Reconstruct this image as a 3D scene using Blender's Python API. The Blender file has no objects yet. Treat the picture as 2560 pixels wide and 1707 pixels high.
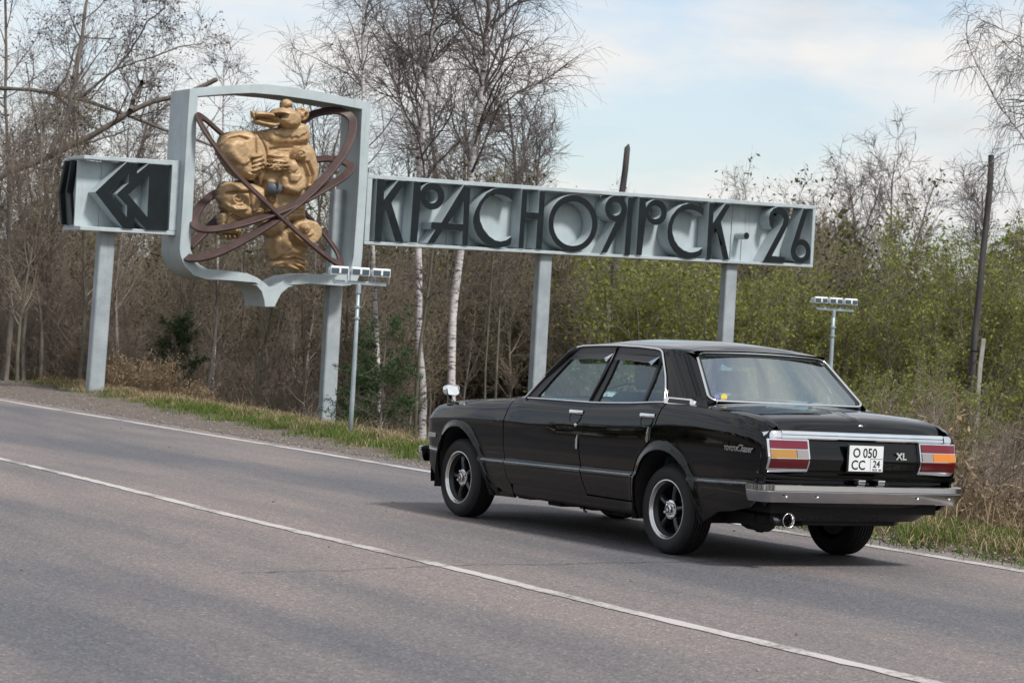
import bpy, bmesh, math, random
import numpy as np
from mathutils import Matrix, Vector
from mathutils.geometry import tessellate_polygon

# ------------------------------------------------------------------ camera, sky, sun, exposure
SC = bpy.context.scene
COL = SC.collection
PHI = 0.5501          # heading of the car and of the sign's normal, left of the view axis
PHR = 0.4975          # heading of the road
CAM_H = 1.3116
cd = bpy.data.cameras.new('camera'); cam = bpy.data.objects.new('camera', cd); COL.objects.link(cam)
cd.lens = 84.75; cd.sensor_width = 36.0; cd.sensor_fit = 'HORIZONTAL'; cd.clip_start = 0.1; cd.clip_end = 3000
_r, _p = 0.05585, -0.00047
_f = Vector((0, math.cos(_p), math.sin(_p))); _u = Vector((0, -math.sin(_p), math.cos(_p))); _x = Vector((1, 0, 0))
_X = _x*math.cos(_r) + _u*math.sin(_r); _Y = -_x*math.sin(_r) + _u*math.cos(_r)
cam.matrix_world = Matrix(((_X.x, _Y.x, -_f.x, 0), (_X.y, _Y.y, -_f.y, 0), (_X.z, _Y.z, -_f.z, CAM_H), (0, 0, 0, 1)))
cd.dof.use_dof = True; cd.dof.focus_distance = 17.0; cd.dof.aperture_fstop = 9.0
SC.camera = cam
SC.view_settings.view_transform = 'Standard'; SC.view_settings.look = 'None'
SC.view_settings.exposure = 0.34; SC.view_settings.gamma = 1.0
SC.render.film_transparent = False
try:
    SC.cycles.max_bounces = 6; SC.cycles.diffuse_bounces = 2; SC.cycles.glossy_bounces = 3; SC.cycles.transparent_max_bounces = 12; SC.cycles.caustics_reflective = False
    SC.cycles.use_denoising = True
except Exception: pass

SUN_EL, SUN_AZ = math.radians(50), math.radians(136)     # azimuth clockwise from +Y: behind the camera, to the right
wd = bpy.data.worlds.new('World'); SC.world = wd; wd.use_nodes = True
nt = wd.node_tree; nt.nodes.clear()
def N(t, **k):
    n = nt.nodes.new(t)
    for a, b in k.items(): setattr(n, a, b)
    return n
def LK(a, b): nt.links.new(a, b)
out = N('ShaderNodeOutputWorld'); bgs = N('ShaderNodeBackground'); bgc = N('ShaderNodeBackground'); mx = N('ShaderNodeMixShader')
sky = N('ShaderNodeTexSky', sky_type='NISHITA'); sky.sun_disc = False; sky.sun_elevation = SUN_EL; sky.sun_rotation = SUN_AZ
sky.air_density = 1.0; sky.dust_density = 1.6; sky.ozone_density = 2.0
bgs.inputs[1].default_value = 0.14; LK(sky.outputs[0], bgs.inputs[0])
tc = N('ShaderNodeTexCoord'); mp = N('ShaderNodeMapping'); LK(tc.outputs['Generated'], mp.inputs[0])
mp.inputs['Location'].default_value = (1.37, 0.4, 0.21); mp.inputs['Scale'].default_value = (1, 1, 3.1)
wn = N('ShaderNodeTexNoise'); wn.inputs['Scale'].default_value = 6.0; wn.inputs['Detail'].default_value = 9; wn.inputs['Roughness'].default_value = 0.56
LK(mp.outputs[0], wn.inputs['Vector'])
cr = N('ShaderNodeValToRGB'); cr.color_ramp.elements[0].position = 0.38; cr.color_ramp.elements[0].color = (.30, .30, .30, 1); cr.color_ramp.elements[1].position = 0.56
LK(wn.outputs[0], cr.inputs[0])
# cloud shading: thick undersides a little greyer than the lit tops
mp2 = N('ShaderNodeMapping'); mp2.inputs['Location'].default_value = (1.37, 0.4, 0.30); mp2.inputs['Scale'].default_value = (1, 1, 3.1); LK(tc.outputs['Generated'], mp2.inputs[0])
wn2 = N('ShaderNodeTexNoise'); wn2.inputs['Scale'].default_value = 6.0; wn2.inputs['Detail'].default_value = 6; LK(mp2.outputs[0], wn2.inputs['Vector'])
cr2 = N('ShaderNodeValToRGB'); e = cr2.color_ramp.elements
e[0].position = 0.48; e[0].color = (1.0, 0.985, 0.965, 1); e[1].position = 0.66; e[1].color = (0.72, 0.78, 0.83, 1)
LK(wn2.outputs[0], cr2.inputs[0]); LK(cr2.outputs[0], bgc.inputs[0]); bgc.inputs[1].default_value = 0.72
LK(cr.outputs[0], mx.inputs[0]); LK(bgs.outputs[0], mx.inputs[1]); LK(bgc.outputs[0], mx.inputs[2]); LK(mx.outputs[0], out.inputs[0])

sl = bpy.data.lights.new('sun', 'SUN'); sl.energy = 3.1; sl.angle = math.radians(9); sl.color = (1.0, 0.955, 0.9)
so_ = bpy.data.objects.new('sun', sl); COL.objects.link(so_)
sdir = Vector((math.sin(SUN_AZ)*math.cos(SUN_EL), math.cos(SUN_AZ)*math.cos(SUN_EL), math.sin(SUN_EL)))
so_.rotation_euler = sdir.to_track_quat('Z', 'Y').to_euler()

# ------------------------------------------------------------------ helpers
def tag(o, label=None, cat=None, group=None, kind=None):
    if label: o['label'] = label
    if cat: o['category'] = cat
    if group: o['group'] = group
    if kind: o['kind'] = kind
    return o
def empty(name, loc=(0, 0, 0), rz=0.0, parent=None):
    o = bpy.data.objects.new(name, None); COL.objects.link(o); o.location = loc; o.rotation_euler = (0, 0, rz); o.empty_display_size = 0.1
    if parent: o.parent = parent
    return o
def link(name, me, parent=None):
    o = bpy.data.objects.new(name, me); COL.objects.link(o)
    if parent: o.parent = parent
    return o
def mesh(name, verts, faces, mats, parent=None, smooth=False, fmat=None, attr=None, angle=None):
    me = bpy.data.meshes.new(name)
    v = np.asarray(verts, dtype=np.float32)
    if isinstance(faces, np.ndarray):
        k = faces.shape[1]
        me.vertices.add(len(v)); me.vertices.foreach_set('co', v.ravel())
        me.loops.add(faces.size); me.loops.foreach_set('vertex_index', faces.astype(np.int32).ravel())
        me.polygons.add(len(faces)); me.polygons.foreach_set('loop_start', np.arange(len(faces), dtype=np.int32)*k)
        me.update(calc_edges=True)
    else:
        me.from_pydata([tuple(map(float, q)) for q in v], [], [tuple(int(i) for i in f) for f in faces]); me.update()
    for m in (mats if isinstance(mats, (list, tuple)) else [mats]): me.materials.append(m)
    if fmat is not None: me.polygons.foreach_set('material_index', np.asarray(fmat, dtype=np.int32))
    if smooth: me.polygons.foreach_set('use_smooth', np.ones(len(me.polygons), dtype=bool))
    if angle is not None:
        try: me.set_sharp_from_angle(angle=math.radians(angle))
        except Exception: pass
    if attr is not None:
        a = me.attributes.new('shade', 'FLOAT', 'POINT'); a.data.foreach_set('value', np.asarray(attr, dtype=np.float32))
    return link(name, me, parent)
class MB:
    """collects pieces of one mesh"""
    def __init__(s): s.v = []; s.f = []; s.m = []
    def add(s, v, f, m=0):
        b = len(s.v); s.v += [tuple(q) for q in v]; s.f += [tuple(i+b for i in g) for g in f]; s.m += [m]*len(f); return s
    def box(s, x0, x1, y0, y1, z0, z1, m=0):
        v = [(x, y, z) for z in (z0, z1) for y in (y0, y1) for x in (x0, x1)]
        return s.add(v, [(0, 2, 3, 1), (4, 5, 7, 6), (0, 1, 5, 4), (2, 6, 7, 3), (0, 4, 6, 2), (1, 3, 7, 5)], m)
    def prism(s, poly, a, b, fn, holes=(), mf=0, ms=0):
        """poly in 2D; fn(p, q, depth) -> 3D ; caps at depth a and b"""
        rings = [list(poly)] + [list(h) for h in holes]
        flat = [q for r in rings for q in r]; n = len(flat)
        tri = tessellate_polygon([[Vector((q[0], q[1], 0)) for q in r] for r in rings])
        va = [fn(q[0], q[1], a) for q in flat]; vb = [fn(q[0], q[1], b) for q in flat]
        base = len(s.v); s.v += va + vb
        for t in tri:
            s.f.append(tuple(base+i for i in t)); s.m.append(ms)
            s.f.append(tuple(base+n+i for i in reversed(t))); s.m.append(mf)
        o = 0
        for r in rings:
            k = len(r)
            for i in range(k):
                j = (i+1) % k
                s.f.append((base+o+i, base+o+j, base+n+o+j, base+n+o+i)); s.m.append(ms)
            o += k
        return s
    def tube(s, pts, rad, k=6, closed=False, caps=True, m=0):
        P = np.array(pts, float); n = len(P); R = np.full(n, rad) if np.isscalar(rad) else np.array(rad, float)
        T = np.roll(P, -1, 0)-np.roll(P, 1, 0) if closed else np.gradient(P, axis=0)
        T /= np.linalg.norm(T, axis=1)[:, None]+1e-9
        up = np.array([0, 0, 1.]);  v = []
        if abs(T.mean(0)[2]) > .8*np.linalg.norm(T.mean(0)): up = np.array([1., 0, 0])
        for i in range(n):
            a = np.cross(T[i], up); a /= np.linalg.norm(a)+1e-9; b = np.cross(a, T[i])
            for j in range(k):
                t = 2*math.pi*(j+.5)/k; v.append(P[i]+R[i]*(a*math.cos(t)+b*math.sin(t)))
        f = []
        for i in range(n if closed else n-1):
            i2 = (i+1) % n
            for j in range(k):
                j2 = (j+1) % k; f.append((i*k+j, i*k+j2, i2*k+j2, i2*k+j))
        if caps and not closed: f += [tuple(range(k))[::-1], tuple((n-1)*k+j for j in range(k))]
        return s.add(v, f, m)
    def grid(s, P, m=0, flip=False):
        P = np.array(P, float); n, k = P.shape[:2]
        f = [(i*k+j, i*k+j+1, (i+1)*k+j+1, (i+1)*k+j) for i in range(n-1) for j in range(k-1)]
        if flip: f = [g[::-1] for g in f]
        return s.add(P.reshape(-1, 3), f, m)
    def lathe(s, prof, fn, k=32, m=0, closed=True):
        """prof [(r, a)] revolved; fn(r*cos, r*sin, a)->3D"""
        v = [fn(r*math.cos(2*math.pi*j/k), r*math.sin(2*math.pi*j/k), a) for r, a in prof for j in range(k)]
        n = len(prof)
        f = [(i*k+j, i*k+(j+1) % k, (i+1)*k+(j+1) % k, (i+1)*k+j) for i in range(n-1) for j in range(k)]
        return s.add(v, f, m)
    def build(s, name, mats, parent=None, smooth=False, bevel=0, angle=None, fix=True, segs=2):
        bm = bmesh.new()
        for q in s.v: bm.verts.new(q)
        bm.verts.ensure_lookup_table()
        for g, mi in zip(s.f, s.m):
            try:
                fc = bm.faces.new([bm.verts[i] for i in g]); fc.material_index = mi
            except ValueError: pass
        if fix: bmesh.ops.recalc_face_normals(bm, faces=bm.faces)
        me = bpy.data.meshes.new(name); bm.to_mesh(me); bm.free()
        for q in (mats if isinstance(mats, (list, tuple)) else [mats]): me.materials.append(q)
        if smooth or angle is not None: me.polygons.foreach_set('use_smooth', np.ones(len(me.polygons), dtype=bool))
        if angle is not None: me.set_sharp_from_angle(angle=math.radians(angle))
        o = link(name, me, parent)
        if bevel:
            b = o.modifiers.new('bevel', 'BEVEL'); b.width = bevel; b.segments = segs; b.limit_method = 'ANGLE'; b.angle_limit = math.radians(35)
        return o

def mat(name, col, rough=0.6, metal=0.0, var=0.0, vscale=6.0, bump=0.0, bscale=60.0, coat=0.0, col2=None, spec=0.5, stretch=None, dirt=None):
    """procedural Principled material: base colour broken up by noise, with fine relief"""
    m = bpy.data.materials.new(name); m.use_nodes = True; t = m.node_tree; b = t.nodes['Principled BSDF']
    b.inputs['Roughness'].default_value = rough; b.inputs['Metallic'].default_value = metal
    b.inputs['Specular IOR Level'].default_value = spec
    if coat: b.inputs['Coat Weight'].default_value = coat; b.inputs['Coat Roughness'].default_value = 0.03
    c = t.nodes.new('ShaderNodeTexCoord'); mp_ = t.nodes.new('ShaderNodeMapping'); t.links.new(c.outputs['Object'], mp_.inputs[0])
    if stretch: mp_.inputs['Scale'].default_value = stretch
    if var or col2:
        n = t.nodes.new('ShaderNodeTexNoise'); n.inputs['Scale'].default_value = vscale; n.inputs['Detail'].default_value = 8; n.inputs['Roughness'].default_value = .62
        t.links.new(mp_.outputs[0], n.inputs['Vector'])
        r = t.nodes.new('ShaderNodeValToRGB'); t.links.new(n.outputs[0], r.inputs[0])
        c2 = col2 if col2 else tuple(min(1, x*(1+var)) for x in col)
        c1 = col if col2 else tuple(x*(1-var) for x in col)
        r.color_ramp.elements[0].position = .36; r.color_ramp.elements[1].position = .66
        r.color_ramp.elements[0].color = (*c1, 1); r.color_ramp.elements[1].color = (*c2, 1)
        t.links.new(r.outputs[0], b.inputs['Base Color'])
        rr = t.nodes.new('ShaderNodeMapRange'); rr.inputs[3].default_value = max(0, rough-.08); rr.inputs[4].default_value = min(1, rough+.1)
        t.links.new(n.outputs[0], rr.inputs[0]); t.links.new(rr.outputs[0], b.inputs['Roughness'])
    else: b.inputs['Base Color'].default_value = (*col, 1)
    if bump:
        n2 = t.nodes.new('ShaderNodeTexNoise'); n2.inputs['Scale'].default_value = bscale; n2.inputs['Detail'].default_value = 5
        t.links.new(mp_.outputs[0], n2.inputs['Vector'])
        bp = t.nodes.new('ShaderNodeBump'); bp.inputs['Strength'].default_value = bump; bp.inputs['Distance'].default_value = .02
        t.links.new(n2.outputs[0], bp.inputs['Height']); t.links.new(bp.outputs[0], b.inputs['Normal'])
    return m
def ramp_attr_mat(name, cols, rough=.75, trans=0.0):
    """colour picked per blade / leaf by its own 'shade' value"""
    m = bpy.data.materials.new(name); m.use_nodes = True; t = m.node_tree; b = t.nodes['Principled BSDF']
    a = t.nodes.new('ShaderNodeAttribute'); a.attribute_name = 'shade'
    r = t.nodes.new('ShaderNodeValToRGB'); t.links.new(a.outputs['Fac'], r.inputs[0])
    el = r.color_ramp.elements
    while len(el) < len(cols): el.new(.5)
    for i, q in enumerate(cols): el[i].position = i/(len(cols)-1); el[i].color = (*q, 1)
    t.links.new(r.outputs[0], b.inputs['Base Color']); b.inputs['Roughness'].default_value = rough
    b.inputs['Specular IOR Level'].default_value = .2
    if trans:
        tl = t.nodes.new('ShaderNodeBsdfTranslucent'); t.links.new(r.outputs[0], tl.inputs[0]); ms_ = t.nodes.new('ShaderNodeMixShader'); ms_.inputs[0].default_value = trans
        t.links.new(b.outputs[0], ms_.inputs[1]); t.links.new(tl.outputs[0], ms_.inputs[2]); t.links.new(ms_.outputs[0], t.nodes['Material Output'].inputs[0])
    return m

# ------------------------------------------------------------------ ground, road
RS = np.array([-math.sin(PHR), math.cos(PHR)]); RT = np.array([math.cos(PHR), math.sin(PHR)])   # along / across the road
def st2w(s, t): return s*RS[0]+t*RT[0], s*RS[1]+t*RT[1]
def w2st(x, y): return x*RS[0]+y*RS[1], x*RT[0]+y*RT[1]
def road_edge(s): return 10.46 + 0.0*s           # painted edge line (centre of the stroke)
def crest(s): return road_edge(s) + np.interp(s, [5, 14, 24, 29, 35, 42, 50, 60], [.95, .95, 1.65, 2.35, 3.0, 3.8, 4.4, 5.0])
def _sm(a): a = np.clip(a, 0, 1); return a*a*(3-2*a)
def ground_z(s, t):
    s = np.asarray(s, float); t = np.asarray(t, float)
    e = road_edge(s)+.35; c = crest(s); d = t-c
    z = -.03*np.clip((t-e)/np.maximum(c-e, .1), 0, 1)+.0
    z = z + .06*_sm((d+.7)/.7)*(1-_sm(d/2.5)) - 1.5*_sm((d-.15)/5.0)
    z = z + 3.2*_sm((d-18)/60)
    w = _sm((t-e-.1)/.6)
    z = z + w*(.018*np.sin(s*3.1+t*1.7)+.012*np.sin(s*7.3-t*5.1)) + _sm(d/3)*(.10*np.sin(s*.9+1.3*t)+.06*np.sin(2.3*s-1.1*t+2))
    return z
def gz_xy(x, y): s, t = w2st(x, y); return float(ground_z(s, t))

def asphalt():
    m = bpy.data.materials.new('asphalt'); m.use_nodes = True; t = m.node_tree; b = t.nodes['Principled BSDF']; L = t.links.new
    def n(k, **a):
        q = t.nodes.new(k)
        for x, y in a.items(): setattr(q, x, y)
        return q
    c = n('ShaderNodeTexCoord'); sx = n('ShaderNodeSeparateXYZ'); L(c.outputs['Object'], sx.inputs[0])
    mp_ = n('ShaderNodeMapping'); mp_.inputs['Scale'].default_value = (1.0, .16, 1); L(c.outputs['Object'], mp_.inputs[0])
    n1 = n('ShaderNodeTexNoise'); n1.inputs['Scale'].default_value = .9; n1.inputs['Detail'].default_value = 6; n1.inputs['Roughness'].default_value = .6; L(mp_.outputs[0], n1.inputs['Vector'])
    # dust lying along the middle of the road and its edge, clean blue-grey wheel tracks between
    wp_ = n('ShaderNodeMath', operation='MULTIPLY_ADD'); L(n1.outputs[0], wp_.inputs[0]); wp_.inputs[1].default_value = .16; L(sx.outputs[0], wp_.inputs[2])
    dv = n('ShaderNodeMath', operation='DIVIDE'); L(wp_.outputs[0], dv.inputs[0]); dv.inputs[1].default_value = 12.0
    rd = n('ShaderNodeValToRGB'); L(dv.outputs[0], rd.inputs[0]); e = rd.color_ramp.elements
    for p_, v_ in ((.0, .35), (.22, .15), (.33, .2), (.42, .75), (.53, .95), (.60, .70), (.66, .25), (.72, .45), (.78, .2), (.84, .55), (.91, .9)):
        q = e.new(p_); q.color = (v_, v_, v_, 1)
    e.remove(e[len(e)-1])
    ad = n('ShaderNodeMath', operation='MULTIPLY_ADD'); L(rd.outputs[0], ad.inputs[0]); ad.inputs[1].default_value = .26; L(n1.outputs[0], ad.inputs[2])
    r1 = n('ShaderNodeValToRGB'); L(ad.outputs[0], r1.inputs[0]); e = r1.color_ramp.elements
    e[0].position = .48; e[0].color = (.100, .102, .113, 1); e[1].position = .80; e[1].color = (.198, .172, .162, 1)
    # stones in the asphalt
    vo = n('ShaderNodeTexVoronoi'); vo.inputs['Scale'].default_value = 85; L(c.outputs['Object'], vo.inputs['Vector'])
    hs = n('ShaderNodeSeparateColor'); L(vo.outputs['Color'], hs.inputs[0])
    r2 = n('ShaderNodeValToRGB'); L(hs.outputs[0], r2.inputs[0]); e = r2.color_ramp.elements
    e[0].position = 0; e[0].color = (.66, .67, .70, 1); e[1].position = .97; e[1].color = (1.30, 1.27, 1.24, 1)
    q = e.new(.985); q.color = (1.95, 1.9, 1.85, 1)
    n3 = n('ShaderNodeTexNoise'); n3.inputs['Scale'].default_value = 22; n3.inputs['Detail'].default_value = 6; n3.inputs['Roughness'].default_value = .75; L(c.outputs['Object'], n3.inputs['Vector'])
    r3 = n('ShaderNodeValToRGB'); L(n3.outputs[0], r3.inputs[0]); e = r3.color_ramp.elements
    e[0].position = .3; e[0].color = (.84, .84, .85, 1); e[1].position = .7; e[1].color = (1.12, 1.12, 1.12, 1)
    m1 = n('ShaderNodeMix', data_type='RGBA', blend_type='MULTIPLY'); m1.inputs[0].default_value = 1; L(r1.outputs[0], m1.inputs[6]); L(r2.outputs[0], m1.inputs[7])
    m2 = n('ShaderNodeMix', data_type='RGBA', blend_type='MULTIPLY'); m2.inputs[0].default_value = 1; L(m1.outputs[2], m2.inputs[6]); L(r3.outputs[0], m2.inputs[7])
    L(m2.outputs[2], b.inputs['Base Color']); b.inputs['Roughness'].default_value = .82; b.inputs['Specular IOR Level'].default_value = .35
    bp = n('ShaderNodeBump'); bp.inputs['Strength'].default_value = .55; bp.inputs['Distance'].default_value = .006
    L(vo.outputs['Distance'], bp.inputs['Height']); L(bp.outputs[0], b.inputs['Normal'])
    return m
def paint_line():
    """worn road paint: flecks of the asphalt show through"""
    m = bpy.data.materials.new('road_paint'); m.use_nodes = True; t = m.node_tree; b = t.nodes['Principled BSDF']; L = t.links.new
    c = t.nodes.new('ShaderNodeTexCoord')
    n1 = t.nodes.new('ShaderNodeTexNoise'); n1.inputs['Scale'].default_value = 26; n1.inputs['Detail'].default_value = 8; n1.inputs['Roughness'].default_value = .78; L(c.outputs['Object'], n1.inputs['Vector'])
    n2 = t.nodes.new('ShaderNodeTexNoise'); n2.inputs['Scale'].default_value = 1.3; n2.inputs['Detail'].default_value = 5; L(c.outputs['Object'], n2.inputs['Vector'])
    ad = t.nodes.new('ShaderNodeMath'); ad.operation = 'ADD'; L(n1.outputs[0], ad.inputs[0]); L(n2.outputs[0], ad.inputs[1])
    r = t.nodes.new('ShaderNodeValToRGB'); L(ad.outputs[0], r.inputs[0]); e = r.color_ramp.elements
    e[0].position = .86; e[0].color = (.19, .175, .165, 1); e[1].position = 1.12; e[1].color = (.44, .42, .41, 1)
    L(r.outputs[0], b.inputs['Base Color']); b.inputs['Roughness'].default_value = .75
    return m
M_ASPH = asphalt(); M_LINE = paint_line()
road = empty('tmp'); bpy.data.objects.remove(road)
ys = np.concatenate([np.linspace(-60, 60, 61), np.linspace(65, 400, 30)])
xs = np.linspace(-6, 10.85, 24)
V = np.array([(x, y, 0.0) for y in ys for x in xs]); nx = len(xs)
F = np.array([(j*nx+i, j*nx+i+1, (j+1)*nx+i+1, (j+1)*nx+i) for j in range(len(ys)-1) for i in range(nx-1)])
rng = np.random.default_rng(3)
V[(np.arange(len(V)) % nx) == nx-1, 0] += rng.normal(0, .05, len(ys))
road = mesh('road', V, F, M_ASPH); road.rotation_euler = (0, 0, PHR); tag(road, kind='structure')
def strip(name, x0, w, z, y0=-30, y1=200, wob=.006, step=.12, seed=0, m=M_LINE, ragged=0.):
    r = np.random.default_rng(seed); yy = np.concatenate([np.arange(y0, 60, step), np.arange(60, y1, 2.)])
    c = x0 + .02*np.sin(yy*.35)+.012*np.sin(yy*1.1)
    a = c-w/2+r.normal(0, wob, len(yy)); b = c+w/2+r.normal(0, wob, len(yy))
    v = np.empty((len(yy)*2, 3)); v[0::2, 0] = a; v[1::2, 0] = b; v[0::2, 1] = yy; v[1::2, 1] = yy; v[:, 2] = z
    n_ = len(yy); f = np.array([(2*i, 2*i+1, 2*i+3, 2*i+2) for i in range(n_-1)])
    o = mesh(name, v, f, m); o.rotation_euler = (0, 0, PHR); tag(o, kind='structure'); return o
strip('edge_line', 10.46, .13, .004, seed=1)
strip('centre_line', 6.31, .105, .004, seed=2)
# a thin crack across the lane
M_CRACK = mat('crack_tar', (.03, .03, .032), .9)
r = np.random.default_rng(9); tt_ = np.linspace(4.9, 8.6, 60); cs = 11.92+.23*(tt_-5.0)+ np.cumsum(r.normal(0, .016, 60)); wd_ = np.clip(r.normal(.0045, .002, 60), .0015, .009)
v = [(a, b-w_, .0045) for a, b, w_ in zip(tt_, cs, wd_)]+[(a, b+w_, .0045) for a, b, w_ in zip(tt_, cs, wd_)]
o = mesh('road_crack', v, [(i, i+1, 61+i, 60+i) for i in range(59)], M_CRACK, road)

def ground_mat():
    m = bpy.data.materials.new('verge_soil'); m.use_nodes = True; t = m.node_tree; b = t.nodes['Principled BSDF']; L = t.links.new
    c = t.nodes.new('ShaderNodeTexCoord'); at = t.nodes.new('ShaderNodeAttribute'); at.attribute_name = 'shade'
    def noise(s, d=6, r=.6):
        q = t.nodes.new('ShaderNodeTexNoise'); q.inputs['Scale'].default_value = s; q.inputs['Detail'].default_value = d; q.inputs['Roughness'].default_value = r; L(c.outputs['Object'], q.inputs['Vector']); return q
    def ramp(src, stops):
        q = t.nodes.new('ShaderNodeValToRGB'); L(src, q.inputs[0]); el = q.color_ramp.elements
        while len(el) < len(stops): el.new(.5)
        for i, (p_, col) in enumerate(stops): el[i].position = p_; el[i].color = (*col, 1)
        return q
    g = ramp(noise(34, 8, .8).outputs[0], [(.30, (.075, .062, .053)), (.5, (.140, .118, .103)), (.68, (.22, .195, .175))])   # gravel
    s_ = ramp(noise(5, 8, .75).outputs[0], [(.32, (.045, .034, .024)), (.5, (.11, .082, .052)), (.68, (.20, .155, .095))])   # litter and dead grass
    mx_ = t.nodes.new('ShaderNodeMix'); mx_.data_type = 'RGBA'; nn = noise(2.2, 6)
    ad = t.nodes.new('ShaderNodeMath'); ad.operation = 'MULTIPLY_ADD'; L(nn.outputs[0], ad.inputs[0]); ad.inputs[1].default_value = .7; L(at.outputs['Fac'], ad.inputs[2])
    rr = ramp(ad.outputs[0], [(.62, (0, 0, 0)), (.86, (1, 1, 1))]); L(rr.outputs[0], mx_.inputs[0]); L(g.outputs[0], mx_.inputs[6]); L(s_.outputs[0], mx_.inputs[7])
    L(mx_.outputs[2], b.inputs['Base Color']); b.inputs['Roughness'].default_value = .95; b.inputs['Specular IOR Level'].default_value = .15
    bp = t.nodes.new('ShaderNodeBump'); bp.inputs['Strength'].default_value = .8; bp.inputs['Distance'].default_value = .02; L(noise(40, 6, .7).outputs[0], bp.inputs['Height']); L(bp.outputs[0], b.inputs['Normal'])
    return m
M_GROUND = ground_mat()
ss = np.concatenate([np.linspace(-40, 2, 15), np.arange(2.5, 60, .3), np.linspace(61, 140, 50), np.linspace(150, 900, 16)])
dd = np.concatenate([np.array([-.40, -.2, -.05]), np.arange(.0, 9, .18), np.linspace(9.4, 40, 50), np.linspace(42, 130, 36), np.linspace(150, 900, 14)])
S_, D_ = np.meshgrid(ss, dd, indexing='ij'); T_ = road_edge(S_)+.40+D_
Z_ = ground_z(S_, T_); Z_ = np.where(D_ < 0, -.03+D_*.15, Z_+.002)
Z_ = np.where(D_ < .01, np.minimum(Z_, -.012), Z_)
V = np.stack([T_, S_, Z_], -1).reshape(-1, 3); k = len(dd)
F = (np.arange(len(ss)-1)[:, None]*k+np.arange(k-1)[None]).reshape(-1); F = np.stack([F, F+1, F+k+1, F+k], 1)
sh = np.clip((T_-crest(S_)+1.0)/1.4, 0, 1).reshape(-1)
ground = mesh('ground', V, F, M_GROUND, smooth=True, attr=sh); ground.rotation_euler = (0, 0, PHR); tag(ground, kind='structure')
# land on the near side of the road, under and behind the camera
v = [(-6.0, -60, -.02), (-6.0, 400, -.02), (-300, 400, -.6), (-300, -60, -.6)]
o = mesh('near_verge', v, [(0, 1, 2, 3)], M_GROUND, attr=[1]*4); o.rotation_euler = (0, 0, PHR); tag(o, kind='structure')

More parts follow.
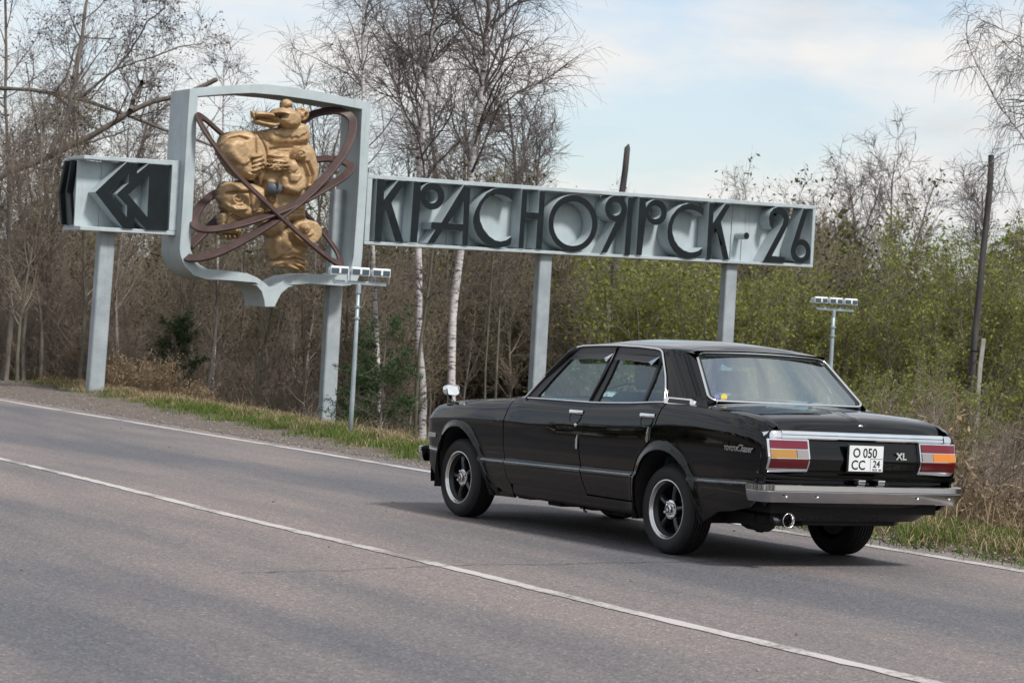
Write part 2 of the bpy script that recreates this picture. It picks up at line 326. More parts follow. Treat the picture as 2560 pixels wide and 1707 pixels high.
# ------------------------------------------------------------------ outlines of the sign in metres (along the board, height)
LETTERS=[
 ('К',[(0.176,4.129),(0.334,4.126),(0.343,3.756),(0.623,4.131),(0.791,4.13),(0.504,3.706),(0.805,3.002),(0.63,2.997),(0.404,3.545),(0.339,3.552),(0.343,2.987),(0.191,2.989)],[]),
 ('Р',[(0.944,4.142),(1.094,4.138),(1.108,3.969),(1.124,4.008),(1.147,4.043),(1.176,4.074),(1.209,4.101),(1.246,4.122),(1.286,4.136),(1.328,4.145),(1.371,4.146),(1.413,4.141),(1.454,4.129),(1.492,4.111),(1.527,4.087),(1.556,4.058),(1.581,4.024),(1.599,3.987),(1.61,3.947),(1.615,3.906),(1.613,3.865),(1.603,3.824),(1.587,3.785),(1.565,3.75),(1.537,3.718),(1.504,3.691),(1.467,3.669),(1.427,3.654),(1.385,3.645),(1.342,3.642),(1.3,3.647),(1.259,3.658),(1.221,3.676),(1.186,3.699),(1.156,3.728),(1.131,3.761),(1.112,3.798),(1.085,3.013),(0.934,3.011)],[[(1.472,3.897),(1.471,3.873),(1.465,3.849),(1.454,3.827),(1.44,3.807),(1.421,3.79),(1.4,3.777),(1.377,3.769),(1.352,3.764),(1.327,3.765),(1.303,3.77),(1.28,3.78),(1.26,3.793),(1.243,3.811),(1.23,3.831),(1.221,3.854),(1.217,3.877),(1.218,3.902),(1.224,3.925),(1.234,3.947),(1.249,3.967),(1.267,3.984),(1.288,3.997),(1.312,4.006),(1.336,4.01),(1.361,4.01),(1.386,4.005),(1.408,3.995),(1.429,3.982),(1.446,3.964),(1.459,3.944),(1.468,3.921)]]),
 ('А',[(2.02,4.157),(2.164,4.124),(2.172,3.032),(2.05,3.037),(2.041,3.296),(1.616,3.282),(1.453,3.026),(1.301,3.018),(1.456,3.279),(1.357,3.289),(1.363,3.415),(1.578,3.425)],[[(1.734,3.426),(2.042,3.431),(2.029,3.865)]]),
 ('С',[(3.11,4.117),(2.971,4.167),(2.82,4.173),(2.673,4.136),(2.515,4.037),(2.377,3.867),(2.298,3.707),(2.259,3.577),(2.257,3.474),(2.294,3.362),(2.374,3.227),(2.515,3.109),(2.669,3.049),(2.849,3.036),(3.013,3.066),(3.118,3.128),(3.128,3.274),(3.005,3.192),(2.886,3.161),(2.765,3.172),(2.626,3.245),(2.499,3.364),(2.415,3.512),(2.391,3.65),(2.42,3.78),(2.493,3.908),(2.592,3.988),(2.724,4.035),(2.874,4.034),(3.013,3.993),(3.107,3.936)],[]),
 ('Н',[(3.299,4.188),(3.421,4.177),(3.423,3.761),(3.687,3.764),(3.688,4.187),(3.819,4.185),(3.809,3.073),(3.674,3.074),(3.673,3.631),(3.394,3.624),(3.404,3.059),(3.286,3.064)],[]),
 ('О',[(5.05,3.66),(5.05,3.581),(5.038,3.503),(5.014,3.428),(4.98,3.356),(4.936,3.29),(4.882,3.23),(4.821,3.179),(4.752,3.137),(4.679,3.104),(4.601,3.082),(4.521,3.071),(4.441,3.072),(4.362,3.083),(4.285,3.105),(4.213,3.138),(4.146,3.18),(4.086,3.231),(4.034,3.29),(3.992,3.356),(3.959,3.426),(3.937,3.501),(3.927,3.578),(3.927,3.656),(3.939,3.733),(3.962,3.808),(3.995,3.879),(4.039,3.944),(4.091,4.004),(4.152,4.055),(4.219,4.098),(4.292,4.131),(4.369,4.154),(4.448,4.166),(4.529,4.166),(4.608,4.156),(4.686,4.135),(4.759,4.103),(4.827,4.061),(4.887,4.01),(4.94,3.951),(4.984,3.885),(5.017,3.813),(5.039,3.738)],[[(4.922,3.644),(4.921,3.577),(4.909,3.511),(4.887,3.448),(4.854,3.388),(4.812,3.334),(4.763,3.287),(4.706,3.248),(4.644,3.218),(4.577,3.198),(4.509,3.188),(4.44,3.189),(4.372,3.2),(4.307,3.221),(4.246,3.252),(4.191,3.291),(4.143,3.338),(4.104,3.392),(4.074,3.451),(4.053,3.515),(4.044,3.58),(4.045,3.646),(4.056,3.712),(4.078,3.775),(4.11,3.834),(4.151,3.888),(4.201,3.935),(4.257,3.974),(4.318,4.004),(4.384,4.025),(4.452,4.035),(4.522,4.035),(4.59,4.025),(4.655,4.004),(4.717,3.974),(4.772,3.935),(4.821,3.888),(4.861,3.834),(4.892,3.774),(4.912,3.71)]]),
 ('Я',[(5.457,3.725),(5.414,3.728),(5.373,3.738),(5.334,3.755),(5.299,3.778),(5.267,3.806),(5.242,3.839),(5.222,3.876),(5.208,3.915),(5.201,3.957),(5.202,3.998),(5.209,4.04),(5.223,4.079),(5.244,4.116),(5.27,4.149),(5.302,4.178),(5.338,4.201),(5.377,4.218),(5.418,4.228),(5.461,4.232),(5.503,4.228),(5.544,4.218),(5.583,4.201),(5.619,4.178),(5.65,4.15),(5.676,4.116),(5.696,4.079),(5.709,4.04),(5.715,3.998),(5.715,3.956),(5.707,3.914),(5.692,3.875),(5.671,3.838),(5.45,3.382),(5.301,3.108),(5.16,3.09),(5.454,3.698)],[[(5.58,3.982),(5.579,3.957),(5.573,3.932),(5.562,3.909),(5.547,3.888),(5.527,3.87),(5.505,3.857),(5.48,3.848),(5.454,3.843),(5.427,3.844),(5.402,3.849),(5.378,3.859),(5.356,3.874),(5.338,3.892),(5.324,3.913),(5.315,3.937),(5.311,3.962),(5.311,3.987),(5.318,4.012),(5.328,4.035),(5.344,4.056),(5.363,4.074),(5.386,4.087),(5.41,4.097),(5.437,4.101),(5.463,4.101),(5.489,4.095),(5.513,4.085),(5.534,4.071),(5.553,4.052),(5.567,4.031),(5.576,4.007)]]),
 ('Я',[(5.729,4.225),(5.86,4.227),(5.841,3.096),(5.712,3.095)],[]),
 ('Р',[(5.994,4.23),(6.136,4.227),(6.166,4.045),(6.182,4.086),(6.205,4.123),(6.234,4.156),(6.269,4.184),(6.308,4.206),(6.35,4.22),(6.395,4.228),(6.439,4.227),(6.483,4.219),(6.525,4.204),(6.563,4.182),(6.597,4.153),(6.625,4.12),(6.647,4.081),(6.662,4.04),(6.668,3.997),(6.668,3.953),(6.659,3.91),(6.643,3.869),(6.619,3.831),(6.59,3.798),(6.555,3.77),(6.515,3.749),(6.473,3.734),(6.429,3.727),(6.384,3.728),(6.34,3.736),(6.299,3.751),(6.26,3.774),(6.227,3.802),(6.199,3.836),(6.178,3.874),(6.123,3.114),(5.988,3.111)],[[(6.53,3.984),(6.529,3.958),(6.523,3.933),(6.511,3.91),(6.494,3.889),(6.473,3.871),(6.448,3.858),(6.421,3.848),(6.393,3.844),(6.365,3.844),(6.337,3.849),(6.311,3.859),(6.288,3.874),(6.268,3.892),(6.253,3.913),(6.243,3.937),(6.239,3.962),(6.24,3.987),(6.247,4.012),(6.258,4.035),(6.275,4.056),(6.296,4.074),(6.32,4.088),(6.347,4.097),(6.376,4.102),(6.404,4.102),(6.432,4.096),(6.458,4.086),(6.481,4.072),(6.501,4.054),(6.516,4.032),(6.526,4.009)]]),
 ('С',[(7.553,4.143),(7.441,4.195),(7.306,4.221),(7.173,4.215),(7.028,4.17),(6.902,4.08),(6.78,3.936),(6.717,3.784),(6.697,3.635),(6.721,3.476),(6.788,3.346),(6.894,3.232),(7.032,3.147),(7.183,3.117),(7.315,3.125),(7.445,3.161),(7.558,3.216),(7.578,3.366),(7.47,3.291),(7.355,3.256),(7.256,3.25),(7.122,3.281),(7.002,3.347),(6.895,3.461),(6.828,3.604),(6.818,3.738),(6.858,3.875),(6.941,3.989),(7.052,4.058),(7.182,4.09),(7.315,4.084),(7.451,4.047),(7.555,3.987)],[]),
 ('К',[(7.683,4.268),(7.803,4.271),(7.801,3.874),(8.081,4.276),(8.217,4.273),(7.994,3.907),(8.248,3.162),(8.103,3.16),(7.901,3.714),(7.79,3.618),(7.794,3.147),(7.684,3.143)],[]),
 ('-',[(8.73,3.677),(8.728,3.655),(8.72,3.635),(8.706,3.618),(8.688,3.606),(8.667,3.602),(8.646,3.604),(8.626,3.612),(8.61,3.627),(8.599,3.646),(8.594,3.668),(8.596,3.69),(8.604,3.71),(8.618,3.727),(8.636,3.738),(8.657,3.743),(8.678,3.741),(8.698,3.733),(8.714,3.718),(8.725,3.699)],[]),
 ('2',[(9.284,3.845),(9.213,3.939),(9.181,4.074),(9.211,4.187),(9.291,4.276),(9.406,4.322),(9.53,4.301),(9.64,4.219),(9.701,4.099),(9.684,3.973),(9.615,3.83),(9.317,3.314),(9.652,3.308),(9.651,3.192),(9.088,3.181),(9.536,3.969),(9.558,4.075),(9.487,4.159),(9.4,4.166),(9.326,4.099),(9.296,3.986),(9.3,3.862)],[]),
 ('6',[(10.057,4.334),(10.186,4.327),(9.989,3.7),(10.006,3.707),(10.044,3.709),(10.082,3.706),(10.119,3.698),(10.154,3.685),(10.188,3.667),(10.218,3.644),(10.244,3.617),(10.266,3.587),(10.283,3.554),(10.294,3.519),(10.301,3.483),(10.302,3.446),(10.297,3.41),(10.286,3.375),(10.271,3.341),(10.25,3.31),(10.225,3.282),(10.196,3.258),(10.164,3.239),(10.129,3.224),(10.092,3.214),(10.054,3.21),(10.016,3.211),(9.978,3.217),(9.942,3.228),(9.908,3.245),(9.877,3.266),(9.849,3.291),(9.826,3.32),(9.807,3.351),(9.793,3.385),(9.785,3.421),(9.782,3.457),(9.784,3.494)],[[(10.18,3.466),(10.178,3.435),(10.169,3.405),(10.153,3.379),(10.131,3.357),(10.104,3.341),(10.073,3.332),(10.042,3.329),(10.01,3.335),(9.981,3.347),(9.956,3.366),(9.936,3.39),(9.923,3.418),(9.917,3.448),(9.919,3.479),(9.928,3.508),(9.944,3.535),(9.966,3.557),(9.993,3.573),(10.024,3.582),(10.055,3.584),(10.087,3.579),(10.116,3.567),(10.141,3.548),(10.161,3.524),(10.174,3.496)]]),
]
SHO= [(-3.598,5.383),(-3.194,5.463),(-2.742,5.536),(-2.399,5.584),(-2.111,5.614),(-1.584,5.615),(-0.988,5.583),(-0.382,5.523),(-0.02,5.5),(-0.009,4.83),(-0.006,4.02),(-0.016,3.208),(-0.025,2.666),(-0.038,2.395),(-0.098,2.229),(-0.23,2.146),(-0.41,2.124),(-1.071,2.125),(-1.277,2.1),(-1.48,2.034),(-1.614,1.92),(-1.692,1.762),(-1.728,1.675),(-1.926,1.664),(-1.939,1.775),(-2.001,1.93),(-2.108,2.029),(-2.3,2.083),(-2.674,2.089),(-3.101,2.082),(-3.331,2.138),(-3.508,2.282),(-3.597,2.458),(-3.625,2.585),(-3.615,3.207),(-3.611,3.984),(-3.608,4.761)]
SHI= [(-3.441,5.264),(-3.128,5.319),(-2.733,5.385),(-2.39,5.43),(-1.867,5.441),(-1.276,5.426),(-0.676,5.394),(-0.195,5.358),(-0.191,4.814),(-0.179,4.005),(-0.189,3.195),(-0.201,2.655),(-0.227,2.491),(-0.305,2.384),(-0.438,2.322),(-1.081,2.301),(-1.375,2.253),(-1.576,2.161),(-1.701,2.053),(-1.83,1.998),(-1.952,2.086),(-2.103,2.171),(-2.31,2.238),(-2.685,2.254),(-3.084,2.265),(-3.244,2.338),(-3.365,2.473),(-3.421,2.599),(-3.419,3.222),(-3.421,4.0),(-3.44,4.776)]
BEAR_PARTS=[([(-2.32,4.75),(-2.06,4.79),(-1.23,4.64),(-1.11,4.52),(-1.02,4.23),(-1.05,3.93),(-1.22,3.76),(-1.24,3.31),(-1.62,3.2),(-2.03,3.27),(-2.18,3.84),(-2.32,4.2),(-2.4,4.53)],-0.02,0.118,0.25),
([(-2.94,4.63),(-2.77,4.71),(-2.57,4.75),(-2.31,4.76),(-2.16,4.59),(-2.07,4.35),(-2.07,4.14),(-2.32,3.88),(-2.58,3.89),(-2.76,4.0),(-2.88,4.15),(-2.98,4.3),(-2.99,4.48)],0.0,0.23,0.16),
([(-2.93,4.48),(-2.79,4.56),(-2.63,4.56),(-2.48,4.44),(-2.44,4.29),(-2.55,4.17),(-2.66,4.11),(-2.87,4.2),(-2.94,4.32)],0.18,0.272,0.1),
([(-2.68,4.16),(-2.58,4.25),(-2.47,4.17),(-2.44,3.97),(-2.52,3.89),(-2.64,3.95),(-2.71,4.05)],0.22,0.312,0.06),
([(-2.54,3.99),(-2.38,4.0),(-2.35,3.93),(-2.44,3.87),(-2.54,3.91)],0.24,0.321,0.05),
([(-2.25,4.36),(-2.25,4.34),(-2.27,4.32),(-2.3,4.3),(-2.33,4.28),(-2.37,4.27),(-2.41,4.26),(-2.44,4.25),(-2.47,4.26),(-2.48,4.27),(-2.48,4.28),(-2.46,4.3),(-2.44,4.32),(-2.4,4.34),(-2.36,4.35),(-2.32,4.36),(-2.29,4.37),(-2.27,4.37)],0.24,0.355,0.05),
([(-2.25,4.27),(-2.26,4.25),(-2.27,4.24),(-2.3,4.22),(-2.33,4.2),(-2.37,4.18),(-2.41,4.17),(-2.44,4.17),(-2.47,4.17),(-2.48,4.18),(-2.48,4.2),(-2.46,4.21),(-2.44,4.23),(-2.4,4.25),(-2.36,4.27),(-2.32,4.28),(-2.29,4.28),(-2.27,4.28)],0.24,0.355,0.05),
([(-2.25,4.19),(-2.25,4.18),(-2.27,4.16),(-2.29,4.14),(-2.33,4.12),(-2.37,4.1),(-2.4,4.09),(-2.44,4.09),(-2.46,4.09),(-2.47,4.1),(-2.47,4.12),(-2.46,4.14),(-2.43,4.16),(-2.4,4.17),(-2.36,4.19),(-2.32,4.2),(-2.29,4.2),(-2.26,4.2)],0.24,0.355,0.05),
([(-2.26,4.11),(-2.26,4.1),(-2.28,4.08),(-2.31,4.06),(-2.34,4.04),(-2.38,4.02),(-2.42,4.01),(-2.45,4.01),(-2.48,4.01),(-2.49,4.02),(-2.48,4.04),(-2.47,4.06),(-2.44,4.08),(-2.41,4.09),(-2.37,4.11),(-2.33,4.12),(-2.3,4.12),(-2.27,4.12)],0.24,0.355,0.05),
([(-2.3,4.31),(-2.23,4.28),(-2.19,4.24),(-2.29,4.24)],0.25,0.319,0.03),
([(-2.29,4.22),(-2.21,4.2),(-2.17,4.16),(-2.28,4.16)],0.25,0.319,0.03),
([(-2.28,4.15),(-2.21,4.13),(-2.17,4.09),(-2.27,4.09)],0.25,0.319,0.03),
([(-2.3,4.08),(-2.23,4.05),(-2.19,4.01),(-2.29,4.02)],0.25,0.319,0.03),
([(-1.59,4.5),(-1.42,4.57),(-1.25,4.53),(-1.14,4.4),(-1.06,4.2),(-1.08,3.98),(-1.18,3.87),(-1.31,3.8),(-1.3,4.04),(-1.4,4.25),(-1.55,4.3),(-1.64,4.39)],0.06,0.221,0.1),
([(-1.38,4.42),(-1.39,4.38),(-1.41,4.34),(-1.45,4.31),(-1.49,4.29),(-1.53,4.29),(-1.58,4.3),(-1.62,4.33),(-1.64,4.36),(-1.65,4.4),(-1.65,4.44),(-1.63,4.48),(-1.59,4.51),(-1.55,4.53),(-1.5,4.53),(-1.46,4.52),(-1.42,4.5),(-1.39,4.46)],0.16,0.275,0.08),
([(-1.77,4.31),(-1.61,4.31),(-1.49,4.18),(-1.38,4.01),(-1.36,3.81),(-1.52,3.69),(-1.75,3.7),(-1.87,3.8),(-1.87,3.97),(-1.8,4.03),(-1.83,4.18)],0.12,0.327,0.1),
([(-1.6,4.19),(-1.6,4.14),(-1.62,4.11),(-1.66,4.08),(-1.7,4.06),(-1.75,4.06),(-1.8,4.07),(-1.84,4.09),(-1.86,4.12),(-1.88,4.16),(-1.87,4.2),(-1.85,4.24),(-1.81,4.27),(-1.77,4.29),(-1.72,4.29),(-1.67,4.28),(-1.63,4.26),(-1.61,4.22)],0.26,0.352,0.07),
([(-1.79,4.08),(-1.63,4.04),(-1.55,4.11),(-1.5,4.02),(-1.59,3.9),(-1.74,3.9)],0.28,0.349,0.05),
([(-1.68,3.78),(-1.68,3.76),(-1.69,3.74),(-1.71,3.73),(-1.74,3.72),(-1.76,3.71),(-1.79,3.72),(-1.81,3.73),(-1.82,3.75),(-1.83,3.77),(-1.82,3.79),(-1.81,3.81),(-1.79,3.83),(-1.77,3.84),(-1.74,3.84),(-1.72,3.83),(-1.7,3.82),(-1.68,3.8)],0.3,0.369,0.05),
([(-1.78,4.34),(-1.79,4.33),(-1.82,4.32),(-1.86,4.31),(-1.92,4.3),(-1.97,4.3),(-2.02,4.31),(-2.06,4.32),(-2.09,4.33),(-2.1,4.34),(-2.09,4.36),(-2.06,4.37),(-2.02,4.38),(-1.97,4.38),(-1.91,4.38),(-1.86,4.38),(-1.82,4.37),(-1.79,4.35)],0.2,0.35,0.05),
([(-1.79,4.25),(-1.8,4.24),(-1.83,4.23),(-1.87,4.22),(-1.93,4.21),(-1.98,4.22),(-2.03,4.22),(-2.07,4.23),(-2.1,4.24),(-2.11,4.26),(-2.1,4.27),(-2.07,4.28),(-2.03,4.29),(-1.98,4.29),(-1.92,4.29),(-1.87,4.29),(-1.83,4.28),(-1.8,4.27)],0.2,0.35,0.05),
([(-1.79,4.18),(-1.8,4.16),(-1.83,4.15),(-1.87,4.14),(-1.93,4.14),(-1.98,4.14),(-2.03,4.14),(-2.08,4.15),(-2.1,4.17),(-2.11,4.18),(-2.1,4.19),(-2.07,4.2),(-2.03,4.21),(-1.98,4.22),(-1.92,4.22),(-1.87,4.21),(-1.83,4.2),(-1.8,4.19)],0.2,0.35,0.05),
([(-1.8,4.11),(-1.81,4.1),(-1.84,4.08),(-1.88,4.08),(-1.93,4.07),(-1.99,4.07),(-2.04,4.08),(-2.08,4.09),(-2.11,4.1),(-2.12,4.11),(-2.1,4.13),(-2.08,4.14),(-2.03,4.15),(-1.98,4.15),(-1.93,4.15),(-1.88,4.14),(-1.83,4.14),(-1.81,4.12)],0.2,0.35,0.05),
([(-2.03,4.33),(-2.1,4.29),(-2.13,4.25),(-2.04,4.27)],0.22,0.3,0.03),
([(-2.03,4.25),(-2.1,4.21),(-2.13,4.17),(-2.04,4.19)],0.22,0.3,0.03),
([(-2.03,4.17),(-2.09,4.14),(-2.13,4.1),(-2.04,4.12)],0.22,0.3,0.03),
([(-2.01,4.11),(-2.08,4.08),(-2.11,4.04),(-2.02,4.05)],0.22,0.3,0.03),
([(-2.04,4.38),(-1.87,4.44),(-1.69,4.41),(-1.65,4.25),(-1.86,4.23),(-2.03,4.27)],0.1,0.238,0.08),
([(-2.94,3.74),(-2.82,3.83),(-2.58,3.83),(-2.35,3.83),(-2.11,3.77),(-2.06,3.35),(-2.25,3.22),(-2.51,3.15),(-2.74,3.23),(-2.88,3.35),(-2.96,3.52)],0.0,0.276,0.14),
([(-2.85,3.39),(-2.62,3.46),(-2.39,3.38),(-2.41,3.24),(-2.6,3.16),(-2.78,3.24)],0.18,0.284,0.08),
([(-2.36,3.59),(-2.16,3.58),(-2.12,3.34),(-2.27,3.24),(-2.38,3.3)],0.15,0.265,0.07),
([(-2.87,3.24),(-2.75,3.29),(-2.58,3.22),(-2.44,3.11),(-2.45,2.95),(-2.56,2.89),(-2.85,2.89),(-2.92,2.97),(-2.86,3.08)],-0.1,0.153,0.1),
([(-2.8,3.02),(-2.79,2.99),(-2.78,2.96),(-2.78,2.94),(-2.79,2.92),(-2.81,2.91),(-2.82,2.92),(-2.85,2.93),(-2.87,2.96),(-2.88,2.98),(-2.9,3.02),(-2.9,3.05),(-2.9,3.07),(-2.9,3.09),(-2.88,3.09),(-2.86,3.09),(-2.84,3.07),(-2.82,3.05)],0.06,0.198,0.05),
([(-2.72,3.05),(-2.71,3.02),(-2.7,2.99),(-2.7,2.97),(-2.71,2.95),(-2.72,2.94),(-2.74,2.95),(-2.76,2.96),(-2.78,2.99),(-2.8,3.02),(-2.81,3.05),(-2.82,3.08),(-2.82,3.1),(-2.81,3.12),(-2.8,3.13),(-2.78,3.12),(-2.76,3.11),(-2.74,3.08)],0.06,0.198,0.05),
([(-2.62,3.04),(-2.61,3.0),(-2.6,2.97),(-2.6,2.95),(-2.61,2.93),(-2.63,2.92),(-2.65,2.93),(-2.67,2.94),(-2.69,2.97),(-2.71,3.0),(-2.72,3.03),(-2.73,3.06),(-2.73,3.08),(-2.72,3.1),(-2.7,3.11),(-2.68,3.1),(-2.66,3.09),(-2.64,3.06)],0.06,0.198,0.05),
([(-2.54,3.0),(-2.53,2.97),(-2.52,2.94),(-2.52,2.92),(-2.53,2.9),(-2.55,2.89),(-2.56,2.9),(-2.59,2.91),(-2.61,2.93),(-2.63,2.96),(-2.64,3.0),(-2.65,3.02),(-2.65,3.05),(-2.64,3.07),(-2.62,3.07),(-2.6,3.07),(-2.58,3.05),(-2.56,3.03)],0.06,0.198,0.05),
([(-2.86,2.89),(-2.79,2.89),(-2.75,2.79),(-2.82,2.82)],0.02,0.135,0.04),
([(-2.77,2.89),(-2.71,2.89),(-2.66,2.79),(-2.73,2.82)],0.02,0.135,0.04),
([(-2.69,2.9),(-2.62,2.9),(-2.58,2.8),(-2.65,2.83)],0.02,0.135,0.04),
([(-2.61,2.92),(-2.54,2.93),(-2.49,2.82),(-2.56,2.85)],0.02,0.135,0.04),
([(-2.92,3.25),(-2.82,3.28),(-2.75,3.19),(-2.83,3.07),(-2.91,3.08)],0.05,0.154,0.05),
([(-2.06,3.38),(-1.73,3.35),(-1.25,3.52),(-1.21,3.28),(-1.54,3.19),(-1.71,2.93),(-1.88,2.9),(-2.04,2.97),(-2.13,3.16)],-0.05,0.123,0.12),
([(-1.66,3.45),(-1.32,3.5),(-1.3,3.44),(-1.64,3.4)],0.08,0.138,0.03),
([(-1.65,3.39),(-1.32,3.43),(-1.3,3.38),(-1.64,3.34)],0.08,0.138,0.03),
([(-1.65,3.33),(-1.31,3.37),(-1.29,3.32),(-1.63,3.28)],0.08,0.138,0.03),
([(-1.92,2.89),(-1.82,2.97),(-1.59,3.08),(-1.41,2.95),(-1.09,2.81),(-1.1,2.73),(-1.24,2.6),(-1.56,2.54),(-1.82,2.51),(-1.94,2.7)],-0.08,0.173,0.12),
([(-1.77,3.03),(-1.68,3.06),(-1.49,2.86),(-1.51,2.7),(-1.69,2.61),(-1.78,2.76)],0.08,0.195,0.07),
([(-1.84,2.47),(-1.62,2.6),(-1.38,2.63),(-1.17,2.55),(-1.09,2.44),(-1.22,2.32),(-1.48,2.35),(-1.69,2.39),(-1.84,2.39)],-0.08,0.15,0.1),
([(-1.45,2.61),(-1.45,2.6),(-1.47,2.58),(-1.5,2.56),(-1.54,2.55),(-1.58,2.54),(-1.62,2.53),(-1.66,2.53),(-1.68,2.54),(-1.69,2.55),(-1.69,2.56),(-1.67,2.58),(-1.64,2.6),(-1.6,2.61),(-1.56,2.62),(-1.52,2.63),(-1.48,2.63),(-1.46,2.62)],0.08,0.241,0.05),
([(-1.24,2.53),(-1.25,2.52),(-1.28,2.52),(-1.31,2.52),(-1.35,2.52),(-1.4,2.53),(-1.44,2.55),(-1.47,2.56),(-1.48,2.58),(-1.49,2.6),(-1.48,2.61),(-1.45,2.61),(-1.41,2.61),(-1.37,2.61),(-1.33,2.6),(-1.29,2.58),(-1.26,2.56),(-1.24,2.55)],0.08,0.241,0.05),
([(-1.22,2.46),(-1.23,2.45),(-1.26,2.44),(-1.29,2.44),(-1.34,2.45),(-1.38,2.46),(-1.42,2.48),(-1.45,2.5),(-1.46,2.52),(-1.47,2.53),(-1.45,2.54),(-1.43,2.55),(-1.39,2.54),(-1.35,2.54),(-1.31,2.53),(-1.27,2.51),(-1.24,2.49),(-1.22,2.47)],0.08,0.241,0.05),
([(-1.25,2.39),(-1.26,2.38),(-1.29,2.38),(-1.32,2.38),(-1.36,2.39),(-1.41,2.4),(-1.44,2.42),(-1.47,2.44),(-1.49,2.46),(-1.49,2.47),(-1.48,2.48),(-1.45,2.49),(-1.42,2.48),(-1.37,2.48),(-1.33,2.46),(-1.29,2.44),(-1.27,2.42),(-1.25,2.41)],0.08,0.241,0.05),
([(-1.35,2.35),(-1.36,2.34),(-1.38,2.34),(-1.42,2.34),(-1.46,2.34),(-1.5,2.35),(-1.54,2.37),(-1.57,2.39),(-1.59,2.4),(-1.59,2.42),(-1.58,2.43),(-1.56,2.44),(-1.52,2.44),(-1.48,2.43),(-1.44,2.42),(-1.4,2.4),(-1.37,2.39),(-1.35,2.37)],0.08,0.241,0.05),
([(-1.24,2.53),(-1.16,2.51),(-1.14,2.46),(-1.23,2.48)],0.08,0.149,0.03),
([(-1.24,2.46),(-1.16,2.44),(-1.13,2.39),(-1.22,2.41)],0.08,0.149,0.03),
([(-1.28,2.4),(-1.21,2.38),(-1.18,2.33),(-1.27,2.35)],0.08,0.149,0.03),
([(-1.38,2.37),(-1.3,2.35),(-1.27,2.3),(-1.36,2.31)],0.08,0.149,0.03),
([(-1.85,2.43),(-1.56,2.47),(-1.54,2.39),(-1.67,2.37),(-1.85,2.4)],-0.05,0.123,0.05),
([(-1.59,3.12),(-1.48,3.23),(-1.27,3.28),(-1.07,3.25),(-0.95,3.14),(-0.95,2.98),(-1.03,2.87),(-1.14,2.79),(-1.36,2.8),(-1.55,2.9),(-1.64,3.01)],0.05,0.223,0.05),
([(-1.24,3.11),(-1.24,3.08),(-1.26,3.05),(-1.29,3.02),(-1.32,3.01),(-1.36,3.01),(-1.4,3.02),(-1.43,3.03),(-1.45,3.06),(-1.46,3.09),(-1.46,3.13),(-1.44,3.16),(-1.41,3.18),(-1.37,3.19),(-1.34,3.2),(-1.3,3.19),(-1.27,3.17),(-1.25,3.14)],0.18,0.318,0.08),
([(-1.68,3.06),(-1.6,3.09),(-1.42,2.95),(-1.21,2.88),(-1.19,2.78),(-1.41,2.8),(-1.59,2.89)],0.16,0.252,0.05),
([(-2.26,4.77),(-2.03,4.83),(-1.45,4.99),(-1.32,4.97),(-1.23,4.77),(-1.28,4.63),(-1.84,4.54),(-2.07,4.56)],0.02,0.158,0.1),
([(-2.22,4.74),(-1.93,4.79),(-1.54,4.97),(-1.41,4.97),(-1.32,4.79),(-1.36,4.7),(-1.45,4.63),(-1.51,4.61),(-1.58,4.64),(-1.65,4.61),(-1.73,4.59),(-1.79,4.62),(-1.87,4.58),(-1.94,4.56),(-2.03,4.56),(-2.06,4.61),(-2.14,4.61),(-2.19,4.67)],0.2,0.24,0.02),
([(-2.14,4.79),(-1.97,4.82),(-1.58,4.97),(-1.46,4.97),(-1.38,4.83),(-1.42,4.79),(-1.49,4.76),(-1.54,4.71),(-1.61,4.73),(-1.67,4.69),(-1.73,4.72),(-1.8,4.69),(-1.86,4.69),(-1.92,4.72),(-1.99,4.72),(-2.04,4.76),(-2.12,4.75)],0.275,0.315,0.02),
([(-2.13,5.09),(-2.05,5.17),(-1.88,5.22),(-1.69,5.21),(-1.56,5.15),(-1.51,5.04),(-1.54,4.92),(-1.65,4.84),(-1.81,4.82),(-1.94,4.87),(-2.05,4.93),(-2.12,5.0)],0.11,0.374,0.12),
([(-2.06,5.12),(-1.91,5.17),(-1.73,5.15),(-1.63,5.03),(-1.67,4.9),(-1.8,4.85),(-1.93,4.87),(-2.01,4.95)],0.28,0.338,0.06),
([(-2.48,5.08),(-2.38,5.11),(-2.22,5.11),(-2.09,5.09),(-1.95,5.04),(-1.94,4.97),(-2.05,4.99),(-2.21,5.0),(-2.37,4.99),(-2.45,4.97)],0.11,0.363,0.06),
([(-2.45,4.93),(-2.38,4.95),(-2.23,4.93),(-2.09,4.93),(-2.0,4.96),(-1.94,4.94),(-1.96,4.87),(-2.07,4.82),(-2.21,4.84),(-2.37,4.86),(-2.44,4.89)],0.11,0.34,0.05),
([(-2.37,4.99),(-2.0,5.01),(-1.97,4.93),(-2.17,4.9),(-2.37,4.93)],0.06,0.163,0.04),
([(-2.53,5.08),(-2.45,5.1),(-2.43,4.97),(-2.5,4.96)],0.25,0.307,0.03),
([(-2.1,5.08),(-2.0,5.09),(-1.87,5.07),(-1.87,5.09),(-2.0,5.12),(-2.09,5.12)],0.3,0.392,0.03),
([(-1.86,5.21),(-1.86,5.32),(-1.82,5.37),(-1.74,5.39),(-1.66,5.36),(-1.63,5.25),(-1.74,5.21)],0.0,0.184,0.08),
([(-1.29,5.16),(-1.3,5.11),(-1.32,5.07),(-1.35,5.04),(-1.4,5.02),(-1.45,5.02),(-1.49,5.03),(-1.53,5.05),(-1.56,5.09),(-1.57,5.13),(-1.56,5.18),(-1.54,5.22),(-1.5,5.25),(-1.46,5.27),(-1.41,5.27),(-1.37,5.26),(-1.33,5.24),(-1.3,5.2)],0.02,0.135,0.06)]
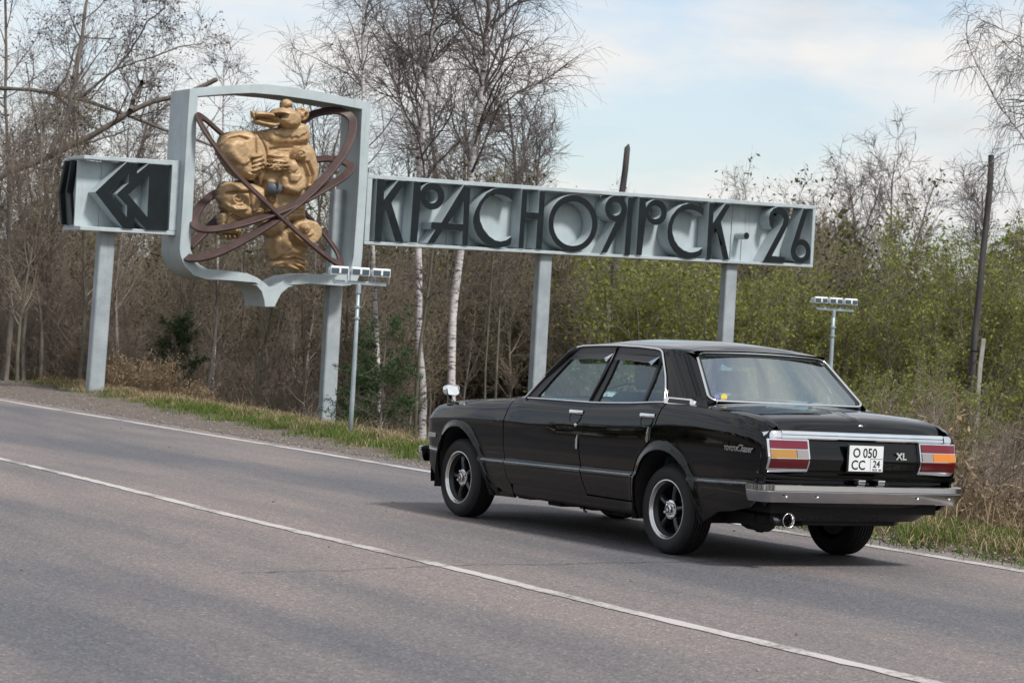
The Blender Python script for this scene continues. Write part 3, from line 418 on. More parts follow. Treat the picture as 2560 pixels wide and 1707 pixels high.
BEAR_LINES=[([(-1.38,5.14),(-1.38,5.1),(-1.41,5.07),(-1.44,5.05),(-1.47,5.05),(-1.51,5.06),(-1.53,5.09),(-1.54,5.12),(-1.54,5.16),(-1.51,5.19),(-1.48,5.21),(-1.45,5.21)],0.068,0.029),
([(-2.36,4.74),(-2.24,4.62),(-2.14,4.45),(-2.1,4.26)],0.102,0.022),
([(-2.4,4.74),(-2.38,4.5),(-2.36,4.34)],0.051,0.017),
([(-2.1,3.87),(-2.09,3.58),(-2.09,3.35)],0.102,0.029),
([(-2.88,3.61),(-2.45,3.66),(-2.43,3.29)],0.085,0.022),
([(-2.04,4.46),(-1.87,4.5),(-1.61,4.53)],0.068,0.022),
([(-2.05,5.05),(-1.96,5.04)],0.17,0.029),
([(-2.13,3.79),(-2.11,3.37)],0.085,0.022),
([(-2.66,3.64),(-2.63,3.62),(-2.61,3.59),(-2.6,3.56),(-2.6,3.53),(-2.6,3.5),(-2.62,3.48),(-2.64,3.46),(-2.67,3.44),(-2.7,3.44),(-2.73,3.44),(-2.75,3.45),(-2.78,3.46),(-2.79,3.48),(-2.8,3.5),(-2.8,3.52),(-2.8,3.55),(-2.79,3.56),(-2.77,3.58),(-2.75,3.59),(-2.73,3.6),(-2.71,3.6),(-2.69,3.59),(-2.68,3.58),(-2.67,3.57),(-2.66,3.55),(-2.66,3.54),(-2.67,3.52),(-2.67,3.51),(-2.68,3.5),(-2.69,3.5),(-2.71,3.5),(-2.72,3.5),(-2.73,3.5),(-2.73,3.51),(-2.74,3.51),(-2.74,3.52)],-0.068,0.026),
([(-1.57,4.31),(-1.59,4.32),(-1.62,4.33),(-1.63,4.35),(-1.64,4.37),(-1.65,4.39),(-1.65,4.41),(-1.64,4.43),(-1.62,4.45),(-1.61,4.46),(-1.59,4.47),(-1.57,4.48),(-1.55,4.48),(-1.53,4.47),(-1.51,4.46),(-1.5,4.45),(-1.49,4.43),(-1.49,4.42),(-1.49,4.4),(-1.5,4.39),(-1.51,4.38),(-1.52,4.37),(-1.53,4.36),(-1.55,4.36),(-1.56,4.36),(-1.57,4.37),(-1.58,4.37),(-1.59,4.38),(-1.59,4.39),(-1.59,4.4),(-1.59,4.41),(-1.59,4.42),(-1.58,4.42),(-1.57,4.43),(-1.57,4.43),(-1.56,4.43),(-1.55,4.42)],-0.085,0.026),
([(-2.03,3.88),(-2.01,3.89),(-1.99,3.89),(-1.97,3.88),(-1.96,3.88),(-1.94,3.87),(-1.93,3.86),(-1.92,3.85),(-1.92,3.84),(-1.91,3.82),(-1.91,3.81),(-1.92,3.79),(-1.92,3.78),(-1.93,3.77),(-1.94,3.76),(-1.95,3.76),(-1.96,3.75),(-1.97,3.75),(-1.98,3.75),(-2.0,3.75),(-2.0,3.75),(-2.01,3.76),(-2.02,3.77),(-2.03,3.77),(-2.03,3.78),(-2.03,3.79),(-2.03,3.8),(-2.03,3.8),(-2.02,3.81),(-2.02,3.81),(-2.02,3.82),(-2.01,3.82),(-2.0,3.82),(-2.0,3.82),(-1.99,3.82),(-1.99,3.82),(-1.99,3.82)],-0.085,0.026),
([(-2.02,3.67),(-2.0,3.68),(-1.98,3.68),(-1.96,3.67),(-1.95,3.67),(-1.93,3.66),(-1.92,3.65),(-1.91,3.64),(-1.9,3.63),(-1.9,3.61),(-1.9,3.6),(-1.9,3.58),(-1.91,3.57),(-1.92,3.56),(-1.93,3.55),(-1.94,3.55),(-1.95,3.54),(-1.96,3.54),(-1.97,3.54),(-1.98,3.54),(-1.99,3.54),(-2.0,3.55),(-2.01,3.56),(-2.01,3.56),(-2.02,3.57),(-2.02,3.58),(-2.02,3.59),(-2.02,3.59),(-2.01,3.6),(-2.01,3.6),(-2.0,3.61),(-2.0,3.61),(-1.99,3.61),(-1.99,3.62),(-1.98,3.61),(-1.98,3.61),(-1.97,3.61)],-0.085,0.026),
([(-2.41,3.34),(-2.4,3.35),(-2.38,3.36),(-2.37,3.37),(-2.35,3.37),(-2.33,3.37),(-2.32,3.37),(-2.3,3.36),(-2.29,3.35),(-2.28,3.34),(-2.27,3.33),(-2.27,3.32),(-2.27,3.3),(-2.28,3.29),(-2.28,3.28),(-2.29,3.27),(-2.3,3.26),(-2.31,3.26),(-2.33,3.26),(-2.34,3.26),(-2.35,3.26),(-2.36,3.27),(-2.37,3.27),(-2.37,3.28),(-2.37,3.29),(-2.37,3.3),(-2.37,3.31),(-2.37,3.31),(-2.36,3.32),(-2.36,3.32),(-2.35,3.33),(-2.34,3.33),(-2.34,3.33),(-2.33,3.33),(-2.33,3.32),(-2.33,3.32),(-2.32,3.32)],-0.085,0.026),
([(-1.19,3.04),(-1.2,3.03),(-1.21,3.02),(-1.23,3.01),(-1.24,3.0),(-1.25,3.0),(-1.26,2.99),(-1.28,2.99),(-1.29,2.99),(-1.3,2.99),(-1.31,2.99),(-1.33,2.99),(-1.34,2.99),(-1.35,2.99),(-1.36,3.0),(-1.37,3.0),(-1.38,3.01),(-1.38,3.01),(-1.39,3.02),(-1.4,3.02),(-1.4,3.03),(-1.41,3.04),(-1.41,3.05),(-1.41,3.05),(-1.41,3.06),(-1.41,3.07),(-1.41,3.08),(-1.41,3.08),(-1.41,3.09),(-1.4,3.09),(-1.4,3.1),(-1.4,3.1),(-1.39,3.11),(-1.39,3.11),(-1.38,3.11),(-1.38,3.11),(-1.38,3.12)],-0.068,0.026),
([(-1.87,4.47),(-1.69,4.51),(-1.43,4.56)],-0.034,0.029),
([(-2.96,4.29),(-2.95,4.45),(-2.86,4.57),(-2.69,4.62),(-2.55,4.59)],0.068,0.022),
([(-1.33,4.28),(-1.22,4.07),(-1.24,3.91)],0.068,0.022),
([(-2.92,3.44),(-2.77,3.32),(-2.58,3.36)],-0.051,0.029)]
RINGS=[ [(-3.429,4.874,0.05),(-3.3,4.517,0.3),(-2.842,3.971,0.42),(-2.27,3.509,0.48),(-1.663,3.058,0.48),(-1.06,2.691,0.38),(-0.66,2.531,0.2),(-0.462,2.57,0.0),(-0.511,2.796,-0.15),(-0.757,3.13,-0.3),(-1.25,3.58,-0.42),(-1.996,4.161,-0.42),(-2.749,4.632,-0.3),(-3.247,4.899,-0.12)],
[(-0.371,5.12,0.0),(-0.55,4.691,0.22),(-0.88,4.244,0.36),(-1.391,3.71,0.44),(-1.984,3.231,0.46),(-2.572,2.824,0.42),(-3.094,2.522,0.3),(-3.412,2.431,0.08),(-3.47,2.518,-0.12),(-3.072,2.886,-0.3),(-2.368,3.573,-0.42),(-1.762,4.422,-0.45),(-1.154,5.091,-0.38),(-0.825,5.266,-0.28),(-0.536,5.287,-0.14)],
[(-0.391,4.325,0.0),(-0.54,4.132,0.18),(-1.071,3.817,0.38),(-1.67,3.491,0.44),(-2.244,3.238,0.46),(-2.776,3.044,0.4),(-3.215,2.943,0.26),(-3.382,3.003,0.06),(-3.301,3.233,-0.12),(-2.988,3.547,-0.26),(-2.394,3.835,-0.4),(-1.583,4.169,-0.42),(-1.028,4.354,-0.36),(-0.662,4.416,-0.2)] ]
TR={
 'lean1':([(-10.51,47.0,3.71),(-10.14,47.0,3.91),(-9.95,47.0,4.09),(-9.42,47.0,4.27),(-8.98,47.0,4.54),(-8.57,47.0,4.75),(-8.21,47.0,4.98),(-7.85,47.0,5.24),(-7.61,47.0,5.41),(-7.3,47.0,5.56),(-7.0,47.0,5.63),(-6.51,47.0,5.8),(-6.03,47.0,6.07)],0.094,0.047),
 'stub':([(-7.68,47.0,5.36),(-7.65,47.0,5.59),(-7.56,47.0,5.81),(-7.49,47.0,5.94)],0.055,0.039),
 't1':([(-9.18,47.0,4.48),(-9.0,47.0,4.86),(-8.87,47.0,5.27),(-8.8,47.0,5.72),(-8.75,47.0,6.22),(-8.71,47.0,6.72),(-8.68,47.0,7.17),(-8.65,47.0,7.47),(-8.63,47.0,8.1),(-8.65,47.0,8.84)],0.055,0.019),
 'lean2':([(-11.08,48.5,5.77),(-10.57,48.5,5.8),(-10.18,48.5,5.81),(-9.72,48.5,5.8),(-9.18,48.5,5.71),(-8.81,48.5,5.64),(-8.37,48.5,5.52),(-8.03,48.5,5.41),(-7.58,48.5,5.28),(-7.19,48.5,5.14),(-6.41,48.5,4.96),(-5.62,48.5,4.64)],0.076,0.028),
 'l2a':([(-9.43,48.5,5.71),(-9.11,48.5,5.47),(-8.9,48.5,5.31),(-8.68,48.5,5.09)],0.036,0.02),
 'l2b':([(-8.89,48.5,5.72),(-8.53,48.5,6.05),(-8.23,48.5,6.32),(-8.04,48.5,6.61),(-7.83,48.5,6.98),(-7.7,48.5,7.3),(-7.33,48.5,7.6)],0.032,0.012),
 'l2c':([(-8.28,48.5,6.3),(-7.91,48.5,6.47),(-7.4,48.5,6.65),(-7.03,48.5,6.82),(-6.52,48.5,6.95)],0.02,0.008),
 'l2d':([(-9.44,48.5,5.79),(-9.25,48.5,6.06),(-9.16,48.5,6.37),(-9.11,48.5,6.66),(-8.93,48.5,6.9),(-8.68,48.5,6.91),(-8.32,48.5,6.93)],0.024,0.012),
 'left3':([(-10.36,50.0,-1.74),(-10.47,50.0,0.91),(-10.56,50.0,2.76),(-10.64,50.0,4.23),(-10.71,50.0,4.6),(-10.73,50.0,5.13),(-10.8,50.0,5.66),(-10.8,50.0,6.08),(-10.83,50.0,6.71),(-10.92,50.0,7.77),(-11.0,50.0,9.09)],0.058,0.021),
 'birchA':([(-1.83,52.0,-0.58),(-1.84,52.0,-0.17),(-1.89,52.0,0.46),(-2.02,52.0,1.08),(-2.03,52.0,1.59),(-2.06,52.0,2.35),(-2.13,52.0,3.21),(-2.19,52.0,4.76),(-2.18,52.0,5.5),(-2.16,52.0,6.13),(-2.13,52.0,6.77),(-2.12,52.0,7.4),(-2.09,52.0,8.04),(-2.04,52.0,8.55),(-2.0,52.0,9.18),(-1.98,52.0,10.07)],0.091,0.039),
 'birchA2':([(-2.22,52.0,4.89),(-2.38,52.0,5.49),(-2.55,52.0,5.91),(-2.71,52.0,6.36),(-2.83,52.0,6.68),(-2.93,52.0,7.1),(-3.05,52.0,7.53),(-3.15,52.0,7.98),(-3.25,52.0,8.35),(-3.31,52.0,8.73),(-3.41,52.0,9.49)],0.043,0.017),
 'birchB':([(-1.25,54.0,-0.61),(-1.28,54.0,-0.06),(-1.31,54.0,0.46),(-1.34,54.0,1.12),(-1.35,54.0,1.64),(-1.34,54.0,2.17),(-1.3,54.0,2.7),(-1.25,54.0,3.23),(-1.12,54.0,4.99),(-1.09,54.0,5.51),(-1.05,54.0,6.12),(-1.01,54.0,6.65),(-0.97,54.0,7.31),(-0.96,54.0,7.84),(-0.94,54.0,8.37),(-0.93,54.0,8.89),(-0.93,54.0,9.68),(-0.95,54.0,10.47)],0.108,0.045),
 'birchC':([(-2.41,46.0,-0.58),(-2.46,46.0,0.06),(-2.52,46.0,0.62),(-2.57,46.0,1.18),(-2.63,46.0,1.74),(-2.71,46.0,2.4),(-2.75,46.0,2.98),(-3.03,46.0,4.73),(-3.09,46.0,5.76),(-3.14,46.0,6.52),(-3.18,46.0,7.08),(-3.16,46.0,7.64),(-3.18,46.0,8.53)],0.053,0.023),
 'aspenD':([(-1.9,50.0,-0.66),(-1.92,50.0,0.36),(-1.9,50.0,1.1),(-1.84,50.0,1.71),(-1.79,50.0,2.32),(-1.75,50.0,3.05),(-1.72,50.0,4.03),(-1.69,50.0,4.76)],0.046,0.021),
 'stemE':([(-0.26,50.0,-0.52),(-0.28,50.0,0.21),(-0.29,50.0,1.43),(-0.3,50.0,2.16),(-0.33,50.0,3.13),(-0.34,50.0,4.11),(-0.34,50.0,5.08)],0.033,0.012),
 'stemF':([(-0.48,51.0,-0.57),(-0.53,51.0,0.67),(-0.52,51.0,1.67),(-0.51,51.0,3.03),(-0.49,51.0,4.15),(-0.51,51.0,4.9)],0.03,0.013),
 'birchL':([(-11.11,53.0,-0.12),(-11.11,53.0,0.13),(-11.12,53.0,0.86),(-11.12,53.0,1.56),(-11.11,53.0,2.3),(-11.13,53.0,2.97),(-11.16,53.0,4.09),(-11.27,53.0,5.77)],0.031,0.013),
 'birchM':([(-6.11,50.0,-0.64),(-6.15,50.0,0.26),(-6.15,50.0,0.98),(-6.17,50.0,1.79),(-6.19,50.0,2.61),(-6.2,50.0,3.69),(-6.22,50.0,5.05),(-6.28,50.0,6.67)],0.037,0.017),
 'weepT':([(9.58,42.0,-0.24),(9.59,42.0,1.5),(9.54,42.0,3.59),(9.39,42.0,5.68),(9.3,42.0,7.77),(9.15,42.0,9.85)],0.118,0.049),
 'weep1':([(9.53,42.0,4.3),(9.1,42.0,4.89),(8.7,42.0,5.4),(8.49,42.0,5.66),(8.29,42.0,5.87),(8.13,42.0,6.13),(7.98,42.0,6.4),(7.82,42.0,6.68),(7.7,42.0,6.94),(7.64,42.0,7.18),(7.63,42.0,7.41)],0.031,0.007),
 'weep2':([(9.41,42.0,5.93),(9.02,42.0,6.36),(8.63,42.0,6.69),(8.38,42.0,6.86),(8.16,42.0,7.05),(7.98,42.0,7.12),(7.86,42.0,7.09)],0.021,0.007),
 'weep3':([(9.38,42.0,6.63),(8.99,42.0,6.89),(8.61,42.0,7.07),(8.26,42.0,7.2),(8.01,42.0,7.33),(7.81,42.0,7.23)],0.017,0.007),
 'weep4':([(9.43,42.0,5.73),(9.08,42.0,5.3),(8.58,42.0,5.21),(8.09,42.0,4.79),(7.69,42.0,4.49)],0.017,0.007),
 'poleR':([(9.53,50.0,0.23),(9.56,50.0,1.09),(9.57,50.0,1.8),(9.61,50.0,2.52),(9.64,50.0,3.38),(9.69,50.0,4.38),(9.72,50.0,5.1),(9.71,50.0,5.7)],0.075,0.062),
 'stubR':([(9.66,49.8,0.1),(9.65,49.8,0.81),(9.66,49.8,1.29),(9.7,49.8,1.89)],0.062,0.058),
 'poleL':([(2.33,58.0,0.62),(2.33,58.0,1.67),(2.36,58.0,3.35),(2.42,58.0,4.72),(2.49,58.0,5.56),(2.51,58.0,6.08)],0.096,0.072),
 'stubL':([(2.28,57.6,0.41),(2.26,57.6,1.56),(2.27,57.6,2.39)],0.081,0.072),
 'flood1':([(-1.94,29.8,-0.18),(-1.94,29.8,-0.0),(-1.93,29.8,0.46),(-1.93,29.8,1.16),(-1.93,29.8,1.9)],0.03,0.022),
 'flood2':([(5.25,39.6,0.18),(5.25,39.6,1.19),(5.25,39.6,1.69),(5.25,39.6,2.1)],0.036,0.03),
}

# ------------------------------------------------------------------ town sign
def weathered(name, c1, c2, streak=(.16, .125, .10), amt=.5):
    """old outdoor paint: blotches, vertical dirt and rust runs, small chips"""
    m = bpy.data.materials.new(name); m.use_nodes = True; t = m.node_tree; b = t.nodes['Principled BSDF']; L = t.links.new; c = t.nodes.new('ShaderNodeTexCoord')
    def nz(sc, scale, d=7, r=.62):
        mp_ = t.nodes.new('ShaderNodeMapping'); mp_.inputs['Scale'].default_value = sc; L(c.outputs['Object'], mp_.inputs[0]); q = t.nodes.new('ShaderNodeTexNoise'); q.inputs['Scale'].default_value = scale; q.inputs['Detail'].default_value = d; q.inputs['Roughness'].default_value = r; L(mp_.outputs[0], q.inputs['Vector']); return q
    def rp(src, p0, p1, a, bb):
        q = t.nodes.new('ShaderNodeValToRGB'); L(src, q.inputs[0]); e_ = q.color_ramp.elements; e_[0].position = p0; e_[1].position = p1; e_[0].color = (*a, 1); e_[1].color = (*bb, 1); return q
    base = rp(nz((1, 1, 1), 2.6).outputs[0], .36, .66, c1, c2)
    st_ = rp(nz((5, 5, .35), 2.4, 6, .7).outputs[0], .56, .78, (0, 0, 0), (amt, amt, amt))
    m1 = t.nodes.new('ShaderNodeMix'); m1.data_type = 'RGBA'; L(st_.outputs[0], m1.inputs[0]); L(base.outputs[0], m1.inputs[6]); m1.inputs[7].default_value = (*streak, 1)
    ch = rp(nz((1, 1, 1), 34, 4, .8).outputs[0], .70, .74, (0, 0, 0), (.8, .8, .8)); m2 = t.nodes.new('ShaderNodeMix'); m2.data_type = 'RGBA'; L(ch.outputs[0], m2.inputs[0]); L(m1.outputs[2], m2.inputs[6]); m2.inputs[7].default_value = (.12, .075, .05, 1)
    L(m2.outputs[2], b.inputs['Base Color']); b.inputs['Roughness'].default_value = .55; b.inputs['Specular IOR Level'].default_value = .3
    bp = t.nodes.new('ShaderNodeBump'); bp.inputs['Strength'].default_value = .12; bp.inputs['Distance'].default_value = .03; L(nz((1, 1, 1), 5, 3).outputs[0], bp.inputs['Height']); L(bp.outputs[0], b.inputs['Normal']); return m
M_GREY = weathered('grey_blue_paint', (.36, .427, .452), (.43, .495, .52))
M_DARK = mat('dark_letter_paint', (.006, .0105, .014), .55, var=.25, vscale=4, bump=.06, bscale=8, spec=.22)
M_WHITEFR = mat('pale_frame_paint', (.38, .44, .465), .5, var=.10, vscale=5, bump=.04, bscale=20)
M_RING = mat('brown_red_paint', (.062, .036, .032), .5, var=.22, vscale=5, bump=.05, bscale=18)
M_GOLD = mat('gold_paint', (.33, .215, .11), .48, metal=.12, var=.3, vscale=5, bump=.45, bscale=24, col2=(.50, .355, .205))
M_BALL = mat('nucleus_paint', (.09, .105, .13), .45, var=.15)
SIGN0 = (-2.7952, 44.0, 0.0)
sign = empty('town_sign', SIGN0, PHI)
tag(sign, 'grey steel town sign with arrow box, shield frame and long board of dark raised letters', 'sign')
fs = lambda u, z, w: (u, -w, z)           # sign plane coordinates to local space
WP, WF = -.33, .03                         # back panel and letter faces
name_board = MB()
zt = lambda u: 4.189+.0217*u; zb_ = lambda u: 2.908+.0228*u
# frame: top and bottom channels, two end plates
for a, b, p, q in ((0, 10.41, 0, .074), (0, 10.41, 1, .060)):
    if p == 0: poly = [(a, zt(a)), (b, zt(b)), (b, zt(b)-q), (a, zt(a)-q)]
    else: poly = [(a, zb_(a)), (b, zb_(b)), (b, zb_(b)+q), (a, zb_(a)+q)]
    name_board.prism(poly, WP-.06, 0, fs)
name_board.prism([(.002, zb_(0)+.0605), (.105, zb_(0)+.0625), (.105, zt(0)-.0725), (.002, zt(0)-.0745)], WP-.058, -.003, fs)
name_board.prism([(10.335, zb_(10.3)+.063), (10.408, zb_(10.4)+.0625), (10.408, zt(10.4)-.0745), (10.335, zt(10.3)-.075)], WP-.058, -.003, fs)
board = empty('name_board', parent=sign)
name_board.build('frame', M_WHITEFR, board, bevel=.008)
# back sheets, butted with a narrow seam
us_ = [.11, 1.9, 3.72, 5.33, 6.98, 8.52, 9.985]
for i in range(len(us_)-1):
    a, b = us_[i]+.006, us_[i+1]-.006; dw = (.0, .012, -.006, .008, 0, .014)[i]
    MB().prism([(a, zb_(a)+.064), (b, zb_(b)+.064), (b, zt(b)-.078), (a, zt(a)-.078)], WP-.03+dw, WP+dw, fs).build('panel', M_GREY, board, bevel=.003)
for ch, o_, hs_ in LETTERS:
    MB().prism(o_, WP+.02, WF if ch != '-' else WF-.02, fs, holes=hs_, mf=0, ms=1).build('letter', [M_DARK, M_GREY], board, angle=30, bevel=.006)
rb = MB().prism([(8.775, 3.06), (8.785, 3.06), (8.785, 3.64), (8.775, 3.64)], WP+.015, WP+.035, fs).build('seam_rib', M_GREY, board)
# shield frame
MB().prism(SHO, -.82, 0, fs, holes=[SHI]).build('shield_frame', M_GREY, sign, angle=28, bevel=.006)
# posts: square steel, each with a cap plate hidden in the board
def post(u, w, ztop, tilt=0.0, sz=.28, dp=.20):
    x, y = SIGN0[0]+u*math.cos(PHI)+w*math.sin(PHI), SIGN0[1]+u*math.sin(PHI)-w*math.cos(PHI)
    zg = gz_xy(x, y)-.35; mb = MB(); h = sz/2; c = .018
    poly = [(-h+c, 0), (h-c, 0), (h, c), (h, dp-c), (h-c, dp), (-h+c, dp), (-h, dp-c), (-h, c)]
    n_ = 7; v = []; f = []
    for i in range(n_):
        zz_ = zg+(ztop-zg)*i/(n_-1)
        for a, b in poly: v.append((u+a+tilt*(zz_-ztop), -w+b, zz_))
    for i in range(n_-1):
        for j in range(8): f.append((i*8+j, i*8+(j+1) % 8, (i+1)*8+(j+1) % 8, (i+1)*8+j))
    f.append(tuple(range(8))); f.append(tuple((n_-1)*8+j for j in range(8)))
    return mb.add(v, f).build('post', M_POST, sign)
M_POST = weathered('weathered_post_paint', (.25, .29, .315), (.35, .39, .415), (.17, .14, .125), .6)
post(-4.79, -.42, 2.83, .020); post(-.26, -.50, 3.9); post(4.02, -.12, 2.99); post(8.45, -.12, 3.09)
# arrow box: front frame, panels, raised double arrows on the front and on the road side
box = empty('arrow_box', parent=sign); wf = -.20; wp = -.50; wbk = -1.02
ul, ur = -5.40, -3.60
at_ = lambda u: 4.070+.0317*(u+5.4); ab = lambda u: 2.786+.018*(u+5.4)
fr = MB()
fr.prism([(ul, at_(ul)), (ur, at_(ur)), (ur, at_(ur)-.085), (ul, at_(ul)-.062)], wp-.03, wf, fs)
fr.prism([(ul, ab(ul)), (ur, ab(ur)), (ur, ab(ur)+.075), (ul, ab(ul)+.07)], wp-.03, wf, fs)
fr.prism([(ur-.165, ab(ur)+.073), (ur-.001, ab(ur)+.0765), (ur-.001, at_(ur)-.0865), (ur-.165, at_(ur)-.082)], wp-.028, wf+.004, fs)
fr.prism([(ul-.002, at_(ul)-.002), (ul+.07, at_(ul)), (ul+.07, at_(ul)-.058), (ul-.002, at_(ul)-.060)], wbk, wp-.032, fs)
fr.prism([(ul-.002, ab(ul)+.002), (ul+.07, ab(ul)+.004), (ul+.07, ab(ul)+.064), (ul-.002, ab(ul)+.062)], wbk, wp-.032, fs)
fr.build('frame', M_WHITEFR, box, bevel=.008)
for a, b in ((ul+.002, -4.96), (-4.95, -4.40), (-4.39, ur-.17)):
    MB().prism([(a, ab(a)+.074), (b, ab(b)+.074), (b, at_(b)-.088), (a, at_(a)-.066)], wp-.03, wp, fs).build('panel', M_GREY, box, bevel=.003)
MB().prism([(ul+.03, ab(ul)+.066), (ul+.06, ab(ul)+.068), (ul+.06, at_(ul)-.064), (ul+.03, at_(ul)-.063)], wbk+.01, wp-.034, fs).build('side_panel', M_GREY, box)
A1 = [(-5.178, 3.454), (-4.626, 4.022), (-4.425, 4.02), (-4.425, 3.84), (-4.219, 4.028), (-3.827, 4.033), (-3.797, 2.893), (-4.199, 2.872), (-4.421, 3.065), (-4.435, 2.880), (-4.631, 2.868)]
H1 = [(-4.90, 3.466), (-4.583, 3.813), (-4.58, 3.658), (-4.788, 3.451), (-4.581, 3.261), (-4.576, 3.077)]
H2 = [(-4.562, 3.463), (-4.205, 3.798), (-4.195, 3.105)]
MB().prism(A1, wp+.004, -.17, fs, holes=[H1, H2], mf=0, ms=1).build('arrow', [M_DARK, M_GREY], box, bevel=.006)
# the arrows that stand out from the box's road-side face
fside = lambda a, z, d: (ul+.03-d, -(wp-.03)+a*.46, z)      # a: 0..1 back along the side, d: how far out
for poly in ([(.02, 3.99), (.16, 3.99), (.52, 3.43), (.16, 2.88), (.02, 2.88), (.34, 3.43)], [(.62, 3.99), (.80, 3.99), (1.25, 3.43), (.80, 2.88), (.62, 2.88), (1.05, 3.43)]):
    MB().prism(poly, .004, .12, fside).build('side_arrow', M_DARK, box, bevel=.004)
# orbit rings
def ring(pts, wid=.078, th=.026):
    P = np.array(pts, float); n = len(P); m_ = 120; tt = np.linspace(0, n, m_, endpoint=False)
    out_ = []
    for q in tt:
        i = int(q); f_ = q-i; p0, p1, p2, p3 = (P[(i+k_) % n] for k_ in (-1, 0, 1, 2))
        out_.append(.5*((2*p1)+(-p0+p2)*f_+(2*p0-5*p1+4*p2-p3)*f_*f_+(-p0+3*p1-3*p2+p3)*f_**3))
    C_ = np.array(out_); T = np.roll(C_, -1, 0)-np.roll(C_, 1, 0); T /= np.linalg.norm(T, axis=1)[:, None]
    cen = C_.mean(0); v = []
    nrm = np.linalg.svd(C_-cen)[2][2]
    for c_, t_ in zip(C_, T):
        a = np.cross(nrm, t_); a /= np.linalg.norm(a); b = np.cross(t_, a)
        for sa, sb in ((-1, -1), (1, -1), (1, 1), (-1, 1)):
            q = c_+a*sa*wid+b*sb*th; v.append(fs(q[0], q[1], q[2]))
    f = [(i*4+j, i*4+(j+1) % 4, ((i+1) % m_)*4+(j+1) % 4, ((i+1) % m_)*4+j) for i in range(m_) for j in range(4)]
    return MB().add(v, f)
for r_ in RINGS: ring(r_).build('orbit_ring', M_RING, sign, angle=40, bevel=.012)

# ------------------------------------------------------------------ bear statue in the shield
def bear():
    st_ = .0105; u0, u1, z0, z1 = -3.25, -.50, 2.15, 5.60
    U, Z = np.meshgrid(np.arange(u0, u1, st_), np.arange(z0, z1, st_), indexing='ij')
    Hh_ = np.full(U.shape, -9.)
    def dist(poly, closed=True):
        P = np.array(poly, float); Q = np.roll(P, -1, 0) if closed else P[1:]; A = P if closed else P[:-1]
        lo, hi = P.min(0)-.12, P.max(0)+.12
        i0, i1 = np.clip(((np.array([lo[0], hi[0]])-u0)/st_).astype(int), 0, U.shape[0]); j0, j1 = np.clip(((np.array([lo[1], hi[1]])-z0)/st_).astype(int), 0, U.shape[1])
        sl_ = (slice(i0, i1), slice(j0, j1)); x, y = U[sl_], Z[sl_]; D = np.full(x.shape, 9.); ins = np.zeros(x.shape, bool)
        for a, b in zip(A, Q):
            ab_ = b-a; t = np.clip(((x-a[0])*ab_[0]+(y-a[1])*ab_[1])/(ab_@ab_+1e-12), 0, 1)
            D = np.minimum(D, np.hypot(x-a[0]-t*ab_[0], y-a[1]-t*ab_[1]))
            if closed: ins ^= ((a[1] > y) != (b[1] > y)) & (x < (b[0]-a[0])*(y-a[1])/(b[1]-a[1]+1e-12)+a[0])
        return sl_, D, ins
    for poly, we, wt, r_ in BEAR_PARTS:
        sl_, D, ins = dist(poly); q = np.clip(D/r_, 0, 1)
        dome = np.sqrt(np.clip(1-(1-q)**2, 0, 1)); g_ = Hh_[sl_]
        if we >= .12: h = np.where(g_ > -5, np.maximum(g_, we-.10)+(wt-we)*(.35+.65*dome), we+(wt-we)*dome)     # carved detail stands on what is under it
        else: h = np.maximum(g_, we+(wt-we)*dome)
        Hh_[sl_] = np.where(ins, h, g_)
    for poly, dep, wid in BEAR_LINES:
        sl_, D, _ = dist(poly, False)
        g_ = Hh_[sl_]; g_ -= np.where(g_ > -5, dep*np.exp(-(D/wid)**2), 0)
    on = Hh_ > -5
    # soften single-cell steps slightly, roughen the beaten surface
    rg = np.random.default_rng(5); 
    Hs = Hh_.copy()
    for ax in (0, 1):
        for s_ in (-1, 1):
            nb = np.roll(Hh_, s_, ax); Hs += np.where((nb > -5) & on, nb, Hh_)
    Hh_ = np.where(on, .7*Hh_+.3*Hs/5, -9)
    Hh_ = Hh_ + np.where(on, .002*np.sin(U*31+4*np.sin(Z*17))*np.sin(Z*27+3*np.sin(U*13)), 0)
    idx = -np.ones(U.shape, int); idx[on] = np.arange(on.sum()); nv = int(on.sum())
    front = np.stack([U[on], -Hh_[on], Z[on]], 1); back = front.copy()
    ds = np.zeros(U.shape); cur = on.copy()
    for it in range(32):
        ds += cur*st_; cur = cur & np.roll(cur, 1, 0) & np.roll(cur, -1, 0) & np.roll(cur, 1, 1) & np.roll(cur, -1, 1)
    thk = np.where(Z > 4.78, .07, .20)+1.3*ds; back[:, 1] = np.minimum(.30, -Hh_[on]+thk[on])
    c = on[:-1, :-1] & on[1:, :-1] & on[1:, 1:] & on[:-1, 1:]
    q = np.stack([idx[:-1, :-1][c], idx[1:, :-1][c], idx[1:, 1:][c], idx[:-1, 1:][c]], 1)
    F_ = [q, q[:, ::-1]+nv]
    ed = {}
    for a, b in ((0, 1), (1, 2), (2, 3), (3, 0)):
        for x, y in zip(q[:, a], q[:, b]): ed[(x, y)] = 1
    bd = [(x, y) for (x, y) in ed if (y, x) not in ed]
    F_.append(np.array([(x, x+nv, y+nv, y) for x, y in bd]))
    return np.concatenate([front, back]), np.concatenate(F_)
bs = empty('bear_statue', SIGN0, PHI); tag(bs, 'golden bear statue standing on one leg inside the shield frame, snout to the left', 'statue')
bv, bf = bear()
o = mesh('body', bv, bf, M_GOLD, bs, smooth=True)
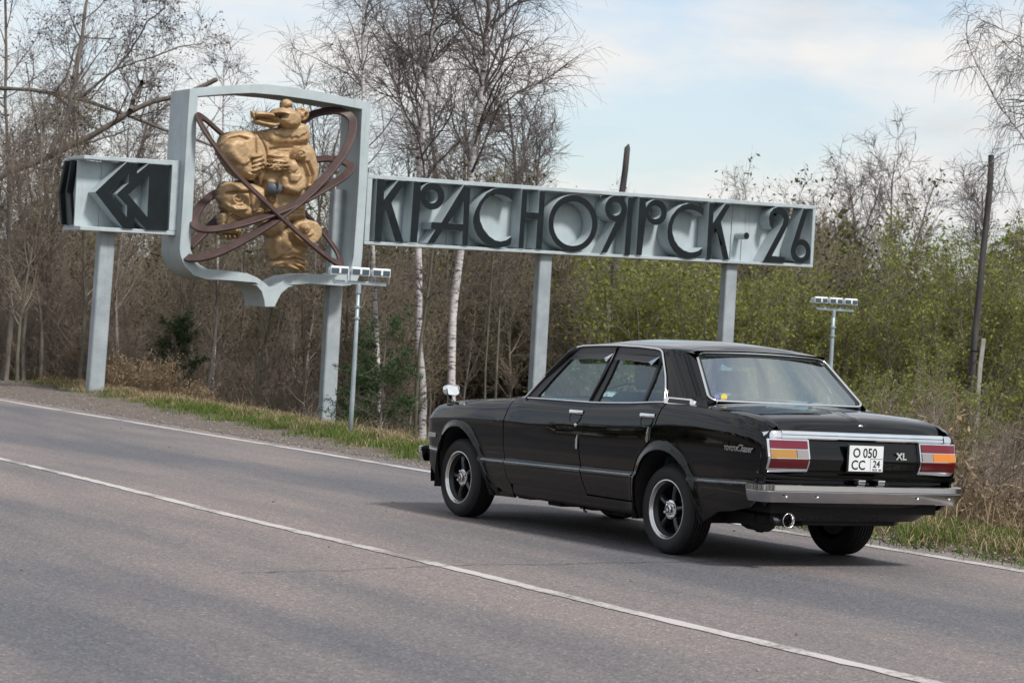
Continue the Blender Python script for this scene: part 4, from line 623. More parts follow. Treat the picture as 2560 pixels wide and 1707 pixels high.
for s_ in (-1, 1):          # the nucleus the paws are tearing apart
    mb = MB(); rot = Matrix.Rotation(s_*.30, 3, 'Y')
    def half(a, b, c_):
        q = Vector((min(a*s_, -.004)*-1 if False else (max(a*s_, .006))*s_, b, c_)); q = rot @ q; return (-2.02+q.x+s_*.012, -.30+q.y, 3.765+q.z)
    mb.lathe([(max(.135*math.sin(a), .001), -.125*math.cos(a)) for a in np.linspace(0, math.pi, 14)], half, 24)
    mb.build('split_nucleus', M_BALL, bs, angle=50)
mb = MB(); mb.lathe([(max(.028*math.sin(a), .001), -.028*math.cos(a)) for a in np.linspace(0, math.pi, 7)], lambda a, b, c_: (-2.02+a, -.385+b, 5.02+c_), 10); mb.build('eye', M_DARK, bs, smooth=True)

# ------------------------------------------------------------------ car (local x forward from the rear axle, y left, z up)
def paint():
    m = bpy.data.materials.new('black_car_paint'); m.use_nodes = True; t = m.node_tree; b = t.nodes['Principled BSDF']; L = t.links.new
    b.inputs['Base Color'].default_value = (.0018, .0026, .003, 1); b.inputs['Roughness'].default_value = .5
    b.inputs['Coat Weight'].default_value = 1.0; b.inputs['Coat IOR'].default_value = 1.46; b.inputs['Coat Roughness'].default_value = .025; b.inputs['Specular IOR Level'].default_value = .0
    c = t.nodes.new('ShaderNodeTexCoord'); n = t.nodes.new('ShaderNodeTexNoise'); n.inputs['Scale'].default_value = 3.0; n.inputs['Detail'].default_value = 2; L(c.outputs['Object'], n.inputs['Vector'])
    bp = t.nodes.new('ShaderNodeBump'); bp.inputs['Strength'].default_value = .02; bp.inputs['Distance'].default_value = .05; L(n.outputs[0], bp.inputs['Height'])
    L(bp.outputs[0], b.inputs['Normal']); L(bp.outputs[0], b.inputs['Coat Normal'])
    n2 = t.nodes.new('ShaderNodeTexNoise'); n2.inputs['Scale'].default_value = 9; n2.inputs['Detail'].default_value = 8; L(c.outputs['Object'], n2.inputs['Vector'])
    mr = t.nodes.new('ShaderNodeMapRange'); mr.inputs[1].default_value = .4; mr.inputs[2].default_value = .8; mr.inputs[3].default_value = .02; mr.inputs[4].default_value = .07; L(n2.outputs[0], mr.inputs[0]); L(mr.outputs[0], b.inputs['Coat Roughness'])
    return m
def glass(name, tint, f0=.11, dust=.05):
    """tinted pane: clear view through, mirror that grows towards grazing, a film of dust"""
    m = bpy.data.materials.new(name); m.use_nodes = True; t = m.node_tree; t.nodes.remove(t.nodes['Principled BSDF']); L = t.links.new
    tr = t.nodes.new('ShaderNodeBsdfTransparent'); tr.inputs[0].default_value = (*tint, 1)
    gl = t.nodes.new('ShaderNodeBsdfGlossy'); gl.inputs['Roughness'].default_value = .015; gl.inputs[0].default_value = (.86, .97, 1, 1)
    ge = t.nodes.new('ShaderNodeNewGeometry'); dp = t.nodes.new('ShaderNodeVectorMath'); dp.operation = 'DOT_PRODUCT'; L(ge.outputs['Normal'], dp.inputs[0]); L(ge.outputs['Incoming'], dp.inputs[1])
    ab_ = t.nodes.new('ShaderNodeMath'); ab_.operation = 'ABSOLUTE'; L(dp.outputs['Value'], ab_.inputs[0]); om = t.nodes.new('ShaderNodeMath'); om.operation = 'SUBTRACT'; om.inputs[0].default_value = 1; L(ab_.outputs[0], om.inputs[1])
    pw = t.nodes.new('ShaderNodeMath'); pw.operation = 'POWER'; pw.inputs[1].default_value = 5; L(om.outputs[0], pw.inputs[0]); ma = t.nodes.new('ShaderNodeMath'); ma.operation = 'MULTIPLY_ADD'; ma.inputs[1].default_value = 1-f0; ma.inputs[2].default_value = f0; L(pw.outputs[0], ma.inputs[0])
    mx_ = t.nodes.new('ShaderNodeMixShader'); L(ma.outputs[0], mx_.inputs[0]); L(tr.outputs[0], mx_.inputs[1]); L(gl.outputs[0], mx_.inputs[2])
    df = t.nodes.new('ShaderNodeBsdfDiffuse'); df.inputs[0].default_value = (.45, .47, .47, 1); n = t.nodes.new('ShaderNodeTexNoise'); n.inputs['Scale'].default_value = 5; n.inputs['Detail'].default_value = 6; c = t.nodes.new('ShaderNodeTexCoord'); L(c.outputs['Object'], n.inputs['Vector'])
    mr = t.nodes.new('ShaderNodeMapRange'); mr.inputs[1].default_value = .35; mr.inputs[2].default_value = .75; mr.inputs[3].default_value = dust*.5; mr.inputs[4].default_value = dust*1.8; L(n.outputs[0], mr.inputs[0])
    m2 = t.nodes.new('ShaderNodeMixShader'); L(mr.outputs[0], m2.inputs[0]); L(mx_.outputs[0], m2.inputs[1]); L(df.outputs[0], m2.inputs[2])
    L(m2.outputs[0], t.nodes['Material Output'].inputs[0]); return m
def lens_mat(name, col, rough=.12):
    m = bpy.data.materials.new(name); m.use_nodes = True; t = m.node_tree; b = t.nodes['Principled BSDF']; L = t.links.new
    b.inputs['Roughness'].default_value = rough; b.inputs['Coat Weight'].default_value = .25
    c = t.nodes.new('ShaderNodeTexCoord'); w = t.nodes.new('ShaderNodeTexChecker'); w.inputs['Scale'].default_value = 120
    w.inputs[1].default_value = (*col, 1); w.inputs[2].default_value = (*[x*.72 for x in col], 1); L(c.outputs['Object'], w.inputs[0]); L(w.outputs[0], b.inputs['Base Color'])
    return m
M_PAINT = paint(); M_GLASS = glass('tinted_glass', (.70, .86, .86), .13, .018); M_GLASSR = glass('rear_screen_glass', (.64, .82, .86), .36, .02)
M_CHROME = mat('chrome', (.80, .81, .82), .07, metal=1.0, var=.04, vscale=8); M_STEEL = mat('polished_lip', (.66, .655, .65), .20, metal=1.0, var=.1, vscale=20)
M_BUMP = mat('brushed_bumper', (.44, .44, .45), .11, metal=1.0, var=.05, vscale=10, bump=.03, bscale=4)
M_BLACK = mat('black_trim', (.008, .008, .009), .38, var=.3, vscale=20); M_RUBBER = mat('tyre_rubber', (.012, .0125, .014), .7, var=.3, vscale=14, bump=.12, bscale=50)
M_UNDER = mat('underbody_dirt', (.010, .009, .009), .85, var=.4, vscale=6, bump=.3, bscale=14)
M_WHEEL = mat('dark_spoke_paint', (.014, .018, .024), .22, coat=.6, var=.2, vscale=20)
M_SEAT = mat('grey_green_upholstery', (.085, .125, .14), .9, var=.2, vscale=30); M_DASH = mat('dark_green_dash', (.05, .10, .105), .6, var=.2)
M_RED = lens_mat('red_lens', (.15, .006, .020)); M_RED2 = lens_mat('deep_red_lens', (.10, .004, .008)); M_AMB = lens_mat('amber_lens', (.62, .20, .018)); M_AMB2 = lens_mat('faded_amber_lens', (.40, .21, .04)); M_WLENS = lens_mat('clear_lens', (.27, .26, .27))
M_PLATE = mat('plate_white', (.66, .69, .70), .4, var=.03); M_INK = mat('plate_ink', (.01, .01, .012), .5)
CARX, CARY = 1.6932, 15.8372
car = empty('sedan_car', (CARX, CARY, 0), PHI+math.pi/2)
tag(car, 'glossy black four-door vintage sedan driving away along the road', 'car')
I_ = np.interp
def pchip(xk, yk):
    xk = np.array(xk, float); yk = np.array(yk, float); h = np.diff(xk); d = np.diff(yk)/h
    m = np.zeros(len(xk)); m[0], m[-1] = d[0], d[-1]
    for i in range(1, len(xk)-1):
        if d[i-1]*d[i] > 0:
            w1, w2 = 2*h[i]+h[i-1], h[i]+2*h[i-1]; m[i] = (w1+w2)/(w1/d[i-1]+w2/d[i])
    def ev(x):
        x = np.clip(np.asarray(x, float), xk[0], xk[-1]); i = np.clip(np.searchsorted(xk, x)-1, 0, len(h)-1); t = (x-xk[i])/h[i]
        return yk[i]*(2*t**3-3*t**2+1)+h[i]*m[i]*(t**3-2*t**2+t)+yk[i+1]*(-2*t**3+3*t**2)+h[i]*m[i+1]*(t**3-t**2)
    return ev
ZS = pchip([-1.2, -.4, .33, .935, 1.9, 2.2, 3.05, 3.4], [.535, .508, .484, .473, .456, .450, .474, .485])
ZB = pchip([-1.12, -1.02, -.94, -.62, -.235, .09, .5, .93, 1.78, 1.99, 2.4, 2.8, 3.05, 3.18, 3.28], [.855, .893, .912, .943, .958, .962, .938, .920, .908, .887, .862, .832, .800, .768, .715])
QY = pchip([0, .35, .7, 1, 2, 2.2, 2.45, 2.68, 2.82, 2.92, 3.0], [.752, .782, .798, .805, .793, .799, .802, .797, .785, .767, .742])
ARCF = [(2.905, .20), (2.905, .40), (2.885, .50), (2.83, .59), (2.75, .645), (2.65, .665), (2.55, .655), (2.44, .605), (2.34, .52), (2.27, .42), (2.20, .32), (2.10, .20)]
ARCR = [(.31, .20), (.315, .38), (.295, .49), (.23, .595), (.13, .652), (0.02, .668), (-.10, .648), (-.21, .585), (-.295, .49), (-.355, .39), (-.40, .30), (-.43, .24)]
def chaikin(P, n=3):
    P = np.array(P)
    for _ in range(n): P = np.concatenate([P[:1], np.stack([.75*P[:-1]+.25*P[1:], .25*P[:-1]+.75*P[1:]], 1).reshape(-1, 2), P[-1:]])
    return [tuple(q) for q in P]
ARCF = chaikin(ARCF); ARCR = chaikin(ARCR)
def poly_dist(x, z, P):
    P = np.array(P); D = np.full(np.shape(x), 9.)
    for a, b in zip(P[:-1], P[1:]):
        ab_ = b-a; t = np.clip(((x-a[0])*ab_[0]+(z-a[1])*ab_[1])/(ab_@ab_), 0, 1); D = np.minimum(D, np.hypot(x-a[0]-t*ab_[0], z-a[1]-t*ab_[1]))
    return D
def YS(x, z):
    x = np.asarray(x, float); z = np.asarray(z, float); s, b = ZS(x), ZB(x)
    q = np.where(z < s-.010, np.clip((z-.20)/(s-.010-.20), 0, 1), np.where(z < s+.012, 1+(z-s+.010)/.022, 2+np.clip((z-s-.012)/(b-s-.012), 0, 1)))
    y = QY(q)
    y = y-.050*np.clip((x-2.3)/.9, 0, 2)**2-.10*np.clip((x-3.05)/.25, 0, 2)**2-.045*np.clip((-.62-x)/.5, 0, 2)**2.2
    # crease along the front wing that dies away in the front door
    zc = I_(x, [1.2, 1.9, 2.55, 3.2], [.735, .742, .730, .695]); fade = np.clip((x-1.3)/.6, 0, 1)
    y = y+.012*fade*np.exp(-np.abs(z-zc)/.028)*np.where(z > zc, 1, 1)
    # crown along the rear quarter
    y = y+.006*np.clip((.3-x)/.8, 0, 1)*np.exp(-((z-(ZB(x)-.10))/.05)**2)
    # rolled flares round the wheel arches
    for A in (ARCF, ARCR):
        d = poly_dist(x, z, A); y = y+.020*np.exp(-(d/.034)**2)
    return y
def side_pts(x, z): return np.stack([x, YS(x, z), z], -1)
def star_ring(inner, outer, c, n=110, m=22, p=1.6):
    """panel between a wheel arch and the panel's outline, cast from a centre c"""
    def cast(P, th):
        P = np.array(P); best = []
        for t in th:
            d = np.array([math.cos(t), math.sin(t)]); r = 0
            for a, b in zip(P[:-1], P[1:]):
                e = b-a; den = d[0]*e[1]-d[1]*e[0]
                if abs(den) < 1e-9: continue
                w = a-np.array(c); k_ = (w[0]*e[1]-w[1]*e[0])/den; s = (w[0]*d[1]-w[1]*d[0])/den
                if k_ > 0 and -1e-6 <= s <= 1+1e-6: r = max(r, k_)
            best.append(r)
        return np.array(best)
    a0 = math.atan2(inner[0][1]-c[1], inner[0][0]-c[0]); a1 = math.atan2(inner[-1][1]-c[1], inner[-1][0]-c[0])
    if a1 < a0: a1 += 2*math.pi
    th = np.linspace(a0+1e-4, a1-1e-4, n)
    # refine near the outline's corners
    cor = [math.atan2(q[1]-c[1], q[0]-c[0]) for q in outer[1:-1]]; cor = [q+2*math.pi if q < a0 else q for q in cor]
    th = np.sort(np.concatenate([th, [q for q in cor if a0 < q < a1]]))
    ri, ro = cast(inner, th), cast(outer, th); ro = np.maximum(ro, ri+.004)
    v = np.linspace(0, 1, m)**p
    rr = ri[:, None]+(ro-ri)[:, None]*v[None]
    return c[0]+rr*np.cos(th)[:, None], c[1]+rr*np.sin(th)[:, None]
def flange(P, depth=.03):
    """grid with its border turned inwards, so that the shut lines have depth"""
    n, m = P.shape[:2]; Q = np.empty((n+2, m+2, 3)); Q[1:-1, 1:-1] = P
    Q[0, 1:-1], Q[-1, 1:-1], Q[1:-1, 0], Q[1:-1, -1] = P[0], P[-1], P[:, 0], P[:, -1]
    Q[0, 0], Q[0, -1], Q[-1, 0], Q[-1, -1] = P[0, 0], P[0, -1], P[-1, 0], P[-1, -1]
    Q[0, :, 1] -= depth; Q[-1, :, 1] -= depth; Q[1:-1, 0, 1] -= depth; Q[1:-1, -1, 1] -= depth
    return Q
def mirror_y(P): Q = np.array(P, float).copy(); Q[..., 1] *= -1; return Q
def both(name, grids, m, parent=None, angle=34, label=None):
    os_ = []
    for s_ in (1, -1):
        mb = MB()
        for P in grids: mb.grid(P if s_ == 1 else mirror_y(P), flip=(s_ == -1))
        os_.append(mb.build(name, m, parent or car, angle=angle))
    return os_
G_ = .0035
# front wing
outF = [(2.905, .205), (3.03, .30), (3.12, .40), (3.20, .48), (3.25, .60), (3.26, .70), (3.20, .757), (3.12, .784), (3.0, .808), (2.8, .832), (2.4, .862), (2.1, .881), (1.955+G_, .888), (1.972+G_, .80), (1.985+G_, .70), (1.98+G_, .60), (1.955+G_, .46), (1.92+G_, .36), (1.865+G_, .29), (1.86, .205), (2.10, .20)]
X, Z = star_ring(ARCF, outF, (2.55, .33), 220, 56, 1.25)
Pf = side_pts(X, Z); Pf[..., 2] = Z
def top_strip(x0, x1, y_in, zfun, n=40, m=6):
    xx = np.linspace(x0, x1, n); yo = YS(xx, ZB(xx)); v = np.linspace(0, 1, m)
    Y = yo[:, None]+(y_in(xx)-yo)[:, None]*v[None]; z0 = ZB(xx); z1 = zfun(xx)
    Zz = z0[:, None]+(z1-z0)[:, None]*np.sin(v*math.pi/2)[None]
    return np.stack([np.repeat(xx[:, None], m, 1), Y, Zz], -1)
HZ = lambda x: ZB(x)+.020
yin = lambda x: I_(x, [1.9, 2.9, 3.28], [.66, .63, .55])
both('front_wing', [flange(Pf, .02), top_strip(3.27, 1.955, yin, HZ)], M_PAINT)
# bonnet
xx = np.linspace(3.27, 1.93, 44); vv = np.linspace(-1, 1, 33)
yy = yin(xx)[:, None]*vv[None]-0*xx[:, None]; zz = HZ(xx)[:, None]+(.030*(1-vv**2))[None]+.012*np.exp(-((np.abs(vv)-.30)/.05)**2)[None]*np.clip((xx-2.1)/.4, 0, 1)[:, None]
yy *= .994
MB().grid(np.stack([np.repeat(xx[:, None], 33, 1), yy, zz], -1)).build('bonnet', M_PAINT, car, angle=40)
# nose: grille panel closing the front
zz = np.linspace(.22, .745, 14); yy = np.linspace(-.70, .70, 17)
MB().grid(np.array([[(3.275-.10*abs(y/.7)**3-.02*((z-.5)/.3)**2, y, z) for y in yy] for z in zz])).build('grille', M_BLACK, car, angle=40)
# doors
def door(name, xf, xr, ztop, zbot, m=36, n=30):
    zb0 = zbot
    v = np.linspace(0, 1, m); rows = []
    zkn = np.unique(np.concatenate([np.linspace(zbot, .90, m)]))
    P = []
    for t in np.linspace(0, 1, m):
        u = np.linspace(0, 1, n)
        zz0 = zbot+(1.0-zbot)*t
        # row height follows the belt line towards the top
        xa, xb = float(xf(zbot+(.91-zbot)*t)), float(xr(zbot+(.955-zbot)*t)); x = xa+(xb-xa)*u
        z = zbot(x)+(ZB(x)-zbot(x))*t if callable(zbot) else zbot+(ZB(x)-zbot)*t
        P.append(side_pts(x, z))
    P = np.array(P)
    return P
def fz(zk, xk): p_ = pchip(zk, xk); return lambda z: p_(z)
FD_f = fz([.29, .36, .46, .60, .70, .80, .91], [1.862, 1.918, 1.952, 1.976, 1.981, 1.969, 1.952])
BGAP = fz([.29, .33, .40, .48, .60, .68, .81, .92], [.885, .897, .935, .967, .995, 1.0, .972, .938])
RD_r = fz([.29, .40, .48, .56, .62, .68, .72, .85, .94, .97], [.352, .356, .352, .325, .275, .205, .160, .118, .098, .080])
Pd1 = door('front_door', lambda z: FD_f(z)-G_, lambda z: BGAP(z)+G_, None, .302)
Pd2 = door('rear_door', lambda z: BGAP(z)-G_, lambda z: RD_r(z)+G_, None, .312)
fdoor = both('front_door', [flange(Pd1)], M_PAINT); rdoor = both('rear_door', [flange(Pd2)], M_PAINT)
# rear quarter
outR = [(.31, .205), (.345, .22), (.348, .40), (.344, .48), (.317, .56), (.267, .62), (.197, .68), (.152, .72), (.110, .85), (.090, .94), (.075, .962), (-.1, .963), (-.235, .958), (-.62, .943), (-.94, .912), (-1.03, .890), (-1.085, .862), (-1.10, .78), (-1.118, .69), (-1.10, .60), (-1.085, .55), (-1.06, .45), (-.95, .375), (-.80, .345), (-.60, .325), (-.47, .27), (-.43, .24)]
X, Z = star_ring(ARCR, outR, (-.02, .38), 240, 56, 1.25)
Pq = side_pts(X, Z)
TZ = lambda x: ZB(x)+.016
both('rear_quarter', [flange(Pq, .02), top_strip(-1.085, .075, lambda x: I_(x, [-1.1, -.3, .1], [.655, .662, .66]), TZ)], M_PAINT)
# bright moulding along the crease, one length for each panel
M_TRIM = mat('satin_trim', (.42, .46, .48), .24, metal=.9, var=.08, vscale=12)
def moulding(x0, x1):
    def mk():
        mb = MB(); P = []
        for x in np.linspace(x0, x1, 14):
            z = float(ZS(x)); ya = max(float(YS(x, z+.014)), float(YS(x, z))-.004)-.003; yb_ = float(YS(x, z-.014))+.003; P.append([(x, ya-.01, z+.008), (x, ya, z+.007), (x, yb_, z-.004), (x, yb_, z-.007), (x, yb_-.012, z-.008)])
        return mb.grid(np.array(P))
    return mk
# sills
both('sill', [np.array([[(x, YS(x, .30)-.012-dy, z) for x in np.linspace(.33, 2.06, 24)] for z, dy in ((.306, .02), (.300, .0), (.26, .002), (.222, .02), (.212, .05), (.215, .12))])], M_PAINT)
# boot lid with centre ridge
xx = np.linspace(-.34, -1.075, 34); vv = np.linspace(-1, 1, 41)
tz = TZ(xx); tz = tz-.028*np.clip((-.98-xx)/.095, 0, 1)**2
zz = tz[:, None]+(.022*(1-np.abs(vv)**2.2))[None]+.006*np.exp(-(vv/.022)**2)[None]
yy = (.651*vv)[None]+0*xx[:, None]
lidP = np.stack([np.repeat(xx[:, None], 41, 1), yy, zz], -1)
edge = lidP[-1].copy(); edge[:, 0] -= .012; edge[:, 2] = .858
lid = MB().grid(np.concatenate([lidP, edge[None]])).build('boot_lid', M_PAINT, car, angle=40)
# scuttle below the rear window
MB().grid(np.array([[(x, y, float(TZ(x))+.022*(1-abs(y/.66)**2.2)+dz) for y in np.linspace(-.66, .66, 21)] for x, dz in ((-.333, 0), (-.26, .004), (-.17, .022), (.02, .02))])).build('rear_scuttle', M_PAINT, car, angle=50)
mb = MB(); mb.lathe([(.001, .014), (.016, .013), (.022, .006), (.024, 0)], lambda a, b, c_: (-1.055-c_*.7, a, .888+b*.8+c_*.5), 16); mb.build('boot_lock', M_CHROME, lid, smooth=True)
# windscreen scuttle
MB().grid(np.array([[(x, y, z_+.03*(1-(y/.70)**2)) for y in np.linspace(-.70, .70, 15)] for x, z_ in ((1.94, .905), (1.86, .905), (1.76, .918))])).build('front_scuttle', M_BLACK, car, angle=50)
# underbody shell that closes the body behind the panels
mb = MB()
for (x0, x1, yw, z0, z1) in ((2.13, 3.10, .40, .22, .74), (.40, 2.05, .735, .225, .86), (-.40, .40, .50, .30, .90), (-1.05, -.46, .66, .35, .84)):
    mb.box(x0, x1, -yw, yw, z0, z1)
mb.build('floor_pan', M_UNDER, car)
for A, nm in ((ARCF, 0), (ARCR, 1)):
    q = np.array(A); both('wheel_well', [np.array([[(x, y, z) for x, z in q*[1, 1]] for y in (.812, .70, .50)])], M_UNDER, angle=60)
# exhaust, silencer, axle, sump lumps below the floor
mb = MB(); mb.tube([(1.0, .25, .26), (.2, .30, .25), (-.3, .47, .30), (-.62, .53, .30), (-.90, .57, .31)], [.03, .03, .035, .035, .03], 10)
mb.tube([(-.45, .42, .31), (-.5, .46, .295), (-.75, .50, .295), (-.8, .52, .30)], [.04, .085, .085, .04], 12); mb.build('exhaust_pipe', M_UNDER, car, smooth=True)
mb = MB(); c_ = 24
prof = [(.030, .0), (.040, .02), (.042, .10), (.044, .185), (.047, .19), (.045, .196), (.040, .192), (.037, .15), (.034, .02)]
mb.lathe(prof, lambda a, b, s_: (-.93-s_, .565+a*.98, .322+b-.06*s_), c_); mb.build('exhaust_tip', M_STEEL, car, smooth=True)
mb = MB(); mb.lathe([(.001, 0), (.05, 0)], lambda a, b, s_: (-.98, .565+a, .32+b), 16); mb.build('exhaust_bore', M_BLACK, car)
mb = MB(); mb.tube([(0, -.66, .287), (0, .66, .287)], .045, 10); mb.tube([(0, -.12, .28), (0, 0, .27), (0, .12, .28)], [.06, .13, .06], 12)
mb.tube([(.1, -.5, .26), (-.5, -.52, .30), (-.7, -.52, .36)], .025, 6); mb.tube([(.55, .5, .25), (-.05, .52, .235), (-.62, .52, .34)], .03, 6); mb.build('rear_axle', M_UNDER, car, smooth=True)
mb = MB(); rg = np.random.default_rng(4)
for i in range(9): x = 2.0-i*.2; mb.box(x, x+.17, -.66, .66, .190+rg.uniform(-.012, .02), .23)
mb.box(-.95, -.5, -.40, .35, .27, .36); mb.box(-.75, -.4, .2, .60, .25, .33); mb.build('chassis_members', M_UNDER, car, bevel=.012)
mb = MB(); mb.tube([(1.02, .72, .215), (1.0, .725, .19), (.97, .73, .185)], .008, 6); mb.build('drain_tube', M_BLACK, car)

# rear panel between the lamps, lower ledge, apron
RX = pchip([.30, .40, .44, .50, .555, .566, .592, .602, .62, .685, .75, .81], [-.99, -1.055, -1.065, -1.07, -1.075, -1.128, -1.130, -1.100, -1.100, -1.118, -1.098, -1.080])
zz = np.array([.30, .33, .38, .42, .46, .50, .54, .555, .560, .566, .575, .585, .592, .597, .603, .62, .64, .66, .68, .685, .69, .71, .74, .78, .81])
yy = np.linspace(-.785, .785, 41); P = []
for z in zz:
    hw = I_(z, [.30, .42, .56, .60, .81], [.56, .72, .785, .785, .76]); P.append([(float(RX(z))+.05*abs(y/.785)**6, y/.785*hw, z) for y in yy])
MB().grid(np.array(P)).build('rear_panel', M_PAINT, car, angle=32)
# tail lamp clusters
LX = pchip([.600, .612, .634, .685, .74, .80], [-1.100, -1.122, -1.130, -1.148, -1.134, -1.116])
for s_ in (1, -1):
    q = empty('tail_lamp', parent=car)
    def lampgrid(y0, y1, z0, z1, off, n=2, nz=8):
        return np.array([[(float(LX(z))-off+.035*max(0, (abs(y)-.70)/.07)**2, s_*y, z) for y in np.linspace(y0, y1, 8)] for z in np.linspace(z0, z1, nz)])
    def slab(name, y0, y1, z0, z1, off, m, bev=.004):
        Pg = lampgrid(y0, y1, z0, z1, off); mb = MB(); n, k = Pg.shape[:2]; Bk = Pg.copy(); Bk[..., 0] += .03+off
        mb.grid(Pg); rim = [Pg[0], Pg[:, -1], Pg[-1][::-1], Pg[:, 0][::-1]]; rb_ = [Bk[0], Bk[:, -1], Bk[-1][::-1], Bk[:, 0][::-1]]
        for a, b in zip(rim, rb_): mb.grid(np.array([a, b]))
        return mb.build(name, m, q, angle=35)
    slab('bezel', .442, .752, .604, .806, .0, M_CHROME)
    slab('red_lens', .456, .738, .750, .799, .007, M_RED)
    ya, yb_ = (.456, .545)
    slab('reversing_lens', ya, yb_-.002, .693, .744, .007, M_WLENS); slab('indicator_lens', yb_+.002, .738, .693, .744, .006, M_AMB if s_ == -1 else M_AMB2)
    slab('brake_lens', .456, .738, .628, .687, .007, M_RED2)
# chrome strip across the boot edge
def bar(name, prof, y0, y1, m, n=50, wrap=.0, parent=None, bev=0):
    yy = np.linspace(y0, y1, n); P = np.array([[(x+.06*wrap*(abs(y)/abs(y1))**8, y, z) for x, z in prof] for y in yy]); mb = MB(); mb.grid(P)
    k_ = len(prof); mb.f.append(tuple(range(k_))); mb.m.append(0); mb.f.append(tuple((n-1)*k_+i for i in range(k_))); mb.m.append(0)
    return mb.build(name, m, parent or car, angle=30)
bar('boot_trim', [(-1.06, .858), (-1.098, .857), (-1.106, .851), (-1.108, .838), (-1.104, .835), (-1.110, .831), (-1.114, .815), (-1.108, .808), (-1.06, .806)], -.645, .645, M_CHROME)
for s_ in (1, -1):
    a = np.linspace(0, 1, 14); P = []
    for t in a:
        y = .650+.104*t; dx = .055*t**3; dz = -.035*max(0, t-.35)**2
        P.append([(-1.06+dx, s_*y, .858+dz), (-1.100+dx, s_*y, .855+dz), (-1.112+dx, s_*y, .842+dz), (-1.118+dx, s_*y, .815+dz*.2), (-1.110+dx, s_*y, .806), (-1.06+dx, s_*y, .806)])
    MB().grid(np.array(P)).build('corner_trim', M_CHROME, car, angle=35)
# bumpers
BP = [(.05, .530), (.0, .536), (-.040, .534), (-.051, .528), (-.053, .497), (-.046, .493), (-.048, .489), (-.041, .455), (-.026, .424), (-.014, .420), (.05, .422)]
def bumper(name, x0, d, hw, wrapx):
    path = []
    for t in np.linspace(-1, 1, 61):
        a = abs(t)
        if a < .82: y = t/.82*(hw-.05); x = .018*(y/hw)**2; path.append((x, y, 0))
        else:
            k_ = (a-.82)/.18; th = min(1, k_/.4)*math.pi/2; y = (hw-.05+.05*math.sin(th))*(1 if t > 0 else -1); x = .018+.05*(1-math.cos(th))+max(0, k_-.4)/.6*wrapx; path.append((x, y, th))
    P = []
    for x, y, th in path:
        row = []
        for px_, z in BP:
            sg = 1 if y > 0 else -1
            row.append((x0-d*(x)+d*px_*math.cos(th), y-sg*px_*math.sin(th)*(1), z))
        P.append(row)
    P = np.array(P)
    if d > 0: P[..., 0] = x0+(P[..., 0]-x0)
    mb = MB(); mb.grid(P); n, k_ = P.shape[:2]
    mb.f += [tuple(range(k_)), tuple((n-1)*k_+i for i in range(k_))]; mb.m += [0, 0]
    return mb.build(name, M_BUMP, car, angle=30)
def bumper2(name, xc, sgn, hw, wl):
    """sgn -1: rear (faces -x), +1: front"""
    pts = []
    for y in np.linspace(-(hw-.06), hw-.06, 41): pts.append((sgn*(-.02*(y/hw)**2), y, 0.0))
    r_ = .06; c0 = pts[-1]
    arc_ = [(c0[0]-sgn*(r_*(1-math.cos(t))), c0[1]+r_*math.sin(t), t) for t in np.linspace(.15, math.pi/2, 8)]
    e_ = arc_[-1]; arc_ += [(e_[0]-sgn*wl*k_/4, e_[1], math.pi/2) for k_ in range(1, 5)]
    left = arc_; right = [(x, -y, -t) for x, y, t in arc_][::-1]
    P = []
    for x, y, t in right+pts+left:
        P.append([(xc+x+sgn*(-a)*math.cos(t), y+(-a)*math.sin(t), z) for a, z in BP])
    P = np.array(P); mb = MB(); mb.grid(P); n, k_ = P.shape[:2]
    mb.f += [tuple(range(k_)), tuple((n-1)*k_+i for i in range(k_))]; mb.m += [0, 0]
    return mb.build(name, M_BUMP, car, angle=32)
rbump = bumper2('rear_bumper', -1.150, -1, .772, .085); fbump = bumper2('front_bumper', 3.265, 1, .735, .02); fbump.location.z = -.05
for y in (.64, .40, -.40, -.66):
    mb = MB(); mb.lathe([(.001, .008), (.007, .006), (.010, 0)], lambda a, b, s_: (-1.196-s_, y+a, .458+b), 10); mb.build('bumper_bolt', M_CHROME, rbump, smooth=True)
for y in (.032, -.125):
    mb = MB(); mb.box(-1.165, -1.10, y-.030, y+.030, .538, .570); o = mb.build('plate_lamp', M_CHROME, car, bevel=.008)
    mb = MB(); mb.box(-1.167, -1.12, y-.05, y-.032, .540, .552); mb.build('lamp_bracket', M_BLACK, o)
# number plate
pl = MB().box(-1.142, -1.130, -.148, .148, .612, .790).build('number_plate', M_BLACK, car, bevel=.008)
MB().box(-1.146, -1.1425, -.136, .136, .622, .781).build('plate_face', M_PLATE, pl, bevel=.001)
def text(name, body, size, ysc, loc, m, parent, ext=.0008, shear=0, rot=(math.pi/2, 0, -math.pi/2), bold=0.0, align='CENTER'):
    cu = bpy.data.curves.new(name, 'FONT'); cu.body = body; cu.size = size; cu.extrude = ext; cu.align_x = align; cu.shear = shear; cu.offset = bold; cu.resolution_u = 3
    t = bpy.data.objects.new('t', cu); COL.objects.link(t); bpy.context.view_layer.update()
    me = bpy.data.meshes.new_from_object(t.evaluated_get(bpy.context.evaluated_depsgraph_get())); bpy.data.objects.remove(t); me.name = name
    me.materials.clear(); me.materials.append(m); o = link(name, me, parent); o.location = loc; o.rotation_euler = rot; o.scale = (ysc, 1, 1); return o
tx = -1.1468
text('plate_text', 'O', .082, .92, (tx, .078, .709), M_INK, pl, bold=.0012); text('plate_text', '050', .082, .92, (tx, -.028, .709), M_INK, pl, bold=.0012)
text('plate_text', 'CC', .082, .98, (tx, .062, .634), M_INK, pl, bold=.0012); text('plate_text', '24', .060, .95, (tx, -.084, .650), M_INK, pl, bold=.001); text('plate_text', 'RUS', .021, 1.0, (tx, -.072, .627), M_INK, pl)
